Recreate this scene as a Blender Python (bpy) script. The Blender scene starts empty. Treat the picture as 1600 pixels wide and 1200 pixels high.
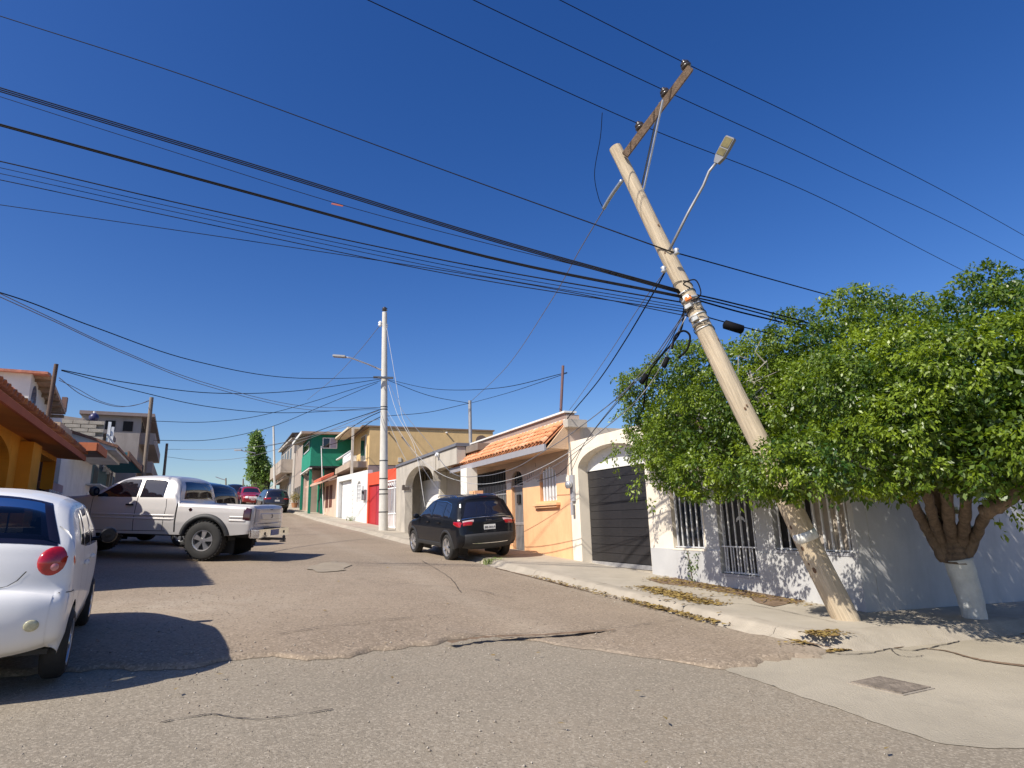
import bpy, bmesh, math, random
import numpy as np
from mathutils import Vector, Matrix
random.seed(7); RNG = np.random.default_rng(7)
C = bpy.context.scene
COL = C.collection
# ---------------------------------------------------------------- camera
F = 936.0; CZ = 1.51
_up = np.array([-120, 4150, -936.]); _up /= np.linalg.norm(_up)
_fw = np.array([0, 0, -1.]); _yc = _fw - _up * _fw.dot(_up); _yc /= np.linalg.norm(_yc)
RC = np.array([np.cross(_yc, _up), _yc, _up])
cam = bpy.data.cameras.new('camera'); co = bpy.data.objects.new('camera', cam); COL.objects.link(co)
cam.sensor_width = 36; cam.lens = F / 1600 * 36; cam.clip_end = 6000; cam.clip_start = .05
m = Matrix([list(RC[0]) + [0], list(RC[1]) + [0], list(RC[2]) + [0], [0, 0, 0, 1]]); m.translation = (0, 0, CZ)
co.matrix_world = m; C.camera = co
C.render.resolution_x = 1024; C.render.resolution_y = 768
# ---------------------------------------------------------------- light
U = np.array([-.424, .9057]); V = np.array([.9057, .424])
SUN_EL = 44.5
_sd = -(0.36 * U + .93 * V); _sd /= np.linalg.norm(_sd)          # plan direction towards the sun
world = bpy.data.worlds.new('World'); C.world = world; world.use_nodes = True
wn = world.node_tree.nodes; bg = wn['Background']
sky = wn.new('ShaderNodeTexSky'); sky.sky_type = 'NISHITA'; sky.sun_disc = False
sky.sun_elevation = math.radians(SUN_EL); sky.sun_rotation = math.atan2(_sd[0], _sd[1])
sky.air_density = 1.0; sky.dust_density = 0.8; sky.ozone_density = 3.0; sky.altitude = 20
hsv = wn.new('ShaderNodeHueSaturation'); hsv.inputs['Saturation'].default_value = 1.34; hsv.inputs['Hue'].default_value = .516
world.node_tree.links.new(sky.outputs[0], hsv.inputs['Color']); world.node_tree.links.new(hsv.outputs[0], bg.inputs[0]); bg.inputs[1].default_value = .101
sun = bpy.data.lights.new('sun', 'SUN'); sun.energy = 4.9; sun.angle = math.radians(.53); sun.color = (1, .935, .83)
so = bpy.data.objects.new('sun', sun); COL.objects.link(so)
ce = math.cos(math.radians(SUN_EL))
so.rotation_euler = Vector((_sd[0] * ce, _sd[1] * ce, math.sin(math.radians(SUN_EL)))).to_track_quat('Z', 'Y').to_euler()
C.view_settings.view_transform = 'Standard'; C.view_settings.look = 'None'
C.view_settings.exposure = 0.40; C.view_settings.gamma = 1
C.cycles.max_bounces = 6; C.cycles.transparent_max_bounces = 12; C.cycles.use_denoising = True
# ---------------------------------------------------------------- geometry of the place
def H(u):
    e = max(0, u - 26); h = .042 * max(u, -25) + (.0016 * e * e if e < 8.75 else .1225 + .028 * (e - 8.75))
    c = max(0, u - 75); return h - (.0011 * c * c if c < 40 else 1.76 + .088 * (c - 40))
def Guv(u, v): return H(u) - .04 * max(-20, min(20, v))
def xy(u, v): return np.array([U[0] * u + V[0] * v, U[1] * u + V[1] * v])
def uv(p): return float(p[0] * U[0] + p[1] * U[1]), float(p[0] * V[0] + p[1] * V[1])
def P3(u, v, dz=0): p = xy(u, v); return (p[0], p[1], Guv(u, v) + dz)
def ray(x, y):
    d = RC @ np.array([x - 800, 600 - y, -F]); return d / np.hypot(d[0], d[1])
def at(x, y, dist):                                   # point dist metres away (in plan) in the direction of a pixel
    d = ray(x, y) * dist; return Vector((d[0], d[1], d[2] + CZ))
def hit(x, y, off=0):
    d = ray(x, y); g = lambda t: CZ + d[2] * t - Guv(*uv(d[:2] * t)) - off
    t = 1.0
    while g(t) > 0 and t < 300: t += .25
    lo, hi = t - .25, t
    for _ in range(30):
        mm = (lo + hi) / 2
        if g(mm) > 0: lo = mm
        else: hi = mm
    return np.array(d[:2] * lo)
ROT = math.atan2(-U[1], -U[0])                        # local x = -U, local y = V
# ---------------------------------------------------------------- materials
MATS = {}
def mat(name, col, rough=.8, var=.12, scale=3.0, bump=.0, bscale=60, bdist=.02, metal=0, dirt=0, dirtcol=(.12, .1, .08), spec=.5, coat=0, trans=0, stretch=(1, 1, 1), alpha=1, attr=None, voro=0, emit=0):
    if name in MATS: return MATS[name]
    M = bpy.data.materials.new(name); M.use_nodes = True; nt = M.node_tree; N = nt.nodes; L = nt.links
    b = N['Principled BSDF']; b.inputs['Roughness'].default_value = rough; b.inputs['Metallic'].default_value = metal
    b.inputs['Specular IOR Level'].default_value = spec; b.inputs['Coat Weight'].default_value = coat; b.inputs['Coat Roughness'].default_value = .05
    tc = N.new('ShaderNodeTexCoord'); mp = N.new('ShaderNodeMapping'); mp.inputs['Scale'].default_value = stretch
    L.new(tc.outputs['Object'], mp.inputs[0])
    no = N.new('ShaderNodeTexNoise'); no.inputs['Scale'].default_value = scale; no.inputs['Detail'].default_value = 6; no.inputs['Roughness'].default_value = .6
    L.new(mp.outputs[0], no.inputs[0])
    def mixc(fac, a, c):
        mx = N.new('ShaderNodeMix'); mx.data_type = 'RGBA'; mx.blend_type = 'MIX'
        if isinstance(fac, float): mx.inputs[0].default_value = fac
        else: L.new(fac, mx.inputs[0])
        for s, w in ((a, 6), (c, 7)):
            if isinstance(s, (tuple, list)): mx.inputs[w].default_value = (*s[:3], 1)
            else: L.new(s, mx.inputs[w])
        return mx.outputs[2]
    def ramp(src, lo, hi):
        r = N.new('ShaderNodeMapRange'); r.inputs[1].default_value = lo; r.inputs[2].default_value = hi; L.new(src, r.inputs[0]); return r.outputs[0]
    dk = tuple(max(0, c * (1 - var)) for c in col); lt = tuple(min(1, c * (1 + var)) for c in col)
    out = mixc(ramp(no.outputs[0], .3, .7), dk, lt)
    if attr:
        at_ = N.new('ShaderNodeAttribute'); at_.attribute_name = 'tint'
        if len(attr) == 1:                                # tint = amount of dust lying on the surface, broken up by noise
            n3 = N.new('ShaderNodeTexNoise'); n3.inputs['Scale'].default_value = 2.2; n3.inputs['Detail'].default_value = 9; n3.inputs['Roughness'].default_value = .7; L.new(tc.outputs['Object'], n3.inputs[0])
            mu3 = N.new('ShaderNodeMath'); mu3.operation = 'MULTIPLY'; L.new(at_.outputs['Fac'], mu3.inputs[0]); L.new(ramp(n3.outputs[0], .3, .62), mu3.inputs[1])
            out = mixc(mu3.outputs[0], out, tuple(attr[0]))
        else: out = mixc(at_.outputs['Fac'], tuple(attr[0]), tuple(attr[1]))
    if dirt:
        n2 = N.new('ShaderNodeTexNoise'); n2.inputs['Scale'].default_value = 1.1; n2.inputs['Detail'].default_value = 8; n2.inputs['Roughness'].default_value = .7
        m2 = N.new('ShaderNodeMapping'); m2.inputs['Scale'].default_value = (1.6, 1.6, .5); L.new(tc.outputs['Object'], m2.inputs[0]); L.new(m2.outputs[0], n2.inputs[0])
        f = ramp(n2.outputs[0], .5, .78); mu = N.new('ShaderNodeMath'); mu.operation = 'MULTIPLY'; L.new(f, mu.inputs[0]); mu.inputs[1].default_value = dirt
        out = mixc(mu.outputs[0], out, dirtcol)
    if voro:
        v = N.new('ShaderNodeTexVoronoi'); v.inputs['Scale'].default_value = voro; L.new(tc.outputs['Object'], v.inputs[0])
        sp = N.new('ShaderNodeSeparateColor'); L.new(v.outputs['Color'], sp.inputs[0])
        out = mixc(ramp(sp.outputs[0], .55, 1.0), out, tuple(min(1, c * 1.35 + .02) for c in col))
        out = mixc(ramp(sp.outputs[1], .8, 1.0), out, tuple(c * .72 for c in col))
    L.new(out, b.inputs['Base Color'])
    if bump:
        nb = N.new('ShaderNodeTexNoise'); nb.inputs['Scale'].default_value = bscale; nb.inputs['Detail'].default_value = 5; L.new(mp.outputs[0], nb.inputs[0])
        bp = N.new('ShaderNodeBump'); bp.inputs['Strength'].default_value = bump; bp.inputs['Distance'].default_value = bdist; L.new(nb.outputs[0], bp.inputs['Height']); L.new(bp.outputs[0], b.inputs['Normal'])
    if trans: b.inputs['Transmission Weight'].default_value = trans
    if alpha < 1: b.inputs['Alpha'].default_value = alpha
    if emit: b.inputs['Emission Color'].default_value = (*col, 1); b.inputs['Emission Strength'].default_value = emit
    MATS[name] = M; return M
def plaster(name, col, dirt=.35, **k): return mat('plaster ' + name, col, .9, .08, 1.6, .12, 30, dirt=dirt, dirtcol=tuple(c * .55 for c in col), spec=.25, **k)
def paint(name, col, rough=.45, **k): return mat('paint ' + name, col, rough, .05, 5, .0, **k)
def metalm(name, col, rough=.4, metal=.9, **k): return mat('metal ' + name, col, rough, .15, 9, .05, 40, metal=metal, **k)
GLASS = mat('dark glass', (.015, .02, .025), .04, .1, 2, spec=.8)
DARK = mat('dark void', (.012, .011, .011), .9, .1, 3)
def leafmat(name, a, b_):
    M = mat(name, a, .42, attr=(a, b_), spec=.55)
    nt = M.node_tree; N = nt.nodes; L = nt.links; b = N['Principled BSDF']; out = N['Material Output']
    src = b.inputs['Base Color'].links[0].from_socket
    tr = N.new('ShaderNodeBsdfTranslucent'); hs = N.new('ShaderNodeHueSaturation'); hs.inputs['Saturation'].default_value = 1.15; hs.inputs['Value'].default_value = 2.1; hs.inputs['Hue'].default_value = .49
    L.new(src, hs.inputs['Color']); L.new(hs.outputs[0], tr.inputs[0])
    mx = N.new('ShaderNodeMixShader'); mx.inputs[0].default_value = .26; L.new(b.outputs[0], mx.inputs[1]); L.new(tr.outputs[0], mx.inputs[2]); L.new(mx.outputs[0], out.inputs[0])
    return M
# ---------------------------------------------------------------- object helpers
def tag(o, label=None, cat=None, group=None, kind=None):
    if label: o['label'] = label
    if cat: o['category'] = cat
    if group: o['group'] = group
    if kind: o['kind'] = kind
    return o
def thing(name, label, cat, loc=(0, 0, 0), rot=0, group=None):
    o = bpy.data.objects.new(name, None); COL.objects.link(o); o.empty_display_size = .2
    o.location = loc; o.rotation_euler = (0, 0, rot); return tag(o, label, cat, group)
class MB:
    def __init__(s): s.v = []; s.f = []
    def box(s, x0, x1, y0, y1, z0, z1):
        n = len(s.v); s.v += [(x, y, z) for z in (z0, z1) for y in (y0, y1) for x in (x0, x1)]
        s.f += [tuple(n + i for i in q) for q in ((0, 2, 3, 1), (4, 5, 7, 6), (0, 1, 5, 4), (2, 6, 7, 3), (0, 4, 6, 2), (1, 3, 7, 5))]; return s
    def hexa(s, b, t):                                # bottom quad, top quad (same winding, ccw from above)
        n = len(s.v); s.v += [tuple(p) for p in b] + [tuple(p) for p in t]
        s.f += [tuple(n + i for i in q) for q in ((3, 2, 1, 0), (4, 5, 6, 7), (0, 1, 5, 4), (1, 2, 6, 5), (2, 3, 7, 6), (3, 0, 4, 7))]; return s
    def prism(s, pts, a, b_, axis='y'):               # polygon pts (x,z) extruded along y (or (y,z) along x, (x,y) along z)
        n = len(s.v); k = len(pts)
        for w in (a, b_):
            for p in pts: s.v.append({'y': (p[0], w, p[1]), 'x': (w, p[0], p[1]), 'z': (p[0], p[1], w)}[axis])
        s.f.append(tuple(range(n, n + k))); s.f.append(tuple(range(n + 2 * k - 1, n + k - 1, -1)))
        for i in range(k):
            j = (i + 1) % k; s.f.append((n + i, n + k + i, n + k + j, n + j))
        return s
    def quad(s, *p):
        n = len(s.v); s.v += [tuple(q) for q in p]; s.f.append(tuple(range(n, n + len(p)))); return s
    def tube(s, pts, r, seg=8, cap=True):
        pts = [Vector(p) for p in pts]; n0 = len(s.v); k = len(pts)
        rr = r if isinstance(r, (list, tuple)) else [r] * k
        prev = None
        for i, p in enumerate(pts):
            d = (pts[min(i + 1, k - 1)] - pts[max(i - 1, 0)]).normalized()
            a = Vector((0, 0, 1)) if abs(d.z) < .95 else Vector((1, 0, 0))
            if prev is not None: a = prev
            x = d.cross(a).normalized(); y = x.cross(d).normalized(); prev = y
            for j in range(seg):
                t = 2 * math.pi * j / seg; q = p + (x * math.cos(t) + y * math.sin(t)) * rr[i]; s.v.append(tuple(q))
        for i in range(k - 1):
            for j in range(seg):
                a, b_ = n0 + i * seg + j, n0 + i * seg + (j + 1) % seg; s.f.append((a, b_, b_ + seg, a + seg))
        if cap:
            s.f.append(tuple(n0 + j for j in range(seg - 1, -1, -1))); s.f.append(tuple(n0 + (k - 1) * seg + j for j in range(seg)))
        return s
    def lathe(s, prof, seg=16, c=(0, 0, 0), axis='z'):  # prof [(r,h)]
        n0 = len(s.v); k = len(prof)
        for r, h in prof:
            for j in range(seg):
                t = 2 * math.pi * j / seg; a, b_ = r * math.cos(t), r * math.sin(t)
                s.v.append({'z': (c[0] + a, c[1] + b_, c[2] + h), 'y': (c[0] + a, c[1] + h, c[2] + b_), 'x': (c[0] + h, c[1] + a, c[2] + b_)}[axis])
        for i in range(k - 1):
            for j in range(seg):
                a, b_ = n0 + i * seg + j, n0 + i * seg + (j + 1) % seg; s.f.append((a, b_, b_ + seg, a + seg))
        s.f.append(tuple(n0 + j for j in range(seg - 1, -1, -1))); s.f.append(tuple(n0 + (k - 1) * seg + j for j in range(seg)))
        return s
    def xf(s, M, start=0):
        s.v = s.v[:start] + [tuple(M @ Vector(p)) for p in s.v[start:]]; return s
    def build(s, name, m, parent=None, smooth=False, bevel=0, loc=None, kind=None):
        me = bpy.data.meshes.new(name); me.from_pydata(s.v, [], s.f); me.validate()
        bm = bmesh.new(); bm.from_mesh(me); bmesh.ops.recalc_face_normals(bm, faces=bm.faces[:])
        if bevel: bmesh.ops.bevel(bm, geom=bm.edges[:], offset=bevel, segments=2, affect='EDGES', clamp_overlap=True)
        bm.to_mesh(me); bm.free(); me.materials.append(m)
        if smooth: me.polygons.foreach_set('use_smooth', [True] * len(me.polygons))
        return link(name, me, parent, loc, kind)
def link(name, me, parent=None, loc=None, kind=None, rot=None):
    o = bpy.data.objects.new(name, me); COL.objects.link(o)
    if parent is not None: o.parent = parent
    if loc is not None: o.location = loc
    if rot is not None: o.rotation_euler = rot
    if kind: o['kind'] = kind
    return o
def smooth_by_angle(o, ang=35):
    me = o.data; me.polygons.foreach_set('use_smooth', [True] * len(me.polygons))
    bm = bmesh.new(); bm.from_mesh(me); ca = math.radians(ang)
    for e in bm.edges:
        if len(e.link_faces) == 2 and e.calc_face_angle(0) > ca: e.smooth = False
    bm.to_mesh(me); bm.free(); return o
def npmesh(name, vs, fs, m, parent=None, tint=None, kind=None, smooth=False, dom='FACE'):
    me = bpy.data.meshes.new(name); nv = len(vs); nf = len(fs); k = fs.shape[1]
    me.vertices.add(nv); me.vertices.foreach_set('co', vs.astype(np.float32).ravel())
    me.loops.add(nf * k); me.loops.foreach_set('vertex_index', fs.astype(np.int32).ravel())
    me.polygons.add(nf); me.polygons.foreach_set('loop_start', np.arange(0, nf * k, k, dtype=np.int32)); me.polygons.foreach_set('loop_total', np.full(nf, k, np.int32))
    me.update(calc_edges=True); me.materials.append(m)
    if tint is not None:
        a = me.attributes.new('tint', 'FLOAT', dom); a.data.foreach_set('value', tint.astype(np.float32))
    if smooth: me.polygons.foreach_set('use_smooth', [True] * nf)
    return link(name, me, parent, kind=kind)
def wall(mb, x0, x1, z0, z1, y0, y1, ops=()):
    """thick wall in the local xz plane with rectangular openings (xa, xb, za, zb)"""
    xs = sorted(set([x0, x1] + [min(max(q, x0), x1) for o in ops for q in o[:2]])); zs = sorted(set([z0, z1] + [min(max(q, z0), z1) for o in ops for q in o[2:4]]))
    def solid(i, j):
        if i < 0 or j < 0 or i >= len(xs) - 1 or j >= len(zs) - 1: return False
        cx, cz = (xs[i] + xs[i + 1]) / 2, (zs[j] + zs[j + 1]) / 2
        return not any(o[0] < cx < o[1] and o[2] < cz < o[3] for o in ops)
    for i in range(len(xs) - 1):
        for j in range(len(zs) - 1):
            if not solid(i, j): continue
            a, b_, c, d = xs[i], xs[i + 1], zs[j], zs[j + 1]
            mb.quad((a, y0, c), (b_, y0, c), (b_, y0, d), (a, y0, d)); mb.quad((b_, y1, c), (a, y1, c), (a, y1, d), (b_, y1, d))
            if not solid(i - 1, j): mb.quad((a, y1, c), (a, y0, c), (a, y0, d), (a, y1, d))
            if not solid(i + 1, j): mb.quad((b_, y0, c), (b_, y1, c), (b_, y1, d), (b_, y0, d))
            if not solid(i, j - 1): mb.quad((a, y0, c), (a, y1, c), (b_, y1, c), (b_, y0, c))
            if not solid(i, j + 1): mb.quad((a, y0, d), (b_, y0, d), (b_, y1, d), (a, y1, d))
    return mb
def spandrel(mb, xa, xb, zs, zt, y0, y1, n=14):
    """fills the corners of a rectangular opening so that it reads as an arch springing at zs, crown at zt"""
    cx, hw, r = (xa + xb) / 2, (xb - xa) / 2, zt - zs
    for sgn in (-1, 1):
        pts = [(cx + sgn * hw, zt)]
        for i in range(n + 1):
            t = math.pi / 2 * i / n; pts.append((cx + sgn * hw * math.cos(t), zs + r * math.sin(t)))
        mb.prism(pts, y0, y1)
    return mb
class Fr:
    """street-side frame: local x to the viewer's right along the facade, y into the building, z up"""
    def __init__(s, PL, PR, z0):
        s.p = np.array(PL, float); d = np.array(PR, float) - s.p; s.w = float(np.hypot(*d)); s.ax = d / s.w; s.ay = np.array([-s.ax[1], s.ax[0]]); s.z0 = z0
        s.rot = math.atan2(s.ax[1], s.ax[0])
    def root(s, name, label, cat, group=None): return thing(name, label, cat, (s.p[0], s.p[1], s.z0), s.rot, group)
    def px(s, x, y, yo=0.0):
        d = ray(x, y); k = (s.p @ s.ay + yo) / (d[:2] @ s.ay); q = d * k
        return float((q[:2] - s.p) @ s.ax), float(q[2] + CZ - s.z0)
    def pxs(s, x, y, xo):                             # on the plane local x = xo: returns (y, z)
        d = ray(x, y); k = ((s.p @ s.ax) + xo) / (d[:2] @ s.ax); q = d * k
        return float((q[:2] - s.p) @ s.ay), float(q[2] + CZ - s.z0)
    def g(s, x, y=0): return Guv(*uv(s.p + s.ax * x + s.ay * y)) - s.z0
    def w3(s, x, y, z): q = s.p + s.ax * x + s.ay * y; return Vector((q[0], q[1], z + s.z0))
def bars(parent, m, x0, x1, z0, z1, y, n, r=.008, name='bar', square=True, top=None):
    mb = MB(); mb.box(-r, r, -r, r, 0, 1); me = None
    for i in range(n):
        x = x0 + (x1 - x0) * (i + .5) / n; zt = top(x) if top else z1
        o = mb.build(name, m, parent) if me is None else link(name, me, parent); me = o.data
        o.location = (x, y, z0); o.scale = (1, 1, zt - z0)
def rail(parent, m, x0, x1, z, y, r=.012, name='rail'):
    return MB().box(x0, x1, y - r, y + r, z - r, z + r).build(name, m, parent)
# ================================================================ GROUND
def bump(u, v, a=1.0): return a * (.5 * math.sin(u * 1.7 + 1.3 * math.sin(v * .9)) * math.sin(v * 1.3 + .7) + .3 * math.sin(u * 4.1 + v * 2.3) + .2 * math.sin(v * 6.3 - u * 3.1 + 1))
ASPH = mat('grey asphalt', (.25, .214, .163), .92, .14, .4, .8, 120, dirt=.75, dirtcol=(.29, .24, .18), spec=.2, voro=70, bdist=.006, attr=((.27, .21, .145),))
STRT = mat('brown street asphalt', (.258, .203, .147), .93, .2, .3, .8, 80, dirt=.7, dirtcol=(.31, .25, .19), spec=.2, voro=48, bdist=.007, attr=((.42, .36, .28),))
CONC = mat('pavement concrete', (.40, .355, .285), .9, .12, 1.3, .35, 70, dirt=.5, dirtcol=(.30, .26, .21), spec=.2)
CONC2 = mat('kerb concrete', (.37, .325, .26), .9, .15, 2.5, .5, 60, dirt=.55, dirtcol=(.29, .25, .2), spec=.2)
APR = mat('apron concrete', (.37, .325, .25), .92, .14, .8, .6, 60, dirt=.5, dirtcol=(.26, .23, .185), spec=.2)
DIRT = mat('bare earth', (.25, .2, .15), .95, .25, 1, .5, 40, spec=.1)
kr = lambda u: float(np.interp(u, [0, 30, 34.9, 39.2, 44, 48, 60, 80, 130], [6.1, 6.1, 5.55, 5.08, 4.7, 4.4, 4.0, 3.2, 2.5]))
kl = lambda u: float(np.interp(u, [0, 20, 30, 45, 60, 80, 130], [-3.2, -3.2, -3.5, -4.0, -4.3, -4.6, -5]))
fl = lambda u: float(np.interp(u, [0, 31, 35.5, 42, 48.5, 60, 80, 130], [8.4, 8.4, 7.3, 6.4, 6.0, 5.6, 5.0, 4.5]))
def sheet(name, us, vs, m, zf, kind='structure', dust=None):
    vv = np.array([[(lambda p: (p[0], p[1], zf(u, v)))(xy(u, v)) for v in vs] for u in us]).reshape(-1, 3)
    nu, nv = len(us), len(vs); i, j = np.meshgrid(np.arange(nu - 1), np.arange(nv - 1), indexing='ij'); a = (i * nv + j).ravel()
    fs = np.stack([a, a + nv, a + nv + 1, a + 1], 1)
    return npmesh(name, vv, fs, m, kind=kind, smooth=True, tint=None if dust is None else np.array([dust(u, v) for u in us for v in vs]), dom='POINT')
ug = list(np.arange(-30, 0, 6)) + list(np.arange(0, 26, 2)) + list(np.arange(26, 36, .6)) + list(np.arange(36, 75, 3)) + list(np.arange(75, 116, 2)) + [130, 160, 220, 400, 800, 1800]
vg = [-1500, -600, -250, -100, -50, -20, -10, -5, 0, 5, 10, 20, 50, 100, 250, 600, 1500]
ug = [-900, -200, -80] + ug
sheet('ground', ug, vg, DIRT, lambda u, v: Guv(u, v) - .05)
ue_t = [(-3.3, 6.95), (-1.2, 6.7), (-.37, 6.54), (.32, 6.67), (1, 6.44), (1.7, 6.6), (2.34, 6.9), (2.8, 6.93), (3.3, 6.5), (3.8, 5.7), (4.4, 4.92), (5.2, 4.9), (6.1, 5.0), (6.3, 5.0)]
def ue0(v): return float(np.interp(v, [a for a, b in ue_t], [b for a, b in ue_t]))
DUSTX = lambda u, v: max(0, min(1, .2 * math.exp(-((ue0(v) - .2 - u) / .4) ** 2) + .35 * math.exp(-((u - 3.2 - .1 * v) / .8) ** 2))) if -6 < v < 5 else 0
sheet('cross_road', [-40, -25, -15, -8, -4, -1] + list(np.arange(0, 8.01, .2)), [-45, -25, -12] + list(np.arange(-8, 8, .4)) + [8, 12, 20, 45], ASPH, lambda u, v: Guv(u, v) + (.004 * math.sin(u * 1.1) * math.sin(v * .8) if u < 5 and v < 4 else 0), dust=DUSTX)
def ue(v): return ue0(v) + .06 * math.sin(v * 5.1) + .04 * math.sin(v * 13.7 + 1) + .025 * math.sin(v * 31) + .018 * math.sin(v * 67)
def street():
    dv = []
    du = [0, .02, .05, .07, .12, .2, .35] + list(np.arange(.55, 6, .3)) + list(np.arange(6, 30, .8)) + list(np.arange(30, 75, 1.5)) + list(np.arange(75, 112, 3))
    nj = 96; vs = []
    for d in du:
        for j in range(nj + 1):
            f = j / nj; v0 = -3.2 + 9.3 * f; u = ue(v0) + d; v = kl(u) + (kr(u) - kl(u)) * f
            rise = .004 + .036 * min(1, d / .06) ** .5 * (float(np.interp(v0, [2.5, 2.9, 4.1, 4.5], [1, .12, .12, 1])) + (1 - float(np.interp(v0, [2.5, 2.9, 4.1, 4.5], [1, .12, .12, 1]))) * min(1, d / 1.5))
            dv.append(min(1, .0 * math.exp(-((d - .1) / .3) ** 2) + .75 * math.exp(-((u - 9.8) / 1.3) ** 2 - ((v + .6) / 1.6) ** 2) + .5 * math.exp(-((v - kr(u) + .15) / .35) ** 2) + .35 * math.exp(-((v - 3.6 - .15 * math.sin(u * .5)) / .3) ** 2) + .3 * math.exp(-((u - 13.5) / 2.5) ** 2 - ((v - 2) / 2) ** 2)))
            p = xy(u, v); edge = min(1, (1 - f) * 8, 1); vs.append((p[0], p[1], Guv(u, v) + rise + (bump(u, v, .011) + .006 * math.sin(u * 13 + v * 7) * (d < 2)) * (d > .05) * edge - .03 * (f > .985) * (d > 1)))
    n = nj + 1; i, j = np.meshgrid(np.arange(len(du) - 1), np.arange(nj), indexing='ij'); a = (i * n + j).ravel()
    npmesh('street', np.array(vs), np.stack([a, a + n, a + n + 1, a + 1], 1), STRT, kind='structure', smooth=True, tint=np.array(dv), dom='POINT')
street()
def patch(name, pts, m, off, kind='structure', thick=0, ragged=0, label=None):
    pp = []
    k = len(pts)
    for i in range(k):
        a, b = np.array(pts[i]), np.array(pts[(i + 1) % k]); n = max(1, int(np.hypot(*(b - a)) / .25)) if ragged else 1
        for q in range(n):
            c = a + (b - a) * q / n; pp.append(c + (RNG.normal(0, ragged, 2) if ragged else 0))
    mb = MB(); mb.quad(*[P3(p[0], p[1], off) for p in pp])
    if thick:
        for i in range(len(pp)):
            a, b = pp[i], pp[(i + 1) % len(pp)]; mb.quad(P3(*a, off), P3(*b, off), P3(*b, off - thick), P3(*a, off - thick))
    o = mb.build(name, m, kind=kind); return o
def apron():
    vs = []; nu, nv = 60, 70
    for i in range(nu + 1):
        for j in range(nv + 1):
            t = i / nu; s_ = j / nv; v = 4.46 + 11.5 * s_ ** 1.6; um = 2.58 + .35 * math.exp(-(v - 4.46) / .25); u = um + (5.13 - um) * t
            if j == 0: v += .012 * math.sin(u * 9) + .008 * math.sin(u * 31 + 1)
            if i == 0: u += .01 * math.sin(v * 7) + .008 * math.sin(v * 29)
            p = xy(u, v); vs.append((p[0], p[1], Guv(u, v) + .0045))
    n = nv + 1; i, j = np.meshgrid(np.arange(nu), np.arange(nv), indexing='ij'); a = (i * n + j).ravel()
    npmesh('concrete_apron', np.array(vs), np.stack([a, a + n, a + n + 1, a + 1], 1), APR, kind='structure', smooth=True)
apron()
# pale dusty patches on the street (spilled cement)
for pts in ([(495, 886), (520, 880), (548, 884), (540, 893), (505, 898), (480, 892)],):
    q = [uv(hit(*p)) for p in pts]; patch('cement_stain', q, mat('cement dust', (.29, .24, .175), .95, .1, 4, .4, 80, dirt=.8, dirtcol=(.25, .21, .17)), .054, ragged=.08)
# ---- pavement on the right: kerb stones and slabs
side = bpy.data.objects.new('pavement', None); COL.objects.link(side); side['kind'] = 'structure'
KP = [(-.16, -.03), (-.10, .035), (0, .06), (.05, .125), (.12, .145), (.30, .145)]
def kerb_path():
    pts = []
    u = 74.0
    while u > 5.76: pts.append((u, kr(u))); u -= 2.4 if u < 31 else 3
    for i in range(9):
        t = math.pi / 2 * i / 8; pts.append((5.75 - .7 * math.sin(t), 6.8 - .7 * math.cos(t)))
    v = 6.8
    while v < 14.5: v += 1.2; pts.append((5.05, v))
    return pts
kp = kerb_path()
def nrm(i):
    a = np.array(kp[max(i - 1, 0)]); b = np.array(kp[min(i + 1, len(kp) - 1)]); d = b - a; d /= np.hypot(*d); n = np.array([-d[1], d[0]])
    # inward = towards +v on the long side
    return n if n[1] > 1e-3 or (abs(n[1]) <= 1e-3 and n[0] > 0) else -n
NR = [nrm(i) for i in range(len(kp))]
arc0 = next(i for i, p in enumerate(kp) if abs(p[0] - 5.75) < 1e-6 and abs(p[1] - 6.1) < 1e-6)
segs = [(i, i + 1) for i in range(arc0)] + [(arc0, arc0 + 8)] + [(i, i + 1) for i in range(arc0 + 8, len(kp) - 1)]
for a, b in segs:
    mb = MB(); rows = []
    for i in range(a, b + 1):
        p = np.array(kp[i]); g = .006 if i == a else (-.006 if i == b else 0)
        t = np.array([NR[i][1], -NR[i][0]]); p = p + t * (-g) * (1 if a < arc0 else 1)
        rows.append([P3(*(p + NR[i] * o), h + RNG.normal(0, .003)) for o, h in KP] + [P3(*(p + NR[i] * .30), -.05)])
    n = len(rows[0])
    for r in rows: mb.v += r
    for i in range(len(rows) - 1):
        for j in range(n - 1): mb.f.append((i * n + j, (i + 1) * n + j, (i + 1) * n + j + 1, i * n + j + 1))
    mb.f.append(tuple(range(n))); mb.f.append(tuple(range((len(rows) - 1) * n, len(rows) * n)))
    o = mb.build('kerb_stone', CONC2, side); smooth_by_angle(o, 50)
def slab(c4, top=.142, m=CONC):
    mb = MB(); mb.hexa([P3(*c, -.05) for c in c4], [P3(*c, top) for c in c4]); return mb.build('slab', m, side)
u = 8.0
while u < 72:
    w = 2.0 if u < 31 else 3.0; a, b = u + .006, u + w - .006
    slab([(a, kr(a) + .306), (b, kr(b) + .306), (b, fl(b)), (a, fl(a))], .142 + RNG.normal(0, .004)); u += w
arc = [(5.75 - .39 * math.sin(math.pi / 2 * i / 6), 6.8 - .39 * math.cos(math.pi / 2 * i / 6)) for i in range(7)]
mb = MB(); poly = [(7.994, 6.406), (7.994, 8.4), (6.2, 8.4), (5.36, 8.4)] + arc[::-1]
mb.quad(*[P3(*p, .14) for p in poly])
for i in range(len(poly)):
    a, b = poly[i], poly[(i + 1) % len(poly)]; mb.quad(P3(*a, .14), P3(*b, .14), P3(*b, -.05), P3(*a, -.05))
mb.build('slab', CONC, side)
for v0 in np.arange(8.406, 14, 1.6): slab([(5.356, v0), (6.14, v0), (6.14, v0 + 1.588), (5.356, v0 + 1.588)], .141)
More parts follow.
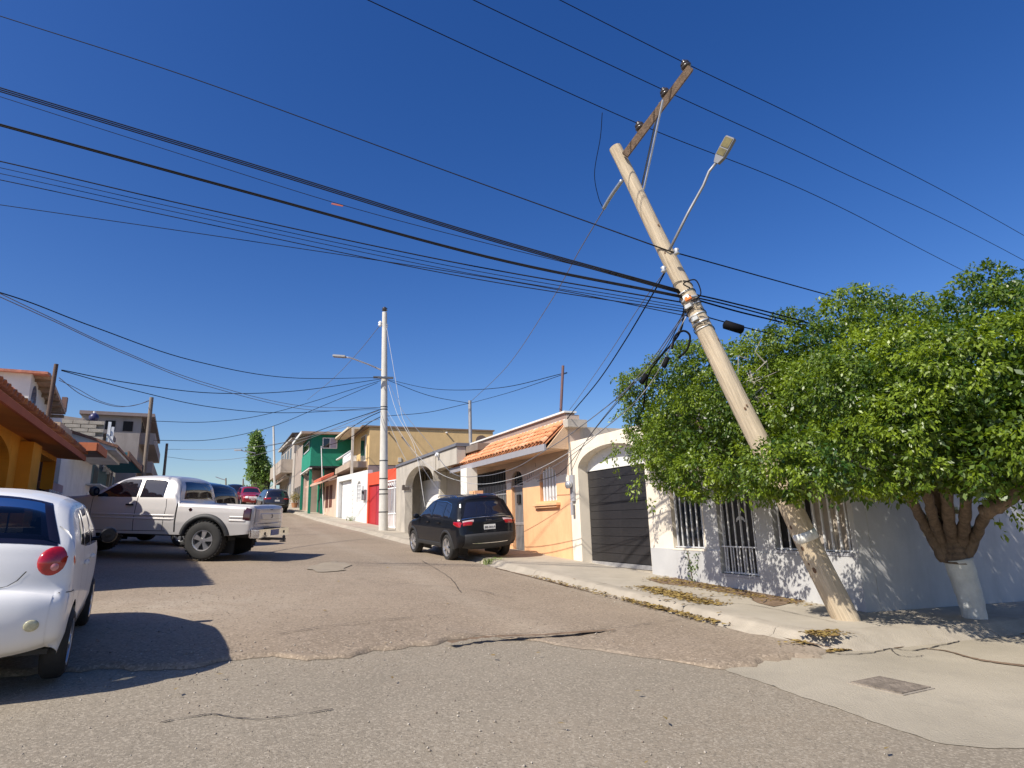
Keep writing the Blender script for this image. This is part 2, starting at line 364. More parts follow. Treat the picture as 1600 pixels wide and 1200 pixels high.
# left pavement
lside = bpy.data.objects.new('left_pavement', None); COL.objects.link(lside); lside['kind'] = 'structure'
u = 9.0
while u < 80:
    a, b = u + .006, u + 3 - .006; mb = MB(); c4 = [(a, kl(a) - 2.6), (b, kl(b) - 2.6), (b, kl(b)), (a, kl(a))]
    mb.hexa([P3(*c, -.05) for c in c4], [P3(*c, .12) for c in c4]); mb.build('slab', CONC, lside); u += 3
# square concrete inspection lid in the apron
lid = tag(thing('inspection_lid', 'square rough concrete lid sunk in the pale concrete apron near the kerb corner', 'cover', P3(3.93, 5.5, .01)), None)
q = [uv(hit(*p)) for p in ((1330, 1069), (1375, 1060), (1455, 1077), (1410, 1087))]
LO = Vector(lid.location)
mb = MB(); t_ = [Vector(P3(*c, .022)) - LO for c in q]; b_ = [Vector(P3(*c, -.05)) - LO for c in q]; mb.hexa(b_, t_)
mb.build('lid', mat('worn lid', (.21, .175, .14), .95, .35, 9, 1, 35, spec=.1), lid)
cxy = sum(t_, Vector()) / 4; mb = MB(); mb.hexa([cxy + (p - cxy) * 1.1 - Vector((0, 0, .05)) for p in t_], [cxy + (p - cxy) * 1.1 - Vector((0, 0, .009)) for p in t_]); mb.build('frame', mat('lid rim', (.30, .26, .21), .95, .2, 9, .6, 40), lid)
# ---- loose material
def scatter(name, n, regs, size, m, kind='stuff', off=.15, label=None, cat=None, curl=.4):
    vs = np.zeros((n * 4, 3)); tint = RNG.random(n)
    for i in range(n):
        r = regs[RNG.integers(len(regs))]; u = RNG.uniform(r[0], r[1]); v = RNG.normal(r[2], r[3]); 
        z = Guv(u, v) + (off(u, v) if callable(off) else off); p = xy(u, v); a = RNG.uniform(0, 6.28); s = size * RNG.uniform(.6, 1.3)
        d = np.array([math.cos(a), math.sin(a)]); e = np.array([-d[1], d[0]]); h = RNG.uniform(0, curl) * s
        vs[i * 4:i * 4 + 4] = [(*(p - d * s), z + .003), (*(p + e * s * .45), z + .004 + h), (*(p + d * s), z + .003 + h * .4), (*(p - e * s * .45), z + .004)]
    a = np.arange(n) * 4; o = npmesh(name, vs, np.stack([a, a + 1, a + 2, a + 3], 1), m, tint=tint, kind=kind); return tag(o, label, cat)
LIT = mat('dry leaf', (.3, .2, .05), .8, attr=((.13, .075, .03), (.33, .235, .06)))
def offz(u, v):
    if v > 6.12 and u > 5.1: return .148
    if u > 5.2: return .062
    return .012
scatter('leaf_litter', 3300, [(6.4, 12, 5.95, .07), (6.6, 8.6, 5.98, .07), (6.8, 10.6, 8.12, .16), (7.6, 10.4, 7.9, .22), (8.2, 9.2, 6.85, .12), (7.6, 9.4, 6.75, .16), (5.0, 5.4, 6.3, .2), (7.3, 8.6, 6.65, .12), (7.2, 8.9, 6.7, .13)], .035, LIT, off=offz)
scatter('fallen_leaves', 60, [(2.5, 16, 2, 3)], .03, LIT, off=.05)
ST = mat('pebble', (.35, .3, .25), .9, attr=((.18, .14, .11), (.48, .43, .36)))
def pebbles(n, name, regs, s0, s1):
    oc = np.array([(1, 0, 0), (0, 1, 0), (-1, 0, 0), (0, -1, 0), (0, 0, .7), (0, 0, -.5)]); of = np.array([(0, 1, 4), (1, 2, 4), (2, 3, 4), (3, 0, 4), (1, 0, 5), (2, 1, 5), (3, 2, 5), (0, 3, 5)])
    vs = []; fs = []; ti = []
    for i in range(n):
        r = regs[RNG.integers(len(regs))]; u, v = RNG.uniform(r[0], r[1]), RNG.uniform(r[2], r[3]); s = RNG.uniform(s0, s1) * RNG.uniform(.4, 1); p = xy(u, v)
        z = Guv(u, v) + (.045 if u > ue(v) + .1 else .002); a = RNG.uniform(0, 6.28); ca, sa = math.cos(a), math.sin(a)
        q = oc * [s, s * RNG.uniform(.5, .9), s]; q = np.stack([q[:, 0] * ca - q[:, 1] * sa, q[:, 0] * sa + q[:, 1] * ca, q[:, 2]], 1) + [p[0], p[1], z]
        fs.append(of + len(vs) * 6); vs.append(q); ti.append(np.full(8, RNG.random()))
    npmesh(name, np.concatenate(vs), np.concatenate(fs), ST, tint=np.concatenate(ti), kind='stuff')
pebbles(2600, 'gravel', [(6.0, 7.3, -1.2, 3), (5, 6.9, -1, 4.5), (1.5, 9, -1.5, 5.5), (6, 12, -1.2, 1.5), (1.5, 5, -3, 3), (8, 16, 4.8, 6.0)], .004, .017)
def tuft(name, label, u, v, off, n, h, r, m):
    vs = []; fs = []; ti = []
    o = thing(name, label, 'weed', P3(u, v, off))
    for i in range(n):
        a = RNG.uniform(0, 6.28); d = RNG.uniform(0, r); b = np.array([math.cos(a) * d, math.sin(a) * d, 0]); t = RNG.uniform(0, 6.28); l = h * RNG.uniform(.5, 1)
        s = np.array([math.cos(t), math.sin(t), 0]); k = len(vs); w = np.array([-s[1], s[0], 0]) * .006
        vs += [b - w, b + w, b + s * l * .35 + w * .8 + [0, 0, l * .7], b + s * l * .35 - w * .8 + [0, 0, l * .7], b + s * l * .8 + [0, 0, l * .8], b + s * l * .8 + [0, 0, l * .78]]
        fs += [(k, k + 1, k + 2, k + 3), (k + 3, k + 2, k + 4, k + 5)]; ti += [RNG.random()] * 2
    npmesh('blades', np.array(vs), np.array(fs), m, o, np.array(ti)); return o
GR = mat('weed green', (.1, .2, .03), .6, attr=((.07, .16, .02), (.25, .3, .06)))
tuft('weed', 'bright green weed tuft at the kerb behind the black car', 14.7, 6.15, .03, 160, .22, .3, GR)
tuft('weed', 'small green weed at the foot of the white garage house', 38.2, 6.7, .14, 60, .35, .3, GR)

def ribbon(name, pts, w, off, m, ragged=.3):
    q = catmull0([np.array(uv(hit(*p))) for p in pts]); vs = []; n = len(q)
    for i, p in enumerate(q):
        d = q[min(i + 1, n - 1)] - q[max(i - 1, 0)]; d /= np.hypot(*d) + 1e-9; e = np.array([-d[1], d[0]]); ww = (w if not callable(w) else w(i / (n - 1))) * (1 + RNG.uniform(-ragged, ragged)); j = RNG.normal(0, .006, 2)
        for s_ in (-1, 1): vs.append(P3(*(p + e * ww / 2 * s_ + j), off))
    npmesh(name, np.array(vs), np.array([(2 * i, 2 * i + 1, 2 * i + 3, 2 * i + 2) for i in range(n - 1)]), m, kind='structure')
def catmull0(P_, n=7):
    out = []; Q = [2 * P_[0] - P_[1]] + P_ + [2 * P_[-1] - P_[-2]]
    for i in range(1, len(Q) - 2):
        for k in range(n):
            t = k / n; a, b, c, d = Q[i - 1], Q[i], Q[i + 1], Q[i + 2]; out.append(.5 * (2 * b + (c - a) * t + (2 * a - 5 * b + 4 * c - d) * t * t + (3 * b - a - 3 * c + d) * t ** 3))
    return out + [P_[-1]]
CRK = mat('crack dark', (.045, .036, .03), .95); MUD = mat('dried mud', (.20, .14, .095), .95, .3, 6, .6, 50, spec=.1)
ribbon('crack', [(1290, 1021), (1320, 1024), (1360, 1022), (1392, 1015), (1425, 1018), (1470, 1010), (1500, 1003)], .018, .014, CRK, .6)
ribbon('crack', [(1392, 1015), (1402, 1024), (1420, 1028), (1445, 1026)], .012, .0145, CRK, .6)
ribbon('mud_streak', [(1447, 1015), (1480, 1019), (1520, 1030), (1560, 1037), (1620, 1044), (1680, 1050)], lambda t: .03 + .09 * t, .0135, MUD, .25)
ribbon('dirt_line', [(1300, 1020), (1200, 996), (1110, 973), (1000, 949), (900, 923), (830, 905), (775, 891)], .07, .052, MUD, .7)
for pts in ([(1010, 905), (1060, 902), (1150, 915), (1240, 930), (1262, 938), (1215, 948), (1195, 943), (1170, 934), (1090, 918), (1030, 912)],):
    patch('dried_mud', [uv(hit(*p, .145)) for p in pts], MUD, .1475, ragged=.035)
ribbon('pavement_crack', [(1196, 958), (1200, 945), (1190, 938)], .012, .151, CRK, .5)

OIL = mat('oil stain', (.12, .10, .08), .85, .3, 5, .3, 60, spec=.3)
for pts in ([(430, 1000), (520, 985), (640, 972), (700, 968)], [(560, 910), (640, 918), (730, 925), (800, 940)], [(250, 1130), (330, 1118), (400, 1125), (520, 1110)], [(660, 880), (700, 905), (720, 930)], [(460, 860), (520, 858), (570, 862)]):
    ribbon('crack', pts, .010, .062 if pts[0][1] < 1015 else .010, CRK, .8)
for cx, cy, rx, ry in ():
    q = [uv(hit(cx + rx * math.cos(t) * RNG.uniform(.7, 1.2), cy + ry * math.sin(t) * RNG.uniform(.7, 1.2))) for t in np.linspace(0, 6.0, 14)]; patch('asphalt_patch', q, mat('worn asphalt patch', (.19, .16, .125), .92, .2, 6, .5, 90), .064 if cy < 1015 else .009, ragged=.015)

ribbon('crack', [(758, 1000), (850, 996), (960, 988), (1050, 976), (1135, 968)], .009, .056, CRK, .8)
ribbon('dirt_line', [(700, 1012), (760, 1003), (850, 999), (960, 991)], .07, .055, MUD, .8)
ribbon('crack', [(1310, 992), (1240, 975), (1180, 962), (1140, 958)], .012, .150, CRK, .6)
ribbon('dirt_line', [(1395, 1013), (1440, 1002), (1480, 990), (1540, 988), (1620, 992)], .06, .012, MUD, .7)
# ================================================================ RIGHT SIDE HOUSES
CREAM = plaster('cream', (.76, .68, .56), .5); GREYW = plaster('grey', (.47, .465, .46), .35); WHITEP = plaster('white', (.70, .69, .66), .4)
ORANGE = plaster('orange', (.80, .45, .24), .5); PINKB = plaster('pinkish brown', (.50, .40, .33), .5); TAN = plaster('tan', (.66, .465, .225), .4)
CONCW = plaster('bare concrete', (.46, .42, .36), .9); RED = plaster('red', (.66, .09, .045), .3); GREEN = plaster('green', (.02, .20, .13), .2)
TERRA = mat('terracotta', (.56, .235, .11), .8, .28, 3.5, .3, 40, dirt=.5, dirtcol=(.30, .13, .07), spec=.3)
TERRA2 = mat('light terracotta', (.62, .27, .13), .8, .22, 3.5, .3, 40, dirt=.35, dirtcol=(.42, .19, .1), spec=.3)
STEEL = metalm('galvanised', (.55, .55, .56), .45, .7); BLK = paint('black', (.02, .02, .022), .4); WHT = paint('white', (.80, .80, .79), .4)
GREYP = paint('grey', (.35, .35, .37), .5); BARW = paint('light grey bar', (.62, .62, .62), .45); WOOD = mat('weathered wood', (.25, .18, .12), .85, .3, 4, .5, 30)
# ---- corner house with the black garage door
f1 = Fr(xy(14.4, 8.4), xy(6.15, 8.4), .1)
h1 = f1.root('corner_house', 'cream and grey single storey corner house with black garage door behind the leaning pole', 'house')
X = lambda u: 14.4 - u
ga, gb = X(13.94), X(11.05); zs, zc = 2.66, 3.16
w1 = (X(10.27), X(9.35), .74, 1.95); gt = (X(8.96), X(8.06), .32, 2.05); w3_ = (X(7.66), X(6.24), .78, 1.95)
mb = MB(); wall(mb, 0, X(9.32), .72, 3.44, 0, .3, [(ga, gb, .0, zc), w1]); wall(mb, 0, gb + .02, -.5, .72, 0, .3, [(ga, gb, -.5, .72)])
spandrel(mb, ga, gb, zs, zc, .002, .298); mb.box(-.001, .3, .3, 6, -.5, 3.44)
mb.build('wall', CREAM, h1)['label'] = 'cream plastered front wall with arched garage recess'
mb = MB(); wall(mb, X(9.32), f1.w - .004, .72, 3.44, .006, .3, [gt, w3_]); wall(mb, gb + .02, f1.w - .004, -.6, .72, -.012, .3, [(gt[0], gt[1], gt[2], .72)])
mb.build('wall', GREYW, h1)['label'] = 'grey plastered front wall and plinth'
MB().box(f1.w - .3, f1.w, .302, 9.5, -.6, 3.3).build('wall', GREYW, h1)['label'] = 'long grey side wall along the cross street'
MB().box(.3, f1.w - .3, .4, 9, 3.1, 3.25).build('roof', CONCW, h1)
gd = MB(); gd.box(ga - .02, gb + .02, .34, .36, .2, 2.62).build('garage_door', DARK, h1)
PAN = mat('black door panel', (.022, .021, .023), .38, .2, 2, dirt=.25, dirtcol=(.08, .07, .065)); me = None
gdo = [o for o in h1.children if o.name.startswith('garage_door')][0]
zb = .31; nP = 11; hp = (2.58 - zb) / nP
for i in range(nP):
    mb = MB(); mb.box(ga, gb, .30, .338, 0, hp - .006)
    o = mb.build('panel', PAN, gdo, bevel=.004) if me is None else link('panel', me, gdo); me = o.data; o.location = (0, 0, zb + i * hp)
MB().box(ga, gb, .285, .33, .2, .295).build('bottom_rail', STEEL, gdo)
mb = MB(); cx, hw = (ga + gb) / 2, (gb - ga) / 2 + .02
mb.prism([(cx + hw, 2.6)] + [(cx + hw * math.cos(math.pi * i / 20), zs - .02 + (zc - zs + .02) * math.sin(math.pi * i / 20)) for i in range(21)] + [(cx - hw, 2.6)], .30, .36)
mb.build('tympanum', WHITEP, h1)
MB().box(ga, gb, .302, 1.5, .1, .2).build('threshold', CONC, h1)
mb = MB(); mb.prism([(ga, -.3), (gb, -.3), (gb, .02 + .1), (ga, .24)], -.0, .31); mb.build('driveway_step', CONC, h1)
def opening(par, fr_m, o, depth, nb, barm, name='window', rails=(), door=False, frame=.03, glass=GLASS, r=.009, ybar=.06):
    xa, xb, za, zb_ = o
    W_ = thing_part(name, par); 
    mb = MB(); t = frame
    mb.box(xa, xa + t, depth - .03, depth, za, zb_); mb.box(xb - t, xb, depth - .03, depth, za, zb_); mb.box(xa + t, xb - t, depth - .03, depth, za, za + t); mb.box(xa + t, xb - t, depth - .03, depth, zb_ - t, zb_)
    mb.box((xa + xb) / 2 - t / 2, (xa + xb) / 2 + t / 2, depth - .028, depth - .002, za + t, zb_ - t)
    mb.build('frame', fr_m, W_)
    MB().box(xa + t, xb - t, depth - .018, depth - .01, za + t, zb_ - t).build('pane', glass, W_)
    if nb: bars(W_, barm, xa, xb, za, zb_, ybar, nb, r)
    for z in rails: rail(W_, barm, xa, xb, z, ybar - .001, .011)
    return W_
def thing_part(name, par):
    o = bpy.data.objects.new(name, None); COL.objects.link(o); o.parent = par; return o
opening(h1, GREYP, w1, .16, 6, BARW, rails=(.76, 1.93), r=.011)
MB().box(w1[0] + .04, w1[0] + .42, .162, .2, w1[2], w1[3]).build('curtain', mat('curtain', (.6, .58, .56), .9, .1, 6), h1)
g_ = opening(h1, GREYP, gt, .18, 6, BARW, 'gate', rails=(.34, .80, 2.0), glass=BLK, r=.011)
mb = MB()
bars(g_, BARW, gt[0] + .06, gt[1] + .06, gt[2], .80, .062, 6, .008)
for zc_ in (1.24, 1.66):                                  # crescent ornaments on the gate
    pts = [(.5 * (gt[0] + gt[1]) + .11 * math.cos(math.pi * i / 12), zc_ + .11 * math.sin(math.pi * i / 12)) for i in range(13)] + [(.5 * (gt[0] + gt[1]) + .09 * math.cos(math.pi * i / 12), zc_ + .045 * math.sin(math.pi * i / 12)) for i in range(12, -1, -1)]
    MB().prism(pts, .14, .147).build('crescent', BARW, g_)
MB().box(gt[0] - .03, gt[1] + .03, -.02, .1, gt[2] - .05, gt[2]).build('sill', GREYP, h1)
xm = w3_[0] + .72
opening(h1, GREYP, (w3_[0], xm, w3_[2], w3_[3]), .16, 4, BARW, rails=(.80,), r=.011, glass=DARK)
opening(h1, paint('beige frame', (.5, .44, .36)), (xm, w3_[1], w3_[2], w3_[3]), .16, 5, BARW, rails=(.80,), r=.013, glass=mat('shutter beige', (.36, .31, .26), .7, .1, 5))
MB().box(w3_[0] - .03, w3_[1] + .03, -.02, .1, w3_[2] - .05, w3_[2]).build('sill', GREYP, h1)
MB().box(w1[0] - .02, w1[1] + .03, -.02, .1, w1[2] - .04, w1[2]).build('sill', CREAM, h1)
MB().box(.1, 2.2, 2.5, 6, 3.26, 4.12).build('upper_room', PINKB, h1)
MB().box(-1.6, .09, 2.52, 6, 3.0, 4.0).build('upper_room', PINKB, h1)
# electricity meter with mast on the cream pillar
mt = thing('electricity_meter', 'round grey electricity meter with mast on the cream pillar between orange wall and garage', 'meter', tuple(f1.w3(.2, -.001, 2.25)), f1.rot)
MB().box(-.09, .09, -.07, 0, -.42, .28).build('meter_box', GREYP, mt, bevel=.006)
MB().lathe([(.03, -.0), (.105, .01), (.105, .07), (.09, .13), (.02, .15)], 20, (0, -.22, .02), 'y').build('meter_dial', metalm('meter glass', (.5, .52, .55), .15, .4), mt, smooth=True)
MB().tube([(-.02, -.04, .28), (-.02, -.04, .62), (-.06, -.04, 1.25)], .014).build('mast', metalm('mast', (.25, .24, .24), .5, .6), mt)
MB().box(-.05, .05, -.1, -.07, -.78, -.44).build('conduit_box', GREYP, mt)
# ---- orange house with the tiled porch roof
f2 = Fr(xy(22.0, 8.4), xy(14.4, 8.4), .3); X = lambda u: 22.0 - u; Z = lambda z: z - .3
h2 = f2.root('orange_house', 'orange single storey house with clay tile porch roof beside the black car', 'house')
wn_ = (X(16.17), X(15.15), Z(2.0), Z(2.98)); dr = (X(18.2), X(17.36), Z(.5), Z(3.03)); gr = (X(21.85), X(18.66), Z(.4), Z(3.2))
def z_at(x, z): return z
mb = MB(); zp = Z(2.56)
wall(mb, X(18.62), X(14.41), -.6, zp, -.006, .25, [(dr[0], dr[1], dr[2], zp), (wn_[0], wn_[1], wn_[2], zp)]); wall(mb, 0, gr[0], -.6, Z(2.5), -.006, .25)
mb.build('wall', ORANGE, h2)['label'] = 'lower wall painted orange'
MBX = MB(); mb = MB(); wall(mb, 0, X(14.41), zp, Z(4.0), 0, .25, [(gr[0], gr[1], zp, gr[3]), (dr[0], dr[1], zp, dr[3]), (wn_[0], wn_[1], zp, wn_[3])])
wall(MBX, 0, gr[0], Z(2.5), zp, 0, .25)
spandrel(mb, wn_[0], wn_[1], Z(2.62), wn_[3], .002, .248); spandrel(mb, dr[0], dr[1], Z(2.72), dr[3], .002, .248)
mb.build('wall', plaster('unpainted upper', (.56, .43, .33), .4), h2)['label'] = 'upper wall left unpainted beige'
MBX.build('wall', MATS['plaster unpainted upper'], h2)
# ragged cream undercoat band above the orange paint
mb = MB(); n = 60; xs = np.linspace(X(18.6), X(14.42), n)
for i in range(n - 1):
    if (wn_[0] - .02 < xs[i + 1] and xs[i] < wn_[1] + .02) or (dr[0] - .02 < xs[i + 1] and xs[i] < dr[1] + .02): continue
    h_ = .09 + .03 * math.sin(i * .5) + RNG.uniform(0, .03); mb.box(xs[i], xs[i + 1] - .0005, -.010, -.0061, zp - .10, zp - .0005); mb.box(xs[i], xs[i + 1] - .0005, -.004, -.0002, zp, zp + h_)
mb.build('undercoat_band', plaster('cream undercoat', (.78, .7, .58), .2), h2)
mb = MB(); mb.box(X(16.45), X(14.95), -.14, -.0065, Z(1.86), Z(1.93)); mb.box(X(16.38), X(15.02), -.10, -.0066, Z(1.80), Z(1.858)); mb.build('window_sill', ORANGE, h2, bevel=.005)
MB().box(0, X(14.41), .26, 8, 0, Z(4.0)).build('interior_block', CONCW, h2)
W_ = thing_part('window', h2)
MB().box(wn_[0], wn_[1], .2, .24, wn_[2], wn_[3]).build('pane', DARK, W_)
cxw = (wn_[0] + wn_[1]) / 2; hw = (wn_[1] - wn_[0]) / 2
tp = lambda x: Z(2.62) + (wn_[3] - Z(2.62)) * math.sqrt(max(0, 1 - ((x - cxw) / hw) ** 2))
bars(W_, WHT, wn_[0] + .08, wn_[1], wn_[2], 0, .07, 5, .035, top=tp)
D_ = thing_part('door', h2)
cxd = (dr[0] + dr[1]) / 2; hwd = (dr[1] - dr[0]) / 2; tpd = lambda x: Z(2.72) + (dr[3] - Z(2.72)) * math.sqrt(max(0, 1 - ((x - cxd) / hwd) ** 2)) - .01
MB().box(dr[0], dr[1], .2, .22, dr[2], dr[3]).build('backing', DARK, D_)
bars(D_, STEEL, dr[0] + .02, dr[1] - .02, dr[2] + .02, 0, .1, 8, .018, top=lambda x: Z(2.55))
bars(D_, BLK, dr[0] + .02, dr[1] - .02, Z(2.55), 0, .1, 5, .014, top=tpd)
for z in (dr[2] + .03, Z(1.35), Z(1.38), Z(2.55)): rail(D_, STEEL, dr[0], dr[1], z, .09, .022)
for z in (Z(2.64), Z(2.72), Z(2.8)): rail(D_, BLK, dr[0] + .06, dr[1] - .06, z, .095, .014)
mb = MB(); mb.box(cxd - .12, cxd + .1, .02, .08, Z(2.0), Z(2.28)); mb.build('letter_box', BLK, D_, bevel=.01)
G_ = thing_part('gate', h2)
MB().box(gr[0], gr[1], .22, .24, gr[2], gr[3]).build('backing', DARK, G_)
bars(G_, STEEL, gr[0] + .05, gr[1] - .03, gr[2], gr[3] - .05, .08, 22, .017)
for z in (gr[2] + .05, Z(1.3), Z(2.35), gr[3] - .06, gr[3] - .5): rail(G_, BLK if z > Z(2.5) else STEEL, gr[0], gr[1], z, .07, .02)
for i in range(22):
    x = gr[0] + .05 + (gr[1] - .03 - gr[0] - .05) * (i + .5) / 22
bars(G_, BLK, gr[0] + .05, gr[1] - .03, Z(2.7), gr[3] - .03, .055, 22, .02)
MB().box(X(20.35), X(19.75), -1.0, -.6, -.5, Z(3.3)).build('column', plaster('white column', (.82, .79, .7), .3), h2)
mb = MB(); mb.box(X(19.5), X(19.12), -.95, -.7, -.5, Z(2.35)); mb.box(X(19.56), X(19.06), -.98, -.67, Z(2.35), Z(2.48)); mb.build('gate_post', ORANGE, h2)
mb = MB()
for k in range(5): mb.tube([(X(19.6) - .02, -.85, 1.75 + .1 * k), (X(19.6) + .05, -.85, 1.8 + .1 * k)], .012, 5)
mb.build('scroll_ornament', BLK, h2)
# small slanting house digits left of the arched window
mb = MB()
for k, (dx, dz, l) in enumerate([(0, 0, .14), (.13, .09, .15), (.27, .13, .15), (.40, .17, .14), (.58, .38, .12)]): mb.box(X(17.0) + dx, X(17.0) + dx + .022, -.004, .012, Z(2.66) + dz, Z(2.66) + dz + l)
mb.build('house_digits', mat('digit brown', (.12, .08, .06), .6), h2)
# roof: timber deck, fascia, clay tiles one by one
ex0, ez = f2.px(705, 728, -.74); ex1, ez1 = f2.px(861, 687, -.74); rx0, rz = f2.px(731, 706, -.12); rx1, rz1 = f2.px(880, 661, -.12)
ez = (ez + ez1) / 2; rz = (rz + rz1) / 2; sk = (rx0 - ex0 + rx1 - ex1) / 2; ex1 = ex0 + (ex1 - ex0 + rx1 - rx0) / 2
E0, E1 = np.array([ex0, -.74, ez - .07]), np.array([ex1, -.74, ez - .07]); R0, R1 = np.array([ex0 + sk, -.10, rz - .05]), np.array([ex1 + sk, -.10, rz - .05])
mb = MB(); mb.hexa([E0 - [0, 0, .03], E1 - [0, 0, .03], R1 - [0, 0, .03], R0 - [0, 0, .03]], [E0, E1, R1, R0]); mb.build('roof', TERRA2, h2)
roof2 = [o for o in h2.children if o.name.startswith('roof')][0]
mb = MB(); mb.box(ex0, ex1, -.80, -.745, ez - .27, ez - .09); mb.build('fascia', paint('grey fascia', (.30, .29, .31), .7), h2)
mb = MB(); mb.hexa([(ex0 + .02, -.74, ez - .25), (ex1 - .02, -.74, ez - .25), (X(14.42), -.01, ez - .22), (.0, -.01, ez - .22)], [(ex0 + .02, -.74, ez - .19), (ex1 - .02, -.74, ez - .19), (X(14.42), -.01, ez - .13), (.0, -.01, ez - .13)]); mb.build('soffit', plaster('soffit peach', (.70, .50, .34), .2), h2)
mb = MB(); mb.prism([(-.72, ez - .2), (-.02, ez - .22), (-.02, rz - .09), (-.1, rz - .09)], 0, .06, 'x'); mb.xf(Matrix.Translation((ex1 - .02, 0, 0)) @ Matrix(((1, sk / .8 * .9, 0, sk * .95), (0, 1, 0, 0), (0, 0, 1, 0), (0, 0, 0, 1)))); mb.build('gable_cheek', plaster('cheek', (.66, .46, .3), .3), h2)
def tile_mesh(L, Wd, rise, m, name='tile', seg=6, th=.014):
    vs = []; fs = []
    for k, (y, sc, dz) in enumerate(((0, 1.0, .018), (L, .82, 0))):
        for r_ in (1, 1 - th / (Wd / 2)):
            for i in range(seg + 1):
                t = math.pi * i / seg; vs.append((-math.cos(t) * Wd / 2 * sc * r_, y, math.sin(t) * rise * sc * r_ + dz))
    n = seg + 1
    for i in range(seg): fs += [(i, i + 1, 2 * n + i + 1, 2 * n + i), (n + i, 3 * n + i, 3 * n + i + 1, n + i + 1), (i, n + i, n + i + 1, i + 1)]
    me = bpy.data.meshes.new(name); me.from_pydata(vs, [], fs); me.materials.append(m); me.polygons.foreach_set('use_smooth', [True] * len(me.polygons)); return me
tms = [tile_mesh(.34, .19, .085, TERRA), tile_mesh(.34, .19, .085, TERRA2), tile_mesh(.34, .19, .085, mat('terracotta pale', (.62, .32, .18), .8, .2, 4, .3, 40))]
def tiled(par, E0, E1, R0, ncol, nrow, tms, wtd=(3, 5, 2), jit=.012):
    E0, E1, R0 = map(lambda a: np.array(a, float), (E0, E1, R0)); ax = (E1 - E0) / ncol; up = (R0 - E0) / nrow
    xa = Vector(ax).normalized(); ya = Vector(up).normalized(); za = xa.cross(ya).normalized(); xx = ya.cross(za)
    M = Matrix((xx, ya, za)).transposed().to_euler()
    ch = [i for i, w in enumerate(wtd) for _ in range(w)]
    for r in range(nrow):
        for c in range(ncol):
            p = E0 + ax * (c + .5) + up * r + np.array(za) * (.012 + .004 * r) + RNG.normal(0, jit * .4, 3)
            o = link('tile', tms[random.choice(ch)], par, tuple(p), rot=M); o.rotation_euler.rotate_axis('Z', RNG.normal(0, .02))
tiled(roof2, E0 - [0, .06, 0], E1 - [0, .06, 0], R0 - [0, .02, -.0], 34, 4, tms)
# parapet above the tiles: white, brown, white bands
px0, pz0 = f2.px(727, 698, 0.1); px1, pz1 = f2.px(879, 646, .1); pt = (pz0 + pz1) / 2
BRN = plaster('brown band', (.30, .22, .19), .2)
mb = MB(); mb.box(rx0 + .1, rx1, -.06, .28, rz - .12, rz + .10); mb.box(rx0 + .1, rx1 + .05, -.10, .30, pt - .05, pt); mb.build('parapet', WHITEP, h2)
MB().box(rx0 + .1, rx1 - .02, -.03, .27, rz + .10, pt - .05).build('parapet_band', BRN, h2)
MB().box(rx1 - .02, rx1 + .25, -.12, .5, rz - .15, rz + .06).build('gutter_end', CONCW, h2)
MB().box(rx1 + .02, X(14.41), -.02, .4, Z(3.2), pt - .1).build('pilaster', PINKB, h2)
# ---- bare concrete house with the arch
f3 = Fr(xy(29.9, 7.45), xy(20.9, 7.45), .8); h3 = f3.root('concrete_house', 'unpainted grey concrete house front with arched carport and white garage door', 'house')
ax0, azb = f3.px(633, 765); ax1, az1 = f3.px(677, 745); _, azt = f3.px(655, 728); _, ztop = f3.px(700, 701); _, zbot = f3.px(700, 728)
xr = f3.px(713, 725)[0]
mb = MB(); wall(mb, 0, f3.w, -.8, ztop - .03, 0, .35, [(ax0, ax1, -.8, azt), (ax1 + .55, f3.w, -.8, zbot), (ax1, ax1 + .55, -.8, zbot - .03)])
spandrel(mb, ax0, ax1, azb + .1, azt, .003, .347); mb.box(0, .35, .35, 7, -.8, ztop - .05); mb.build('wall', CONCW, h3)
mb = MB(); mb.box(-.1, f3.w + .05, -.06, .5, ztop - .02, ztop + .05); mb.box(-.1, f3.w + .05, -.03, .5, ztop + .055, ztop + .10); mb.build('roof_edge', paint('dark flashing', (.16, .16, .18), .5), h3)
mb = MB(); mb.box(ax1 + .1, ax1 + .4, -.05, .001, zbot - .05, zbot + .55); mb.build('corbel', CONCW, h3)
mb = MB(); mb.box(ax0 - .14, ax0 + .04, -.12, .2, azb - .02, azb + .12); mb.box(ax0 - .2, ax0 - .02, -.1, .1, azb + .12, azb + .22); mb.build('capital', mat('dark capital', (.10, .08, .07), .8), h3)
MB().box(.3, f3.w + 1.2, .36, 4.5, ztop - .28, ztop - .04).build('ceiling', mat('brown slab', (.20, .16, .13), .9, .2, 3, .3), h3)
bx0, bz = f3.px(648, 800, 1.0); bx1, bzt = f3.px(687, 750, 1.0)
MB().box(bx0 - 1.2, bx1 + 6.5, 1.25, 1.4, -.8, ztop - .3).build('back_wall', plaster('yellow grey', (.38, .33, .25), .5), h3)
gd3 = MB().box(bx0, bx1, 1.15, 1.24, -.5, azt - .45).build('garage_door', WHT, h3); me = None
for i in range(9):
    o = MB().box(bx0 + .03, bx1 - .03, 1.12, 1.149, 0, .27).build('panel', WHT, gd3, bevel=.004) if me is None else link('panel', me, gd3); me = o.data; o.location = (0, 0, -.35 + i * .285)
MB().box(bx1, bx1 + .22, .95, 1.25, -.8, azt - .25).build('pillar', plaster('pale pillar', (.6, .56, .47), .3), h3)
MB().box(bx1 + .23, bx1 + 1.0, 1.0, 1.24, -.8, 1.7).build('side_panel', plaster('olive panel', (.40, .34, .24), .4), h3)
mb = MB()
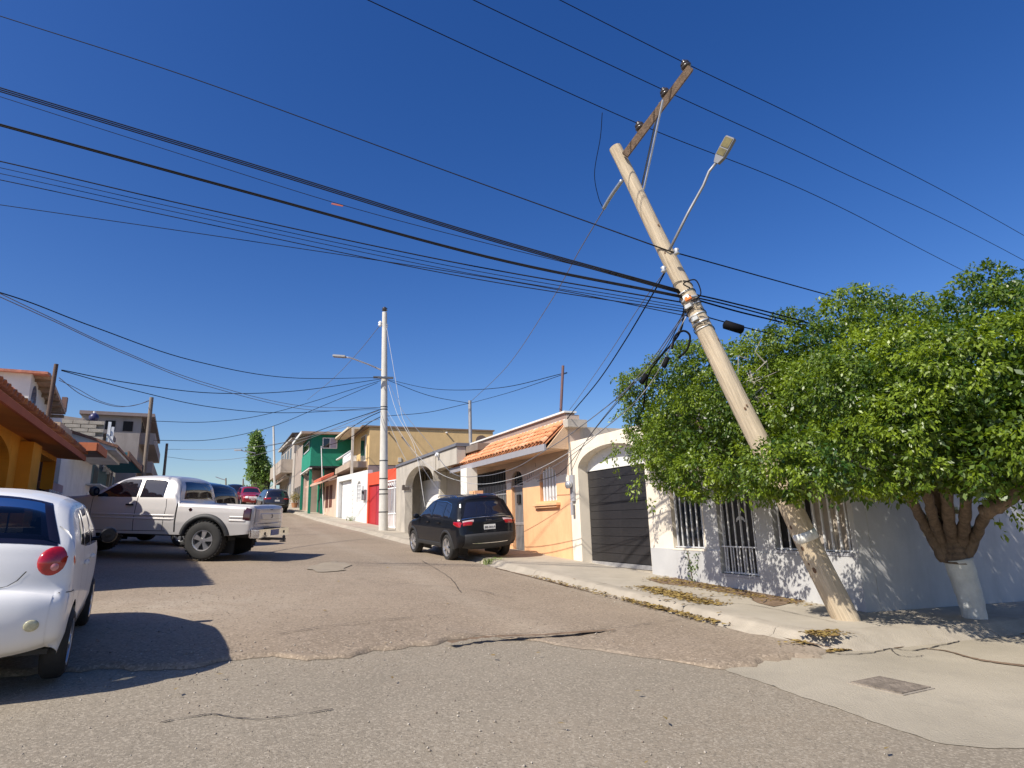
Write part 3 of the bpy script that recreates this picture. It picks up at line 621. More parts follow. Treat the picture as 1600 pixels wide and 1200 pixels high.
for k in range(8): x = bx0 + .2 + k * (bx1 - bx0 - .2) / 8; mb.tube([(x, 1.1, azt - .44), (x + .06, 1.1, azt - .3), (x - .03, 1.1, azt - .2), (x + .05, 1.1, azt - .1)], .02, 5)
mb.build('wrought_scrollwork', BLK, h3)
lt = thing('wall_lamp', 'small white lamp on the grey concrete parapet of the arched house', 'lamp', tuple(f3.w3(f3.px(686, 711)[0], -.01, f3.px(686, 711)[1])), f3.rot)
MB().lathe([(.02, -.16), (.09, -.12), (.1, -.02), (.05, 0)], 12, (0, 0, 0), 'y').build('lamp_shade', WHT, lt, smooth=True)
# ---- helpers for the smaller houses further up
def house(name, label, A, B, z0=None, dist=None):
    """A, B: base pixels of the facade's left (far) and right (near) end"""
    PA = A if len(A) == 3 else hit(A[0], A[1], .15); PB = B if len(B) == 3 else hit(B[0], B[1], .15)
    PA = xy(A[0], A[1]) if len(A) == 3 else PA; PB = xy(B[0], B[1]) if len(B) == 3 else PB
    z0 = min(Guv(*uv(PA)), Guv(*uv(PB))) + .1; fr = Fr(PA, PB, z0); return fr, fr.root(name, label, 'house')
# ---- red house with white ornamental gate
f4, h4 = house('red_house', 'low bright red house wall with red door and white scroll gate behind the concrete pole', (35.9, 7.25, 0), (30.0, 8.3, 0))
zt4 = f4.px(585, 738)[1]; x1_ = f4.px(603, 780)[0]; dz = f4.px(585, 757)[1]
d0, d1 = f4.px(575, 800)[0], f4.px(585, 800)[0]
mb = MB(); wall(mb, 0, f4.w, -.8, zt4, 0, .25, [(d0, x1_ - .1, -.8, dz), (x1_ + .15, f4.w - .05, -.8, zt4 - .75)]); mb.build('wall', RED, h4)
MB().box(0, f4.w + .5, 2.5, 2.7, -.8, zt4 - .02).build('rear_wall', plaster('dark red', (.4, .06, .05), .3), h4)
MB().box(d0, d1 - .02, .1, .14, -.6, dz).build('door', paint('red door', (.42, .03, .035), .5), h4)
MB().box(d1 + .02, x1_ - .1, .1, .14, -.6, dz).build('door', paint('dark red door', (.36, .03, .05), .5), h4)
G4 = thing_part('gate', h4); ga0, gz0 = f4.px(603, 818, -.05); ga1, gz1 = f4.px(630, 822, -.05); gzt = f4.px(603, 752, -.05)[1]
gzb = 0.2
for z in (gzb, gzb + .72, gzt - .42, gzt - .02): rail(G4, WHT, ga0, ga1, z, -.05, .035)
for x in (ga0, (ga0 + ga1) / 2, ga1): MB().box(x - .035, x + .035, -.085, -.015, gzb - .1, gzt).build('post', WHT, G4)
bars(G4, WHT, ga0, ga1, gzb + .7, gzt - .4, -.05, 16, .014)
MB().box(ga0, ga1, -.045, -.04, gzb, gzb + .7).build('mesh_panel', paint('light mesh', (.55, .5, .48), .6), G4)
mb = MB()
for k in range(8):
    x = ga0 + (ga1 - ga0) * (k + .5) / 8; r_ = .13; mb.tube([(x + r_ * math.cos(t) * (1 - t / 14), -.05, gzt - .22 + r_ * math.sin(t) * (1 - t / 14)) for t in np.linspace(0, 10, 18)], .016, 5)
mb.build('scrollwork', WHT, G4)
# ---- white garage house
f5, h5 = house('white_garage_house', 'low white house front with white garage door left of the red house', (41.9, 6.42, 0), (35.9, 7.25, 0))
sl = lambda x: 0
za5, zb5 = f5.px(527, 748.5)[1], f5.px(570, 732)[1]; zt5 = (za5 + zb5) / 2; g0, g1 = f5.px(532, 780)[0], f5.px(548.5, 780)[0]; gt5 = f5.px(540, 750.5)[1]; 
wx0, wx1 = f5.px(557.5, 770)[0], f5.px(563.5, 770)[0]; wz0, wz1 = f5.px(560, 784)[1], f5.px(560, 752)[1]
mb = MB(); wall(mb, 0, f5.w - .02, -.8, zt5, 0, .3, [(g0 - .5, g1, -.8, gt5), (wx0, wx1, wz0, wz1)]); spandrel(mb, wx0, wx1, wz1 - .4, wz1, .003, .297); mb.box(0, .3, .3, 5, -.8, zt5); mb.build('wall', WHITEP, h5)
gd5 = MB().box(g0 - .4, g1 + .02, .27, .32, -.5, gt5).build('garage_door', WHT, h5); me = None
for i in range(6):
    o = MB().box(g0 - .38, g1, .235, .269, 0, gt5 / 6 - .01).build('panel', WHT, gd5, bevel=.006) if me is None else link('panel', me, gd5); me = o.data; o.location = (0, 0, i * gt5 / 6)
W_ = thing_part('window', h5); MB().box(wx0, wx1, .15, .18, wz0, wz1).build('pane', mat('net curtain', (.5, .5, .5), .6), W_); bars(W_, WHT, wx0, wx1, wz0, wz1 - .15, .06, 4, .02)
for k in range(5): rail(W_, WHT, wx0 + .03, wx1 - .03, wz0 + .1 + k * (wz1 - wz0 - .3) / 4, .055, .018)
for k in range(9):                                          # raised quoin blocks beside the door
    MB().box(g1 + .12, g1 + .42, -.03, -.001, .2 + k * .26, .38 + k * .26).build('quoin', WHITEP, h5)
m5 = thing('electricity_meter', 'pair of dark electricity meters on the white wall beside the red door', 'meter', tuple(f5.w3(f5.w - .35, -.001, f5.px(571, 772)[1])), f5.rot)
for dx in (-.14, .14): MB().box(dx - .11, dx + .11, -.16, 0, -.35, .25).build('meter_box', paint('meter grey', (.2, .2, .21), .6), m5, bevel=.01)
MB().lathe([(.03, 0), (.09, .02), (.09, .1)], 14, (.14, -.26, .1), 'y').build('meter_dial', BLK, m5)
MB().box(-.35, -.27, -.1, 0, .1, .5).build('switch', BARW, m5)
# ---- tan two storey house: side wall faces the camera
fT = Fr(xy(39.5, 7.35), xy(39.5, 17.5), 1.2)            # side wall, seen nearly square on
hT = fT.root('tan_house', 'tall two storey ochre house with blank side wall and balcony behind the red house', 'house')
f_top = fT.px(575, 667)[1]; f_bot = fT.px(640, 727)[1]; xe = fT.px(770, 668)[0]; xs_ = fT.px(577, 700)[0]
mb = MB(); mb.box(xs_, xe, .0, .25, f_bot, f_top); mb.box(xs_, xs_ + .25, .25, 8.0, -.8, f_top); mb.box(xs_ + .26, xe, 7.8, 8.0, -.8, f_top); mb.build('wall', TAN, hT)
MB().box(xs_ - .02, xe, .02, .26, -.8, f_bot - .02).build('lower_wall', plaster('mauve brown', (.30, .22, .2), .5), hT)
mb = MB(); mb.box(xs_ - .5, xe + .1, -.08, 8.1, f_top + .001, f_top + .10); mb.build('roof', paint('roof edge brown', (.22, .15, .1), .7), hT)
MB().box(xs_ - 1.3, xs_ - .5, .6, 8.3, f_top - .06, f_top + .06).build('eave', plaster('eave cream', (.62, .55, .42), .4), hT)
pv = [fT.px(750, 690)[0], fT.px(770, 690)[0]]; zc2 = fT.px(758, 690)[1]
mb = MB(); mb.prism([(xe - .9 + .45 * math.cos(t), zc2 + .45 * math.sin(t)) for t in np.linspace(0, math.pi, 10)], -.03, -.001); mb.build('arch_niche', mat('niche dark', (.14, .10, .08), .9), hT)
for (qx, qy) in ((607, 676), (697, 676), (628, 683)):
    x, z = fT.px(qx, qy); MB().tube([(x, .02, z), (x, -.22, z - .02)], .05, 8).build('spout', WHITEP if qx > 650 else mat('rust spout', (.15, .1, .07), .8), hT)
MB().box(fT.px(622, 700)[0], fT.px(627, 700)[0], -.06, -.001, fT.px(625, 722)[1], fT.px(625, 715)[1]).build('vent', mat('vent plate', (.6, .55, .45), .7), hT)
# balcony on the street side of the tan house
bxl = xs_ - 1.15; bz0, bz1 = fT.px(560, 728)[1], fT.px(560, 716)[1]
MB().box(bxl, xs_ - .001, .4, 6.5, bz0 - .05, bz0 + .35).build('balcony_slab', plaster('balcony brown', (.45, .36, .28), .5), hT)
R_ = thing_part('balustrade', hT)
for k in range(9): MB().lathe([(.05, 0), (.09, .15), (.05, .35), (.08, .5), (.06, .6)], 8, (bxl + .08, .55 + k * .3, bz0 + .36)).build('baluster', WHT, R_, smooth=True)
MB().box(bxl, bxl + .16, .45, 6.3, bz0 + .965, bz0 + 1.05).build('handrail', WHT, R_)
MB().box(xs_ - .06, xs_ - .001, 1.0, 2.6, bz0 + .4, f_top - .35).build('window', BARW, hT)
MB().box(xs_ - .08, xs_ - .061, 1.08, 1.76, bz0 + .5, f_top - .42).build('pane', GLASS, hT); MB().box(xs_ - .08, xs_ - .061, 1.84, 2.52, bz0 + .5, f_top - .42).build('pane', GLASS, hT)
MB().box(bxl + .02, bxl + .16, .05, .2, bz0 - 1.0, f_top - .02).build('downpipe', mat('pipe pale', (.6, .52, .42), .6), hT)
ac = thing('air_conditioner', 'white air conditioner unit standing on the ochre house balcony', 'air conditioner', tuple(fT.w3(bxl + .5, 3.4, bz0 + .36)), fT.rot)
MB().box(-.45, .45, -.18, .18, 0, .65).build('casing', WHT, ac, bevel=.02); MB().lathe([(.24, 0), (.24, .02), (.05, .03)], 18, (-.1, -.21, .33), 'y').build('fan_guard', GREYP, ac)
# ---- green house behind
fG = Fr(xy(45.9, 6.2), xy(45.9, 14.2), 2.0); hG = fG.root('green_house', 'two storey dark green house with white window under a brown eave', 'house')
gt_, gb_ = fG.px(500, 677)[1], fG.px(500, 728)[1]; gx0 = fG.px(486.5, 700)[0]; gx1 = fG.px(566, 700)[0]; gy1 = 6.0
mb = MB(); mb.box(gx0, gx1 + 2, 0, .2, gb_, gt_); mb.box(gx0, gx0 + .2, .2, gy1, gb_, gt_); mb.build('wall', GREEN, hG)
mb = MB()
for k in range(9): mb.box(gx0 - .03, gx0 - .001, .0, gy1, gb_ + .02 + k * .13, gb_ + .135 + k * .13)
mb.build('clapboard', plaster('light green boards', (.035, .30, .20), .2), hG)
MB().box(gx0 - .05, gx1 + 2, -.02, .22, gb_ - .12, gb_ - .001).build('floor_edge', BLK, hG)
MB().box(gx0 - .12, gx0 + .1, -.05, gy1, gb_ - .22, gb_ - .13).build('balcony_edge', WHITEP, hG)
mb = MB(); mb.hexa([(gx0 - .75, -.5, gt_ - .12), (gx1 + 2.5, -.5, gt_ - .05), (gx1 + 2.5, gy1 + .5, gt_ - .05), (gx0 - .75, gy1 + .5, gt_ - .12)], [(gx0 - .75, -.5, gt_ + .05), (gx1 + 2.5, -.5, gt_ + .12), (gx1 + 2.5, gy1 + .5, gt_ + .12), (gx0 - .75, gy1 + .5, gt_ + .05)]); mb.build('roof', paint('brown eave', (.33, .24, .18), .7), hG)
MB().box(gx0 - .82, gx0 - .76, -.5, gy1 + .5, gt_ - .14, gt_ + .05).build('gutter', WHITEP, hG)
W_ = thing_part('window', hG); a0, a1 = fG.px(504, 690)[0], fG.px(527, 690)[0]; c0, c1 = fG.px(515, 701)[1], fG.px(515, 684)[1]
mb = MB(); mb.box(a0, a1, -.05, -.001, c0, c0 + .06); mb.box(a0, a1, -.05, -.001, c1 - .06, c1); [mb.box(x - .03, x + .03, -.05, -.001, c0 + .06, c1 - .06) for x in (a0 + .03, (a0 + a1) / 2, a1 - .03)]; mb.build('frame', WHT, W_)
MB().box(a0 + .06, (a0 + a1) / 2 - .03, -.03, -.002, c0 + .06, c1 - .06).build('pane', GLASS, W_); MB().box((a0 + a1) / 2 + .03, a1 - .06, -.03, -.002, c0 + .06, c1 - .06).build('pane', mat('screen lilac', (.45, .42, .52), .5), W_)
W_ = thing_part('window', hG); MB().box(gx0 - .06, gx0 - .031, 1.0, 4.4, gb_ + 1.25, gt_ - .45).build('frame', BARW, W_)
for y_ in (1.1, 2.2, 3.3): MB().box(gx0 - .08, gx0 - .061, y_, y_ + .95, gb_ + 1.35, gt_ - .55).build('pane', GLASS, W_)
for x_, y_ in ((gx0 + .05, .1), (gx0 + .05, gy1 - .3), (gx0 + .9, .1)): MB().box(x_ - .09, x_ + .09, y_, y_ + .18, -.6, gb_ - .23).build('post', GREEN, hG)
MB().box(gx0 + .3, gx1 + 2, 2.4, 2.6, -.6, gb_ - .13).build('ground_floor', plaster('brownish ground floor', (.40, .33, .27), .5), hG)
# ---- pinkish house with the sloping tiled awning
f6, h6 = house('pink_house', 'low pinkish house with sloping tiled awning and brown shutters left of the white garage house', (47.6, 6.05, 0), (41.95, 6.42, 0))
zt6 = f6.px(520, 752)[1]; MB().box(0, f6.w, 0, .25, -.8, zt6 + .1).build('wall', plaster('dusty pink', (.62, .46, .36), .4), h6)
a0, az0 = f6.px(494, 757, -.9); a1, az1_ = f6.px(529, 744, -.9); 
MB().hexa([(-.3, -1.0, az1_ - .12), (f6.w, -1.0, az1_ - .12), (f6.w, 0, az1_ + .33), (-.3, 0, az1_ + .33)], [(-.3, -1.0, az1_), (f6.w, -1.0, az1_), (f6.w, 0, az1_ + .45), (-.3, 0, az1_ + .45)]).build('awning', plaster('awning salmon', (.60, .40, .30), .5), h6)
MB().hexa([(f6.w - 2.6, -1.03, az1_ + .03), (f6.w - .1, -1.03, az1_ + .03), (f6.w - .1, -.2, az1_ + .42), (f6.w - 2.6, -.2, az1_ + .42)], [(f6.w - 2.6, -1.03, az1_ + .2), (f6.w - .1, -1.03, az1_ + .2), (f6.w - .1, -.2, az1_ + .62), (f6.w - 2.6, -.2, az1_ + .62)]).build('awning_tiles', mat('red tiles', (.55, .13, .07), .8, .3, 6, .5, 20), h6)
for k, x in enumerate((1.0, 2.4, 3.6)): 
    W_ = thing_part('shutter', h6); MB().box(x, x + .75, -.04, -.001, .75, zt6 - .25).build('leaf', mat('brown shutter', (.13, .045, .03), .7), W_); MB().box(x - .1, x - .001, -.06, -.001, .5, zt6 - .15).build('frame', plaster('frame pink', (.66, .52, .42), .3), W_)
MB().box(.1, .8, -.05, -.001, 0, 2.2).build('door', mat('dark door', (.05, .04, .04), .7), h6)
MB().box(-.2, f6.w, .3, 3, zt6 + .1, zt6 + .25).build('roof', mat('roof mauve', (.28, .2, .18), .9), h6)
f6b, h6b = house('green_door_house', 'narrow green gate panel in front of the green two storey house', (50.4, 5.6, 0), (48.2, 6.0, 0))
MB().box(f6b.w * .42, f6b.w, 0, .15, -.6, f6b.px(488, 757)[1]).build('door', paint('bright green', (.02, .33, .2), .5), h6b)
MB().box(0, f6b.w * .4, .0, .2, -.6, f6b.px(475, 758)[1]).build('wall', plaster('beige wall', (.5, .42, .33), .5), h6b)
# ---- grey houses further up
f7, h7 = house('grey_balcony_house', 'brown grey two storey house with white balcony panel and dark roof canopy', (61.5, 5.45, 0), (51.0, 5.6, 0))
t7 = f7.px(455, 712)[1]; MB().box(0, f7.w, 0, 5, -.8, f7.px(465, 700)[1] - .2).build('wall', plaster('brown grey', (.36, .30, .25), .6), h7)
p0, p1 = f7.px(438, 730)[0], f7.px(455, 730)[0]
MB().box(p0, p1, -.5, -.4, f7.px(447, 742, -.5)[1], f7.px(447, 722, -.5)[1]).build('balcony_panel', WHT, h7)
MB().box(p0, p1, -.39, -.001, f7.px(447, 745, -.5)[1] , f7.px(447, 742, -.5)[1]).build('balcony_slab', plaster('slab grey', (.5, .46, .4), .4), h7)
MB().hexa([(p0 - 3, -1.4, f7.px(430, 757, -1.4)[1] - .1), (p1 - .2, -1.4, f7.px(430, 757, -1.4)[1] - .1), (p1 - .2, 0, f7.px(447, 742)[1] - .3), (p0 - 3, 0, f7.px(447, 742)[1] - .3)], [(p0 - 3, -1.4, f7.px(430, 757, -1.4)[1]), (p1 - .2, -1.4, f7.px(430, 757, -1.4)[1]), (p1 - .2, 0, f7.px(447, 742)[1] - .1), (p0 - 3, 0, f7.px(447, 742)[1] - .1)]).build('awning', plaster('pale awning', (.52, .40, .33), .5), h7)
zc7 = f7.px(455, 690)[1]; xa7, xb7 = f7.px(445, 692)[0], f7.px(466, 692)[0]; mb = MB(); mb.hexa([(xa7, -.6, zc7 - .1), (xb7, -.6, zc7 - .1), (xb7, 2.5, zc7 + .1), (xa7, 2.5, zc7 + .1)], [(xa7, -.6, zc7), (xb7, -.6, zc7), (xb7, 2.5, zc7 + .2), (xa7, 2.5, zc7 + .2)]); mb.build('canopy', mat('dark canopy', (.06, .055, .06), .8), h7)
for x, y in ((xa7 + .3, -.3), (xb7 - .3, -.3), (xa7 + .3, 2.2), (xb7 - .3, 2.2)): MB().box(x - .12, x + .12, y, y + .2, zc7 - 1.9, zc7 - .1).build('canopy_post', mat('post grey', (.2, .18, .17), .9), h7)
for k in range(6): MB().box(.8 + k * 1.5, 1.6 + k * 1.5, -.06, -.001, .4, 2.3).build('window', mat('dim window', (.08, .07, .065), .4), h7)
for k in range(3): MB().box(f7.w - 1.2 + k * .4, f7.w - 1.0 + k * .4, -.3, -.1, -.5, 3.0).build('pillar', plaster('pinkish pillar', (.55, .42, .35), .3), h7)
MB().box(f7.w - 2.8, f7.w + .8, -.1, 5, -.8, 2.8).build('lower_wall', plaster('beige pink', (.52, .4, .32), .5), h7)
f8, h8 = house('concrete_balcony_house', 'unfinished grey concrete two storey house with boxed balcony near the hilltop', (74.5, 5.0, 0), (61.8, 5.4, 0))
t8 = f8.px(430, 712)[1]; MB().box(0, f8.w, 0, 5, -.8, t8 - .6).build('wall', plaster('raw concrete', (.42, .38, .33), .7), h8)
MB().box(.5, f8.w, -.4, 5.2, t8 - .45, t8 - .25).build('roof', plaster('raw concrete edge', (.45, .41, .36), .5), h8)
b0, b1 = f8.px(407, 750)[0], f8.px(425, 750)[0]; mb = MB(); mb.box(max(b0, .2), f8.w - 1.5, -1.1, -.95, t8 - 3.4, t8 - 2.3); mb.box(f8.w - 1.7, f8.w - 1.5, -.94, 0, t8 - 3.4, t8 - 2.3); mb.box(.2, f8.w - 1.5, -1.1, 0, t8 - 3.6, t8 - 3.41); mb.build('balcony', plaster('balcony raw', (.42, .36, .3), .7), h8)
for k in range(4): MB().box(1.5 + k * 2.4, 2.8 + k * 2.4, -.05, -.001, t8 - 2.2, t8 - 1.0).build('window', mat('grey blue window', (.16, .18, .2), .3), h8)
for k in range(5): MB().box(.8 + k * 2.2, 2.2 + k * 2.2, -.05, -.001, .3, 2.4).build('door', mat('grey door', (.3, .3, .3), .5), h8)
# ivy-covered gable
pi_ = at(408, 790, 76); 
iv = thing('ivy_wall', 'tall triangular mass of green ivy behind the far street lamp', 'ivy', (pi_.x, pi_.y, Guv(*uv(pi_)) ))
pot = thing('potted_bush', 'round dry bush in a pot on the pavement by the grey house', 'plant', tuple(Vector(P3(*uv(hit(460, 793, .15)), .14))))
MB().lathe([(.2, 0), (.28, .35), (.3, .4), (.25, .41)], 14).build('pot', mat('clay pot', (.4, .2, .1), .8), pot)
# ================================================================ LEFT SIDE HOUSES
YEL = plaster('ochre orange', (.72, .30, .03), .3); MAR = plaster('maroon', (.28, .02, .02), .3)
def onZ(x, y, Z): d = ray(x, y); k = (Z - CZ) / d[2]; return d[:2] * k
def onV(x, y, v): d = ray(x, y); k = v / float(d[:2] @ V); q = d * k; return float(q[:2] @ U), float(q[2] + CZ)
e0 = onZ(-25, 600, 3.62); e1 = onZ(130, 715, 3.62)
dd = (e1 - e0) / np.hypot(*(e1 - e0)); nn = np.array([-dd[1], dd[0]])
fl1 = Fr(e0 + nn * .62, e1 + nn * .62, .60); k1 = fl1.root('orange_house', 'dark orange single storey house with long clay tile eave behind the white hatchback', 'house')
L_ = fl1.w; ztop = 3.0
P = lambda x, y, yo=0: fl1.px(x, y, yo)
aR = P(18, 700)[0]; c0, c1 = P(30, 700)[0], P(45, 700)[0]; r1_ = P(88, 720)[0]; rt = P(70, 712)[1]; gq0, gq1 = P(82, 720)[0] + .25, P(104, 720)[0] + .3; q0, q1 = P(107, 740)[0] + .3, P(117, 740)[0] + .4
at0 = P(10, 676)[1]
mb = MB(); wall(mb, 0, L_, -1, ztop, 0, .3, [(.25, aR, -1, at0), (c1 + .05, r1_, .2, rt), (gq0, gq1, .3, 2.1), (q0, q1, -1, 2.0)])
spandrel(mb, .25, aR, at0 - .55, at0, .003, .297); mb.box(c0, c1, -.25, -.001, -1, ztop - .1); mb.box(0, .24, .3, 8, -1, ztop); mb.build('wall', YEL, k1)
MB().box(.25, aR + .3, .9, 1.0, -1, ztop).build('porch_wall', MAR, k1)
MB().box(c1 - .3, r1_ + .3, 1.3, 1.4, -1, ztop).build('recess_wall', plaster('burnt orange', (.5, .17, .03), .3), k1)
MB().box(.25, L_, 1.41, 8, -1, ztop - .01).build('rear_block', CONCW, k1)
MB().box(0, L_, .31, 1.4, ztop - .12, ztop - .02).build('ceiling', YEL, k1)
W_ = thing_part('window', k1); MB().box(c1 + .35, r1_ - .3, 1.2, 1.27, .6, rt - .3).build('frame', GREYP, W_); MB().box(c1 + .42, (c1 + r1_) / 2 - .05, 1.17, 1.199, .68, rt - .4).build('pane', GLASS, W_); MB().box((c1 + r1_) / 2 + .03, r1_ - .38, 1.17, 1.199, .68, rt - .4).build('pane', GLASS, W_)
YB = paint('yellow bars', (.85, .5, .04), .5); Y_ = thing_part('porch_railing', k1); bars(Y_, YB, c1 + .08, r1_ - .5, .2, 1.35, .05, 12, .018); rail(Y_, YB, c1 + .05, r1_ - .4, 1.36, .05, .02)
W_ = thing_part('window', k1); MB().box(gq0, gq1, .2, .25, .3, 2.1).build('pane', GLASS, W_); bars(W_, WHT, gq0, gq1, .3, 2.1, .03, 8, .014)
mb = MB()
for i in range(4):
    for j in range(5):
        cx, cz = gq0 + (gq1 - gq0) * (i + .5) / 4, .5 + j * .36; mb.tube([(cx + .09 * math.cos(t), .02, cz + .13 * math.sin(t)) for t in np.linspace(0, 5.5, 9)], .011, 5)
mb.build('scroll_grille', WHT, W_)
MB().box(q0, q1, .1, .16, -1, 2.0).build('door', paint('dark green door', (.05, .06, .05), .5), k1)
MB().hexa([(0, -.62, ztop + .04), (L_ + .1, -.62, ztop + .04), (L_ + .1, .9, ztop + .42), (0, .9, ztop + .42)], [(0, -.62, ztop + .12), (L_ + .1, -.62, ztop + .12), (L_ + .1, .9, ztop + .50), (0, .9, ztop + .50)]).build('roof', TERRA, k1)
rf = [o for o in k1.children if o.name.startswith('roof')][0]
MB().box(0, L_ + .1, -.68, -.625, ztop - .08, ztop + .06).build('fascia', plaster('brick red fascia', (.42, .12, .06), .3), k1)
MB().hexa([(0, -.62, ztop - .06), (L_ + .1, -.62, ztop - .06), (L_ + .1, -.001, ztop - .0), (0, -.001, ztop - .0)], [(0, -.62, ztop - .0), (L_ + .1, -.62, ztop - .0), (L_ + .1, -.001, ztop + .03), (0, -.001, ztop + .03)]).build('soffit', plaster('soffit brick', (.52, .20, .05), .3), k1)
tmL = [tile_mesh(.42, .24, .10, mat('old terracotta', (.42, .15, .08), .8, .3, 4, .3, 40, dirt=.5, dirtcol=(.2, .09, .06))), tile_mesh(.42, .24, .10, TERRA)]
tiled(rf, (0, -.70, ztop + .10), (L_ + .1, -.70, ztop + .10), (0, .56, ztop + .38), 42, 3, tmL, (4, 2))
# big ridge tiles along the near verge
RT = tile_mesh(.62, .34, .17, mat('ridge terracotta', (.55, .2, .11), .75, .22, 4, .2, 30), 'ridge_tile')
for k in range(5):
    o = link('ridge_tile', RT, rf, (.5 + .5 * k, -.45, ztop + .22), rot=(0, 0, -math.pi / 2))
MB().box(L_ + .12, L_ + 2.4, .1, 5, -1, 2.35).build('wall', plaster('mauve pink', (.42, .30, .30), .4), k1)
# ---- white upper house
fl2 = Fr(xy(21.6, -5.6), xy(27.5, -6.0), .8); k2 = fl2.root('white_gabled_house', 'white two storey house with arched window and tiled gable behind the orange house', 'house')
zt = fl2.px(56, 590)[1]; xg, zg = fl2.px(103, 643, -.4)
mb = MB(); wall(mb, 0, 5.9, 0, zt, 0, .3, []); mb.box(0, .3, .3, 9, 0, zt + .0); mb.build('wall', WHITEP, k2)
zg = min(zg, zt - .6)
wx, wz = fl2.px(60, 640); W_ = thing_part('window', k2)
mb = MB(); cxm = .62; mb.prism([(cxm + .3 * math.cos(t), wz + .15 + .42 * math.sin(t)) for t in np.linspace(0, math.pi, 12)] + [(cxm - .3, wz - .5), (cxm + .3, wz - .5)], -.02, -.001); mb.build('pane', mat('blue grey glass', (.10, .13, .2), .1, .1, 3), W_)
MB().hexa([(-.2, -.4, zt - .02), (.25, -.4, zt + .0), (.25, 9, zt + .0), (-.2, 9, zt - .02)], [(-.2, -.4, zt + .05), (.25, -.4, zt + .1), (.25, 9, zt + .1), (-.2, 9, zt + .05)]).build('roof_edge', mat('tile edge', (.5, .2, .13), .8, .3, 6, .4, 20), k2)
MB().hexa([(.26, -.4, zt - .03), (xg, -.4, zg), (xg, 6, zg), (.26, 6, zt - .03)], [(.26, -.4, zt + .1), (xg, -.4, zg + .12), (xg, 6, zg + .12), (.26, 6, zt + .1)]).build('roof', mat('brown roof timber', (.42, .29, .2), .85, .3, 6, .4, 20), k2)
mb = MB()
for k in range(6): a = k / 5; x = .5 + (xg - .6) * a; z = zt + (zg - zt) * a; mb.box(x - .04, x + .04, -.38, -.0, z - .14, z - .04)
mb.build('rafters', WOOD, k2)
MB().box(xg - .12, xg + .12, -.4, -.25, zg + .1, zg + .6).build('finial', mat('finial', (.25, .15, .12), .8), k2)
# ---- block wall house
fl3 = Fr(xy(27.3, -5.2), xy(40, -6.1), 1.2); k3 = fl3.root('block_house', 'unfinished house of bare grey concrete blocks with white railings on its upper floor', 'house')
cx0, zt3 = fl3.px(165, 658, 0); zb3 = fl3.px(165, 686, 0)[1]
BLKM = mat('concrete block', (.42, .36, .29), .95, .16, 4, .6, 40, dirt=.4, dirtcol=(.26, .22, .17)); 
MB().box(cx0 + .16, cx0 + .2, .05, 6.5, -1, zt3 - .03).build('wall', mat('mortar', (.30, .27, .23), .95), k3)
me = None; bw = .62; bh = (zt3 - zb3) / 4
for r in range(6):
    for c in range(10):
        y = c * bw + (bw / 2 if r % 2 else 0)
        o = MB().box(0, .16, .008, bw - .012, .008, bh - .012).build('brick', BLKM, k3, bevel=.006) if me is None else link('brick', me, k3); me = o.data; o.location = (cx0 + RNG.uniform(-.006, .006), y + .02, zt3 - (r + 1) * bh)
zf = fl3.px(230, 664)[1]; 
MB().box(cx0 + .2, 11.5, .3, 6, -1, zt3 - .9).build('wall', plaster('raw grey', (.33, .29, .25), .6), k3)
MB().box(cx0 + 2.5, 12.5, .0, 5, zt3 - .25, zt3 - .05).build('roof', mat('slab edge', (.20, .18, .17), .9), k3)
MB().hexa([(cx0 + .3, .9, zt3 + .01), (cx0 + 2.2, .9, zt3 + .01), (cx0 + 2.2, 4.5, zt3 + .01), (cx0 + .3, 4.5, zt3 + .01)], [(cx0 + .3, .9, zt3 + .12), (cx0 + 2.2, .9, zt3 + .12), (cx0 + 2.2, 4.5, zt3 + .55), (cx0 + .3, 4.5, zt3 + .55)]).build('upper_wall', plaster('grey beige', (.36, .31, .27), .5), k3)
R_ = thing_part('railing', k3)
bars(R_, WHT, cx0 + .3, cx0 + 4.2, zt3 - 2.1, zt3 - .55, -.1, 14, .03)
for z in (zt3 - 2.1, zt3 - 1.3, zt3 - .6): rail(R_, WHT, cx0 + .3, cx0 + 4.2, z, -.1, .035)
for x in (cx0 + .9, cx0 + 2.6): MB().box(x - .06, x + .06, -.16, -.04, zt3 - 2.3, zt3 + .1).build('post', WHT, R_)
mb = MB()
for k in range(10): x = cx0 + 1 + k * .4; mb.tube([(x + .1 * math.cos(t), -.15, zt3 - .95 + .15 * math.sin(t)) for t in np.linspace(0, 5.5, 8)], .03, 5)
mb.build('scroll_ornament', WHT, R_)
for k in range(4): MB().box(6.2 + k * 1.4 + cx0 - 2, 7.2 + k * 1.4 + cx0 - 2, .22, .299, zt3 - 2.4, zt3 - 1.2).build('window', DARK, k3)
for x in (cx0 + 5.0, cx0 + 6.6, cx0 + 8.2): MB().box(x, x + .35, .0, .29, -1, zt3 - .26).build('column', plaster('raw column', (.36, .33, .28), .6), k3)
jug = thing('roof_jug', 'dark blue round container on the roof corner of the block house', 'container', tuple(fl3.w3(fl3.px(170, 652)[0], .6, zt3 + .12)))
MB().lathe([(.1, 0), (.2, .1), (.22, .25), (.13, .38), (.06, .42)], 14).build('body', mat('dark blue plastic', (.03, .03, .1), .4), jug, smooth=True); MB().lathe([(.06, 0), (.06, .09)], 10, (0, 0, .421)).build('cap', BARW, jug)
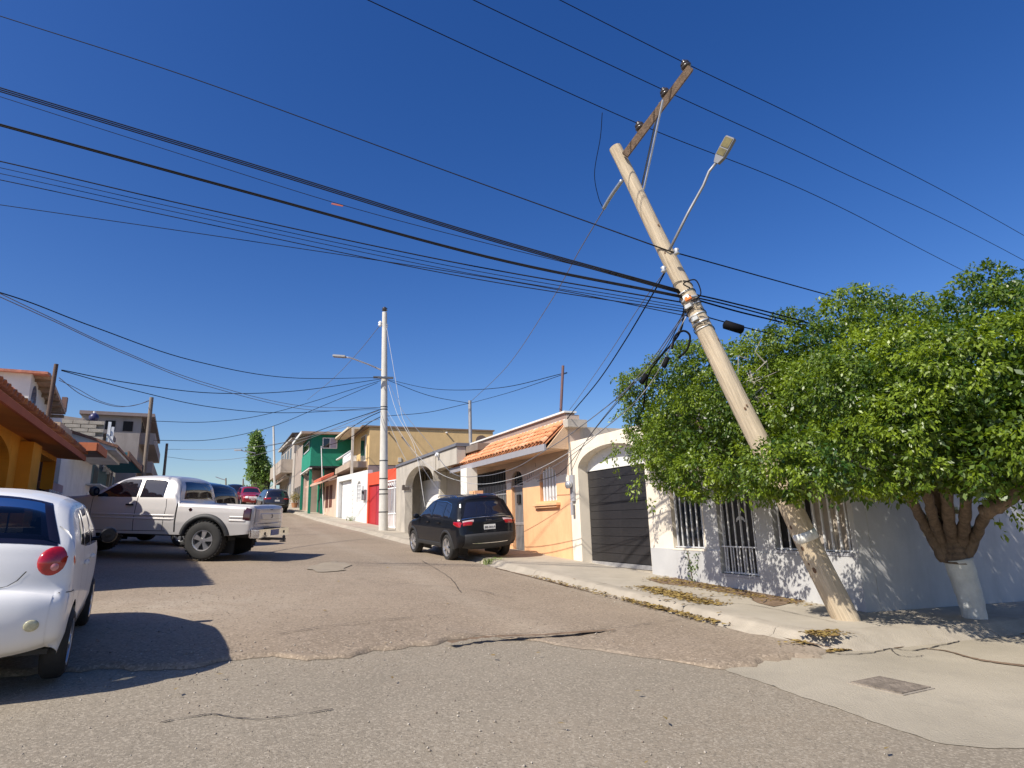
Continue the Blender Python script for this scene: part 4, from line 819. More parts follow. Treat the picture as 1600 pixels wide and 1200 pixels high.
# ---- canopies and fronts along the left pavement
def lbox(u0, u1, v0, v1, fr, **k): pass
flc = Fr(xy(21.5, -5.0), xy(34, -5.6), .9)
k4 = flc.root('canopy_house', 'beige house with orange edged flat canopy over a dark opening', 'house')
a, za = flc.px(150, 698, -1.3); b, zb_ = flc.px(163, 716, -1.3); zc = (za + zb_) / 2 + .12
MB().box(a, b, -1.3, 1.5, zc - .16, zc - .02).build('canopy', plaster('canopy brown', (.36, .29, .24), .4), k4)
mb = MB(); mb.box(a - .05, a - .001, -1.32, 1.5, zc - .18, zc + .06); mb.box(a, b, -1.36, -1.301, zc - .18, zc + .06); mb.build('fascia', plaster('orange edge', (.62, .20, .09), .3), k4)
MB().box(a + .3, b, -.2, 0, zc + .0, zc + .5).build('parapet', DARK, k4)  # solid dark box standing in for the shaded opening above the canopy
MB().box(a + .2, b + .1, -.35, 1.2, zc + .5, zc + .66).build('beam', plaster('beam tan', (.5, .38, .27), .4), k4)
for x in (a + .25, b - .05): MB().box(x, x + .12, -.33, -.2, zc + .0, zc + .5).build('post', plaster('post cream', (.6, .5, .4), .3), k4)
MB().box(a - .2, b - .1, 0.02, 3, -1, zc - .17).build('wall', plaster('mauve wall', (.40, .32, .31), .4), k4)
k5 = flc.root('white_porch_house', 'white house front with sloping white porch roof and two white doors', 'house')
a, za = flc.px(181, 701, -1.3); b, zb_ = flc.px(200, 733, -1.3); zc = za
w0 = flc.px(136, 740, 0)[0]
MB().hexa([(a, -1.3, zc - .06), (b, -1.3, zc - .06), (b, .45, zc + .05), (a, .45, zc + .05)], [(a, -1.3, zc + .1), (b, -1.3, zc + .1), (b, .45, zc + .62), (a, .45, zc + .62)]).build('porch_roof', WHITEP, k5)
MB().hexa([(a - .1, -1.36, zc + .02), (b + .1, -1.36, zc + .02), (b + .1, .45, zc + .64), (a - .1, .45, zc + .64)], [(a - .1, -1.36, zc + .12), (b + .1, -1.36, zc + .12), (b + .1, .45, zc + .74), (a - .1, .45, zc + .74)]).build('tile_cover', mat('brown tiles', (.24, .12, .08), .85, .3, 8, .5, 20), k5)
MB().box(min(w0, a - 1.6), b, .0, 3, -1, zc - .07).build('wall', WHITEP, k5)
MB().box(a - .3, b - .4, -1.0, -.001, zc - .16, zc - .061).build('ceiling', WHITEP, k5)
for k in range(2):
    D_ = thing_part('door', k5); x = w0 + .5 + k * 1.7; MB().box(x, x + 1.0, -.04, -.001, -.2, 2.2).build('leaf', WHT, D_)
    for j in range(3): MB().box(x + .12, x + .88, -.055, -.0405, .0 + j * .7, .55 + j * .7).build('panel', BARW, D_)
MB().box(w0 - .1, w0 + 4, -.5, -.001, 2.45, 2.5).build('hood', BARW, k5)
k6 = flc.root('teal_canopy_house', 'low house with teal underside canopy and dark barred windows by the dark wooden pole', 'house')
a, za = flc.px(199, 704, -1.3); b, zb_ = flc.px(222, 735, -1.3); zc = za - .1
MB().box(a + .25, b + .6, -1.3, 0, zc - .1, zc + .05).build('canopy', plaster('teal canopy', (.03, .17, .23), .3), k6)
MB().box(a + .2, b + .6, -1.36, -1.301, zc - .14, zc + .1).build('fascia', mat('brown fascia', (.25, .14, .08), .8), k6)
MB().hexa([(b - .9, -1.3, zc + .08), (b + 1.4, -1.3, zc + .08), (b + 1.4, -.2, zc + .7), (b - .9, -.2, zc + .7)], [(b - .9, -1.3, zc + .2), (b + 1.4, -1.3, zc + .2), (b + 1.4, -.2, zc + .82), (b - .9, -.2, zc + .82)]).build('tile_roof', mat('orange tiles', (.62, .2, .1), .8, .3, 8, .5, 20), k6)
MB().box(a - .1, b + 6, .3, 3, -1, zc - .11).build('wall', plaster('teal wall', (.10, .17, .2), .4), k6)
for k in range(4):
    W_ = thing_part('window', k6); x = a + .2 + k * 1.2; MB().box(x, x + .9, .25, .299, .5, 2.2).build('pane', GLASS, W_); bars(W_, GREYP, x, x + .9, .5, 2.2, .2, 4, .03)
MB().box(b + .9, b + 5, -.9, .299, -.6, 1.6).build('front_wall', plaster('pale rubble wall', (.45, .38, .32), .6), k6)
fl7 = Fr(xy(44, -5.4), xy(56, -6.2), 2.2); k7 = fl7.root('grey_tower_house', 'grey two storey raw concrete house with overhanging balconies high on the left side', 'house')
z7 = fl7.px(240, 704)[1]; x7 = fl7.px(216, 700)[0]; 
MB().box(x7, 11, 0, 3, -2, z7 - .3).build('wall', plaster('tower grey', (.34, .30, .27), .6), k7)
for k in range(3): MB().box(x7 - .03, x7 - .001, .4 + k * .9, .9 + k * .9, z7 - 1.2, z7 - .6).build('window', DARK, k7)
MB().box(x7 - .3, 11.6, -.7, 3.1, z7 - .3, z7 - .1).build('roof', mat('tower roof', (.25, .2, .19), .9), k7)
for z_, x_ in ((z7 - 1.9, x7 + .5), (z7 - 3.6, x7 + 1)): MB().box(x_, 11.3, -.8, 0, z_, z_ + .7).build('balcony', plaster('tower balcony', (.38, .32, .28), .6), k7)
for k in range(4): MB().box(x7 + 1 + k * 1.6, x7 + 2 + k * 1.6, -.03, -.001, z7 - 1.15, z7 - .45).build('window', GLASS, k7)
fl8 = Fr(xy(63, -5.0), xy(74, -5.6), 3.3); k8 = fl8.root('pale_block_house', 'small pale box shaped house at the crest left of the pickup roof', 'house')
z8 = fl8.px(262, 735)[1]; MB().box(0, 9, 0, 5, -2, z8).build('wall', plaster('pale blueish', (.6, .6, .62), .3), k8)
MB().box(8.9, 9.1, -1.5, 0, z8 - .15, z8 + .02).build('awning_bar', GREYP, k8)
MB().box(1, 2.5, -.03, -.001, 1, 2).build('window', GLASS, k8)
# ================================================================ POLES
PW = mat('weathered pole wood', (.50, .41, .29), .85, .25, 9, .8, 22, stretch=(3.5, 3.5, .16), dirt=.6, dirtcol=(.34, .22, .12))
PD = mat('dark pole wood', (.10, .065, .05), .85, .3, 6, .5, 30, stretch=(3, 3, .3)); PG = mat('grey brown pole', (.20, .16, .125), .85, .3, 6, .5, 30, stretch=(3, 3, .3)); PC = mat('pole concrete', (.56, .54, .49), .85, .12, 4, .3, 60, stretch=(1, 1, .4), dirt=.35, dirtcol=(.36, .33, .28))
PORC = mat('brown porcelain', (.045, .035, .03), .25, .2, 4, coat=.5)
def alongz(A, B):
    d = (Vector(B) - Vector(A)).normalized(); q = d.to_track_quat('Z', 'Y'); M = Matrix.Translation(A) @ q.to_matrix().to_4x4(); return M
def camdepth(x, y, z): w = RC @ np.array([(x - 800) / F * z, (600 - y) / F * z, -z]); return Vector((w[0], w[1], w[2] + CZ))
pb = hit(1322, 966, .15); PB = Vector((pb[0], pb[1], Guv(*uv(pb)) + .12)); PT = camdepth(961, 231, 10.0)
MP = alongz(PB, PT); LP = (PT - PB).length; MPI = MP.inverted()
lp = bpy.data.objects.new('utility_pole', None); COL.objects.link(lp); lp.matrix_world = MP
tag(lp, 'heavily leaning bleached wooden utility pole with crossarm standing on the corner pavement', 'utility pole')
mb = MB(); n = 40; prof = []
rads = [.172 + (.103 - .172) * i / n for i in range(n + 1)]
pts = [(.006 * math.sin(i * .7) , .006 * math.cos(i * .5), -.4 + (LP + .4) * i / n) for i in range(n + 1)]
mb.tube(pts, rads, 28); o = mb.build('shaft', PW, lp); smooth_by_angle(o, 60)
mb = MB()
for k in range(26):                                    # knots and checks
    z = RNG.uniform(.3, LP - .2); a = RNG.uniform(0, 6.28); r = .172 + (.103 - .172) * (z + .4) / (LP + .4); c = Vector((math.cos(a) * r, math.sin(a) * r, z)); s0 = len(mb.v)
    s_ = RNG.uniform(.012, .03); mb.lathe([(s_, -.004), (s_ * .8, .006), (s_ * .2, .008)], 8); mb.xf(Matrix.Translation(c) @ c.normalized().to_track_quat('Z', 'Y').to_matrix().to_4x4() if False else Matrix.Translation(c) @ Vector((math.cos(a), math.sin(a), .05)).to_track_quat('Z', 'Y').to_matrix().to_4x4() @ Matrix.Diagonal((1, 1.7, 1, 1)), s0)
mb.build('knots', mat('knot', (.14, .08, .045), .9), lp)
def onpole(x, y):                                      # nearest point on the pole axis for a pixel
    d = Vector(ray(x, y)).normalized(); ax = (PT - PB).normalized(); w = PB - Vector((0, 0, CZ)); b = ax.dot(d); D = w.dot(d); E_ = w.dot(ax); t = (b * D - E_) / (1 - b * b); return t
def rad(t): return .172 + (.103 - .172) * (t + .4) / (LP + .4)
def band(t, h, m, name, dr=.006, seg=24): MB().lathe([(rad(t) + dr, -h / 2), (rad(t) + dr + .002, 0), (rad(t) + dr, h / 2)], seg, (0, 0, t)).build(name, m, lp, smooth=True)
tb = onpole(1256, 838); band(tb, .13, mat('flaking white paint', (.72, .72, .68), .7, .2, 12, dirt=.8, dirtcol=(.4, .3, .2)), 'white_band', .003)
STR = metalm('strap', (.75, .75, .73), .35, .6)
for (qx, qy), h in (((1078, 455), .02), ((1083, 466), .03), ((1086, 476), .02), ((1092, 492), .02), ((1099, 503), .025), ((1103, 512), .012)): band(onpole(qx, qy), h, STR, 'strap', .006)
mb = MB()
for k in range(9):                                    # messy binding wires round the shaft
    t0 = onpole(1085, 470) + RNG.uniform(-.55, .35); tilt = RNG.uniform(-.12, .12); r = rad(t0) + .012; mb.tube([(r * math.cos(a), r * math.sin(a), t0 + tilt * math.cos(a + k)) for a in np.linspace(0, 6.2, 18)], .006, 5, False)
mb.build('binding_wires', mat('wire black', (.02, .02, .022), .5), lp)
for (qx, qy), m_ in (((1076, 470), paint('orange clip', (.75, .2, .03))), ((1086, 462), WHT), ((1080, 480), STR), ((1096, 497), STR)):
    t = onpole(qx, qy); r = rad(t); toc = MPI.to_3x3() @ (Vector((0, 0, CZ)) - (PB + (PT - PB).normalized() * t)); a = math.atan2(toc.y, toc.x) + RNG.uniform(-.4, .4)
    mb = MB(); mb.box(-.03, .03, -.05, .05, -.03, .03); mb.xf(Matrix.Translation((math.cos(a) * (r + .02), math.sin(a) * (r + .02), t)) @ Matrix.Rotation(a, 4, 'Z')); mb.build('clamp', m_, lp, bevel=.004)
# crossarm (one sided) with its brace and insulators
A0 = camdepth(980, 238, 9.75); A1 = camdepth(1079, 106, 9.35)
def wbox(A, B, w, h, twist=0):
    M = alongz(A, B) @ Matrix.Rotation(twist, 4, 'Z'); mb = MB(); mb.box(-w / 2, w / 2, -h / 2, h / 2, 0, (Vector(B) - Vector(A)).length); return mb.xf(MPI @ M)
wbox(A0 - (A1 - A0).normalized() * .06, A1, .095, .115, .5).build('crossarm', mat('crossarm timber', (.20, .135, .09), .85, .3, 8, .6, 40, stretch=(3, 3, .3)), lp, bevel=.006)
B0 = camdepth(1006, 296, 9.75); Bm = camdepth(1036, 156, 9.35)
wbox(B0, Bm, .035, .012, .4).build('brace', STEEL, lp); wbox(camdepth(1003, 290, 9.95), camdepth(1031, 160, 9.6), .035, .012, .4).build('brace', metalm('dark strap', (.2, .2, .2), .5), lp)
ARM = []
for (qx, qy) in ((998, 198), (1036, 148), (1073, 101)):
    dz_ = (A1 - A0); upd = (PT - PB).normalized(); 
    s = ((camdepth(qx, qy, 9.5) - A0).dot(dz_.normalized())) ; s = min(s, dz_.length - .05); base = A0 + dz_.normalized() * s; top = base + upd * .26; ARM.append(base + upd * .17)
    mb = MB(); mb.tube([base, base + upd * .12], .012, 6); mb.xf(MPI); mb.build('insulator_pin', STEEL, lp)
    mb = MB(); mb.lathe([(.03, 0), (.075, .01), (.085, .04), (.05, .055), (.075, .065), (.07, .1), (.03, .115), (.04, .13), (.03, .15)], 16); mb.xf(MPI @ alongz(base + upd * .05, top)); mb.build('insulator', PORC, lp, smooth=True)
# street lamp arm and head
lt0 = PB + (PT - PB).normalized() * onpole(1047, 392)
arm = [lt0 + (camdepth(1051, 386, lt0.y) - lt0) * .5, camdepth(1075, 333, 9.1), camdepth(1099, 290, 9.0), camdepth(1108, 268, 8.95), camdepth(1121, 252, 8.9)]
mb = MB(); mb.tube(arm, .021, 10); mb.xf(MPI); mb.build('lamp_arm', metalm('dull zinc', (.30, .30, .31), .55, .5), lp, smooth=True)
H0, H1 = camdepth(1122, 250, 8.88), camdepth(1142, 214, 8.75); Mh = MPI @ alongz(H0, H1); Lh = (H1 - H0).length
view = (Vector((0, 0, CZ)) - H0).normalized(); zl = (H1 - H0).normalized(); yl = (view - zl * view.dot(zl)).normalized(); yl = (yl * .80 + zl.cross(yl) * -.6).normalized(); xl = yl.cross(zl)
Mh = MPI @ (Matrix.Translation(H0) @ Matrix((xl, yl, zl)).transposed().to_4x4())
mb = MB(); mb.prism([(-.04, -.05), (.04, -.05), (.08, .05), (.085, Lh * .5), (.085, Lh - .02), (.07, Lh), (-.07, Lh), (-.085, Lh - .02), (-.085, Lh * .5), (-.08, .05)], -.045, .022); mb.xf(Mh); mb.build('lamp_head', paint('grey lamp housing', (.20, .20, .21), .5), lp, bevel=.004)
for z0_, z1_ in ((.07, Lh * .48), (Lh * .54, Lh - .02)):
    mb = MB(); mb.box(-.068, .068, .023, .03, z0_, z1_); mb.xf(Mh); mb.build('lamp_lens', mat('amber lens', (.17, .14, .05), .2, .3, 8, coat=.3), lp)
for (qx, qy) in ((1057, 393), (1037, 421)):
    t = onpole(qx, qy); c = camdepth(qx, qy, (PB + (PT - PB).normalized() * t).y - .05); mb = MB(); mb.lathe([(.02, -.05), (.045, -.03), (.025, 0), (.045, .03), (.02, .05)], 12); mb.xf(MPI @ Matrix.Translation(c)); mb.build('spool_insulator', metalm('spool', (.5, .5, .5), .3, .3), lp, smooth=True)
def pole(name, label, u, v, ytop, xtop, r0, r1, m, off=.12, base=None):
    p = xy(u, v) if base is None else np.array(base); g = Guv(*uv(p)) + off; dist = float(np.hypot(*p))
    T_ = at(xtop, ytop, dist); d = ray(xtop, ytop); o = thing(name, label, 'utility pole', (p[0], p[1], g)); h = T_.z - g
    off_ = Vector((T_.x - p[0], T_.y - p[1], 0)); off_ *= min(1, .6 / max(off_.length, 1e-3))
    mb = MB(); mb.tube([(off_.x * t, off_.y * t, -.3 + (h + .3) * t) for t in (0, .3, .6, 1)], [r0 + (r1 - r0) * t for t in (0, .3, .6, 1)], 16); q = mb.build('shaft', m, o); smooth_by_angle(q, 60)
    return o, h, off_, Vector((p[0], p[1], g))
cb = hit(599, 829, .14)
cp, ch, co_, CPB = pole('utility_pole', 'tall slim pale concrete utility pole with street lamp arm on the far right pavement', 0, 0, 488, 601, .235, .125, PC, .13, cb)
cpd = float(np.hypot(*cb))
def loc_(par, x, y, dist): return at(x, y, dist) - Vector(par.location)
lampm = paint('lamp grey', (.3, .3, .31), .5)
mb = MB(); mb.tube([loc_(cp, 598, 579, cpd), loc_(cp, 575, 569, cpd - .2), loc_(cp, 548, 559, cpd - .4), loc_(cp, 538, 558, cpd - .5)], .04, 8); mb.build('lamp_arm', STEEL, cp, smooth=True)
c = loc_(cp, 531, 557, cpd - .5); mb = MB(); mb.box(-.34, .3, -.13, .13, -.05, .06); mb.xf(Matrix.Translation(c) @ Matrix.Rotation(.1, 4, 'Y')); mb.build('lamp_head', lampm, cp, bevel=.02)
mb = MB(); mb.lathe([(.05, 0), (.16, .03), (.1, .1), (.15, .14), (.05, .22)], 12, tuple(loc_(cp, 601, 486, cpd))); mb.build('insulator', PORC, cp, smooth=True)
for (qx, qy) in ((594, 506), (603, 509)):
    mb = MB(); mb.lathe([(.04, -.15), (.11, -.05), (.06, 0), (.11, .06), (.04, .15)], 10, tuple(loc_(cp, qx, qy, cpd))); mb.build('insulator', WHT, cp, smooth=True)
for y_ in (589, 636, 640, 720, 748, 765, 772, 800):
    z = loc_(cp, 599, y_, cpd).z; t = (z + .3) / (ch + .3); r = .235 + (.125 - .235) * t + .008; mb = MB(); mb.lathe([(r, -.025), (r, .025)], 16, (co_.x * t, co_.y * t, z)); mb.build('band', metalm('dark band', (.12, .12, .12), .5) if y_ > 600 else STEEL, cp)
mb = MB(); mb.box(-.5, .5, -.05, .05, -.05, .05); mb.xf(Matrix.Translation(loc_(cp, 599, 590, cpd - .3)) @ Matrix.Rotation(.3, 4, 'Z')); mb.build('bracket', metalm('bracket', (.2, .2, .2), .5), cp)
pole('utility_pole', 'dark wooden pole rising behind the roof of the orange house on the left', 21.3, -5.05, 569, 88, .065, .055, PD)
pole('utility_pole', 'grey brown wooden pole standing beside the teal canopy house', 30.2, -3.45, 621, 237, .09, .08, PG)
pole('utility_pole', 'thin weathered pole at the far left pavement above the pickup roof', 49, -4.4, 693, 261, .10, .085, PG)
PDK, _, _, _ = pole('service_mast', 'dark service mast with cross brackets behind the grey concrete parapet', 29.2, 11.2, 626, 734, .09, .09, metalm('pipe grey', (.35, .34, .34), .5, .4), 0)
pole('service_mast', 'slender brown service mast behind the right end of the tiled porch roof', 17.2, 9.3, 571, 887, .055, .045, mat('mast brown', (.13, .07, .07), .6), 0)
p9, _, _, P9B = pole('utility_pole', 'far concrete pole with street lamp in front of the ivy', 66.5, 4.15, 665, 402, .14, .09, PC)
d9 = float(np.hypot(P9B.x, P9B.y)); mb = MB(); mb.tube([loc_(p9, 399, 708, d9), loc_(p9, 388, 706, d9), loc_(p9, 375, 703.5, d9)], .05, 6); mb.build('lamp_arm', STEEL, p9); mb = MB(); mb.box(-.4, .3, -.15, .15, -.06, .06); mb.xf(Matrix.Translation(loc_(p9, 373, 703.3, d9))); mb.build('lamp_head', lampm, p9)
for i, (x, y, u, v, lab) in enumerate(((353, 747, 92, -2.5, 'tiny street lamp pole at the crest just right of the dark canopy truck'), (380, 748, 96, .5, 'thin tiny pole at the crest above the red vehicle'), (370, 760, 98, -1.0, 'shortest tiny pole at the crest of the street'), (344, 756, 95, -3.6, 'tiny pole at the crest left of the distant street lamp'))):
    b = ray(x, 785)[:2] * 98; o, h, _, B_ = pole('utility_pole', lab, 0, 0, y, x, .13, .09, PG, 0, b)
    if i == 0: dd_ = 98; mb = MB(); mb.tube([loc_(o, 352, 750, dd_), loc_(o, 345, 748, dd_), loc_(o, 337, 745, dd_)], .06, 6); mb.build('lamp_arm', STEEL, o)
# posts on roofs
pole('service_mast', 'thin white service mast in front of the green house wall', 44.5, 6.0, 697, 502, .035, .03, WHT, 0)
# ================================================================ WIRES
WB = mat('cable black', (.005, .005, .007), .75, spec=.15); WG = mat('cable grey', (.16, .16, .18), .6); WW = mat('cable white', (.42, .42, .42), .6)
def catmull(P_, n=10):
    out = []
    Q = [P_[0] * 2 - P_[1]] + P_ + [P_[-1] * 2 - P_[-2]]
    for i in range(1, len(Q) - 2):
        for k in range(n):
            t = k / n; a, b, c, d = Q[i - 1], Q[i], Q[i + 1], Q[i + 2]
            out.append(.5 * ((2 * b) + (c - a) * t + (2 * a - 5 * b + 4 * c - d) * t * t + (3 * b - a - 3 * c + d) * t ** 3))
    return out + [P_[-1]]
def cable(pts, dA, dB, r, m, label, group='overhead wires', name='overhead_wire'):
    L = np.cumsum([0] + [math.hypot(pts[i + 1][0] - pts[i][0], pts[i + 1][1] - pts[i][1]) for i in range(len(pts) - 1)]); L = L / L[-1]
    W3 = [at(p[0], p[1], 1 / ((1 - t) / dA + t / dB)) for p, t in zip(pts, L)]
    c = catmull(W3, 9); o0 = c[0].copy(); mb = MB(); mb.tube([p - o0 for p in c], r, 6); o = mb.build(name, m, None, smooth=True); o.location = o0
    return tag(o, label, 'cable', group)
dp = float(np.hypot(PT.x, PT.y)) ; dm = float(np.hypot(*((PB + (PT - PB) * .62).xy)))
for k, (A_, l, r_, nm) in enumerate(((ARM[2], [(500, -195), (700, -90), (875, 0)], [(1310, 215), (1600, 368), (1900, 545)], 'highest bare wire through the outer insulator of the crossarm'),
                         (ARM[1], [(450, -150), (600, -72), (740, 0)], [(1300, 262), (1600, 407), (1900, 575)], 'middle bare wire through the second insulator of the crossarm'),
                         (ARM[0], [(300, -138), (450, -62), (575, 0)], [(1280, 308), (1550, 445), (1850, 590)], 'lowest of the three bare wires on the crossarm'))):
    dA_ = float(np.hypot(A_.x, A_.y)); zA = A_.z
    L3 = [(lambda q: Vector((q[0], q[1], zA + .35)))(onZ(x, y, zA + .35)) for x, y in l]; R3 = [(lambda q: Vector((*q, zz)))(onZ(x, y, zz)) for (x, y), zz in zip(r_, (zA - .25, zA - .3, zA - .1))]
    c = catmull(L3 + [A_] + R3, 12); o0 = c[0].copy(); mb = MB(); mb.tube([p - o0 for p in c], .0065, 6); o = mb.build('overhead_wire', WB, None, smooth=True); o.location = o0; tag(o, nm, 'cable', 'overhead wires')
S = lambda pts, dy0, dy1: [(x, y + dy0 + (dy1 - dy0) * i / (len(pts) - 1)) for i, (x, y) in enumerate(pts)]
A1_ = [(-80, -1), (0, 25), (300, 122), (700, 268), (1045, 392)]
cable(A1_, 17, dm - .2, .010, WB, 'thin single wire crossing the whole sky above the cable bundles')
cable([(1045, 392), (1100, 407), (1320, 468), (1480, 510)], dm - .2, 16, .010, WB, 'thin wire running right from the pole top hardware to the tree')
B_ = [(-80, 112), (0, 137), (400, 258), (750, 366), (1068, 455)]
for k in range(3): cable(S(B_, k * 3.2, k * 2.2), 13, dm - .1, .011, WB, ('upper', 'middle', 'lower')[k] + ' strand of the thick black cable bundle highest on the left')
cable([(-80, 126), (0, 151), (270, 237), (527, 318), (780, 385), (1060, 452)], 14, dm, .006, WB, 'faint thin wire between the two thick bundles')
D_ = [(-80, 172), (0, 194), (400, 303), (760, 400), (1072, 464)]
for k in range(2): cable(S(D_, k * 2.5, k * 2), 13, dm - .1, .013, WB, ('upper', 'lower')[k] + ' strand of the second black cable bundle from the top left')
rt_ = at(527, 320, 11.75); tg = tag(MB().box(-.12, .12, -.006, .006, -.016, .016).build('cable_tag', paint('faded red tag', (.35, .07, .04)), None), 'small red tag hanging on the faint thin wire between the two thick bundles', 'tag'); tg.location = rt_; tg.rotation_euler = (0, .2, .1)
for k, (y0, y1) in enumerate(((252, 474), (262, 480), (271, 484), (281, 488))):
    cable([(-80, y0 - 14), (0, y0), (300, y0 + 70 - k * 2), (700, y0 + 156 - k * 3), (1075, y1)], 14, dm - .05, (.011, .006, .006, .008)[k], WB, ('topmost', 'second', 'third', 'lowest')[k] + ' cable of the loose fan of four in the middle left sky')
cable([(-80, 309), (0, 320), (400, 378), (800, 440), (1080, 495)], 15, dm, .007, WB, 'thin wire below the loose fan of cables')
for k, (pts, r) in enumerate((([(1075, 458), (1130, 470), (1240, 498), (1350, 530)], .012), ([(1078, 463), (1140, 477), (1240, 504), (1350, 537)], .011), ([(1080, 466), (1150, 486), (1230, 506), (1330, 535)], .013), ([(1085, 490), (1150, 508), (1240, 532), (1300, 560)], .009))):
    cable(pts, dm - .1, 12.5, r, WB, ('first', 'second', 'third', 'fourth and lowest')[k] + ' black cable from the pole bindings into the tree top')
cable([(972, 282), (955, 306), (943, 326)], dp, dp + .5, .035, metalm('insulator string', (.35, .38, .42), .3, .5), 'short insulator string hanging left of the pole head', name='insulator_string')
cable([(943, 328), (905, 392), (855, 480), (790, 575), (735, 628)], dp + .5, 31, .010, WG, 'long wire falling from the pole head to the dark service mast')
cable([(941, 176), (938, 215), (929, 270), (935, 308), (944, 328)], dp - .3, dp + .5, .006, WB, 'loose hanging wire left of the pole head')
cable([(1042, 420), (1015, 468), (975, 535), (935, 595), (896, 642), (882, 660)], dm, 17, .013, WB, 'thick drop cable from the leaning pole to the brown mast')
cable([(1038, 425), (1000, 478), (950, 555), (905, 620), (890, 640)], dm, 18, .007, WG, 'thin drop wire beside the thick drop cable')
cable([(1072, 478), (1040, 545), (990, 600), (930, 670), (880, 735), (840, 752)], dm, 17.5, .008, WB, 'drop wire passing the arched garage to the orange wall')
cable([(1074, 482), (1020, 560), (965, 625), (915, 690), (893, 735)], dm, 15.5, .008, WG, 'grey drop wire ending at the electricity meter')
cable([(1070, 475), (1062, 520), (1030, 560), (1012, 590), (1005, 640)], dm, 11.5, .016, WB, 'thick black cable dropping into the tree top')
cable([(1050, 545), (1055, 525), (1068, 517), (1078, 525), (1074, 545), (1060, 560)], dm + .1, dm + .3, .018, WB, 'looped slack cable beside the leaning pole')
cable([(1078, 450), (1068, 443), (1085, 437), (1093, 448), (1094, 462), (1080, 470)], dm - .3, dm - .3, .010, WB, 'short jumper cable arching over the pole bindings')
cable([(605, 592), (628, 640), (668, 690), (705, 738), (750, 744), (800, 733), (850, 705), (900, 672), (1000, 590), (1070, 492)], cpd, dm, .009, WG, 'pale sagging cable over the clay tile porch from the concrete pole')
cable([(605, 642), (640, 697), (680, 735), (720, 752), (760, 756), (820, 742), (900, 700), (1000, 620), (1072, 495)], cpd, dm, .008, WW, 'white sagging cable in front of the orange wall')
cable([(605, 648), (650, 715), (690, 770), (725, 778), (790, 765), (880, 720), (980, 640)], cpd, 13, .007, WG, 'lowest sagging cable just above the black car roof')
cable([(604, 512), (614, 570), (626, 640), (632, 660), (650, 695), (680, 742)], cpd - .1, 27, .011, WW, 'white guy cable falling steeply from the concrete pole')
cable([(606, 600), (622, 650), (648, 700), (664, 792)], cpd - .1, 25, .011, WW, 'white drop wire ending behind the black car')
cable([(604, 650), (620, 690), (640, 730), (652, 756)], cpd, 30, .012, WW, 'white drop wire to the arched carport')
Lw = [([(598, 590), (450, 590), (300, 563), (150, 512), (40, 470), (-60, 440)], cpd, 16, .014, WB, 'slack black cable from the concrete pole towards the upper left edge'),
 ([(592, 640), (480, 640), (330, 605), (200, 555), (80, 500), (-20, 455)], cpd, 16, .010, WG, 'faint grey cable below the slack black one'),
 ([(595, 637), (470, 634), (320, 598), (190, 548), (70, 492), (-20, 449)], cpd, 16, .010, WG, 'second faint grey cable close to the first'),
 ([(96, 578), (200, 598), (330, 614), (460, 611), (597, 592)], 24, cpd, .016, WB, 'black cable from the left roof pole to the concrete pole'),
 ([(96, 579), (210, 610), (330, 636), (450, 645), (595, 637)], 24, cpd, .014, WB, 'lower black cable from the left roof pole'),
 ([(92, 590), (130, 618), (180, 635), (215, 632), (236, 624)], 24, 31, .012, WG, 'sagging loop between the two left poles'),
 ([(92, 594), (120, 607), (160, 628), (200, 635), (236, 626)], 24, 31, .010, WG, 'second sagging loop between the two left poles'),
 ([(238, 658), (330, 659), (430, 644), (597, 594)], 31, cpd, .013, WB, 'cable from the grey brown pole rising to the concrete pole'),
 ([(240, 688), (330, 687), (420, 668), (500, 636), (590, 598)], 31, cpd, .013, WB, 'lower cable from the grey brown pole'),
 ([(262, 702), (350, 702), (440, 692), (520, 672), (592, 655)], 49, cpd, .012, WG, 'distant cable above the hill crest'),
 ([(262, 714), (310, 719), (380, 715), (470, 690), (590, 642)], 49, cpd, .012, WG, 'lowest distant cable above the hill crest'),
 ([(402, 700), (450, 690), (520, 665), (594, 640)], d9, cpd, .02, WB, 'cable linking the far lamp pole and the concrete pole'),
 ([(606, 593), (680, 608), (780, 606), (886, 582)], cpd, 19.5, .012, WB, 'cable from the concrete pole to the brown mast'),
 ([(606, 594), (670, 618), (733, 630)], cpd, 31, .014, WB, 'cable from the concrete pole to the dark service mast'),
 ([(606, 650), (670, 644), (733, 630)], cpd, 31, .014, WB, 'lower cable from the concrete pole to the dark service mast'),
 ([(735, 630), (800, 612), (886, 583)], 31, 19.5, .010, WB, 'cable between the two service masts'),
 ([(597, 650), (575, 662), (545, 685), (505, 698)], cpd, 46, .02, WB, 'dark drop cable to the green house mast'),
 ([(597, 642), (570, 655), (540, 675), (528, 690)], cpd, 44, .02, WB, 'dark drop cable to the green house window'),
 ([(594, 508), (560, 550), (520, 592), (480, 625)], cpd, 60, .016, WG, 'faint wire leaving the head of the concrete pole to the left')]
for w in Lw: cable(*w)
for k, (qx, qy, a) in enumerate(((1146, 511, .35), (1040, 566, 1.1), (1006, 592, 1.0))):
    c = at(qx, qy, dm + .3 + k * .3); o = tag(thing('splice_box', ('black cylindrical splice box on the cables right of the leaning pole', 'dark splice box on the slack cable above the tree', 'small dark splice box at the tree top')[k], 'splice box', tuple(c)), None)
    mb = MB(); f_ = 1 if k == 0 else .6; mb.lathe([(.03 * f_, -.16 * f_), (.07 * f_, -.14 * f_), (.07 * f_, .14 * f_), (.03 * f_, .16 * f_)], 12); mb.xf(Matrix.Rotation(math.pi / 2 + a * (1 if k == 0 else -1), 4, 'Y')); mb.build('case', WB, o, smooth=True)
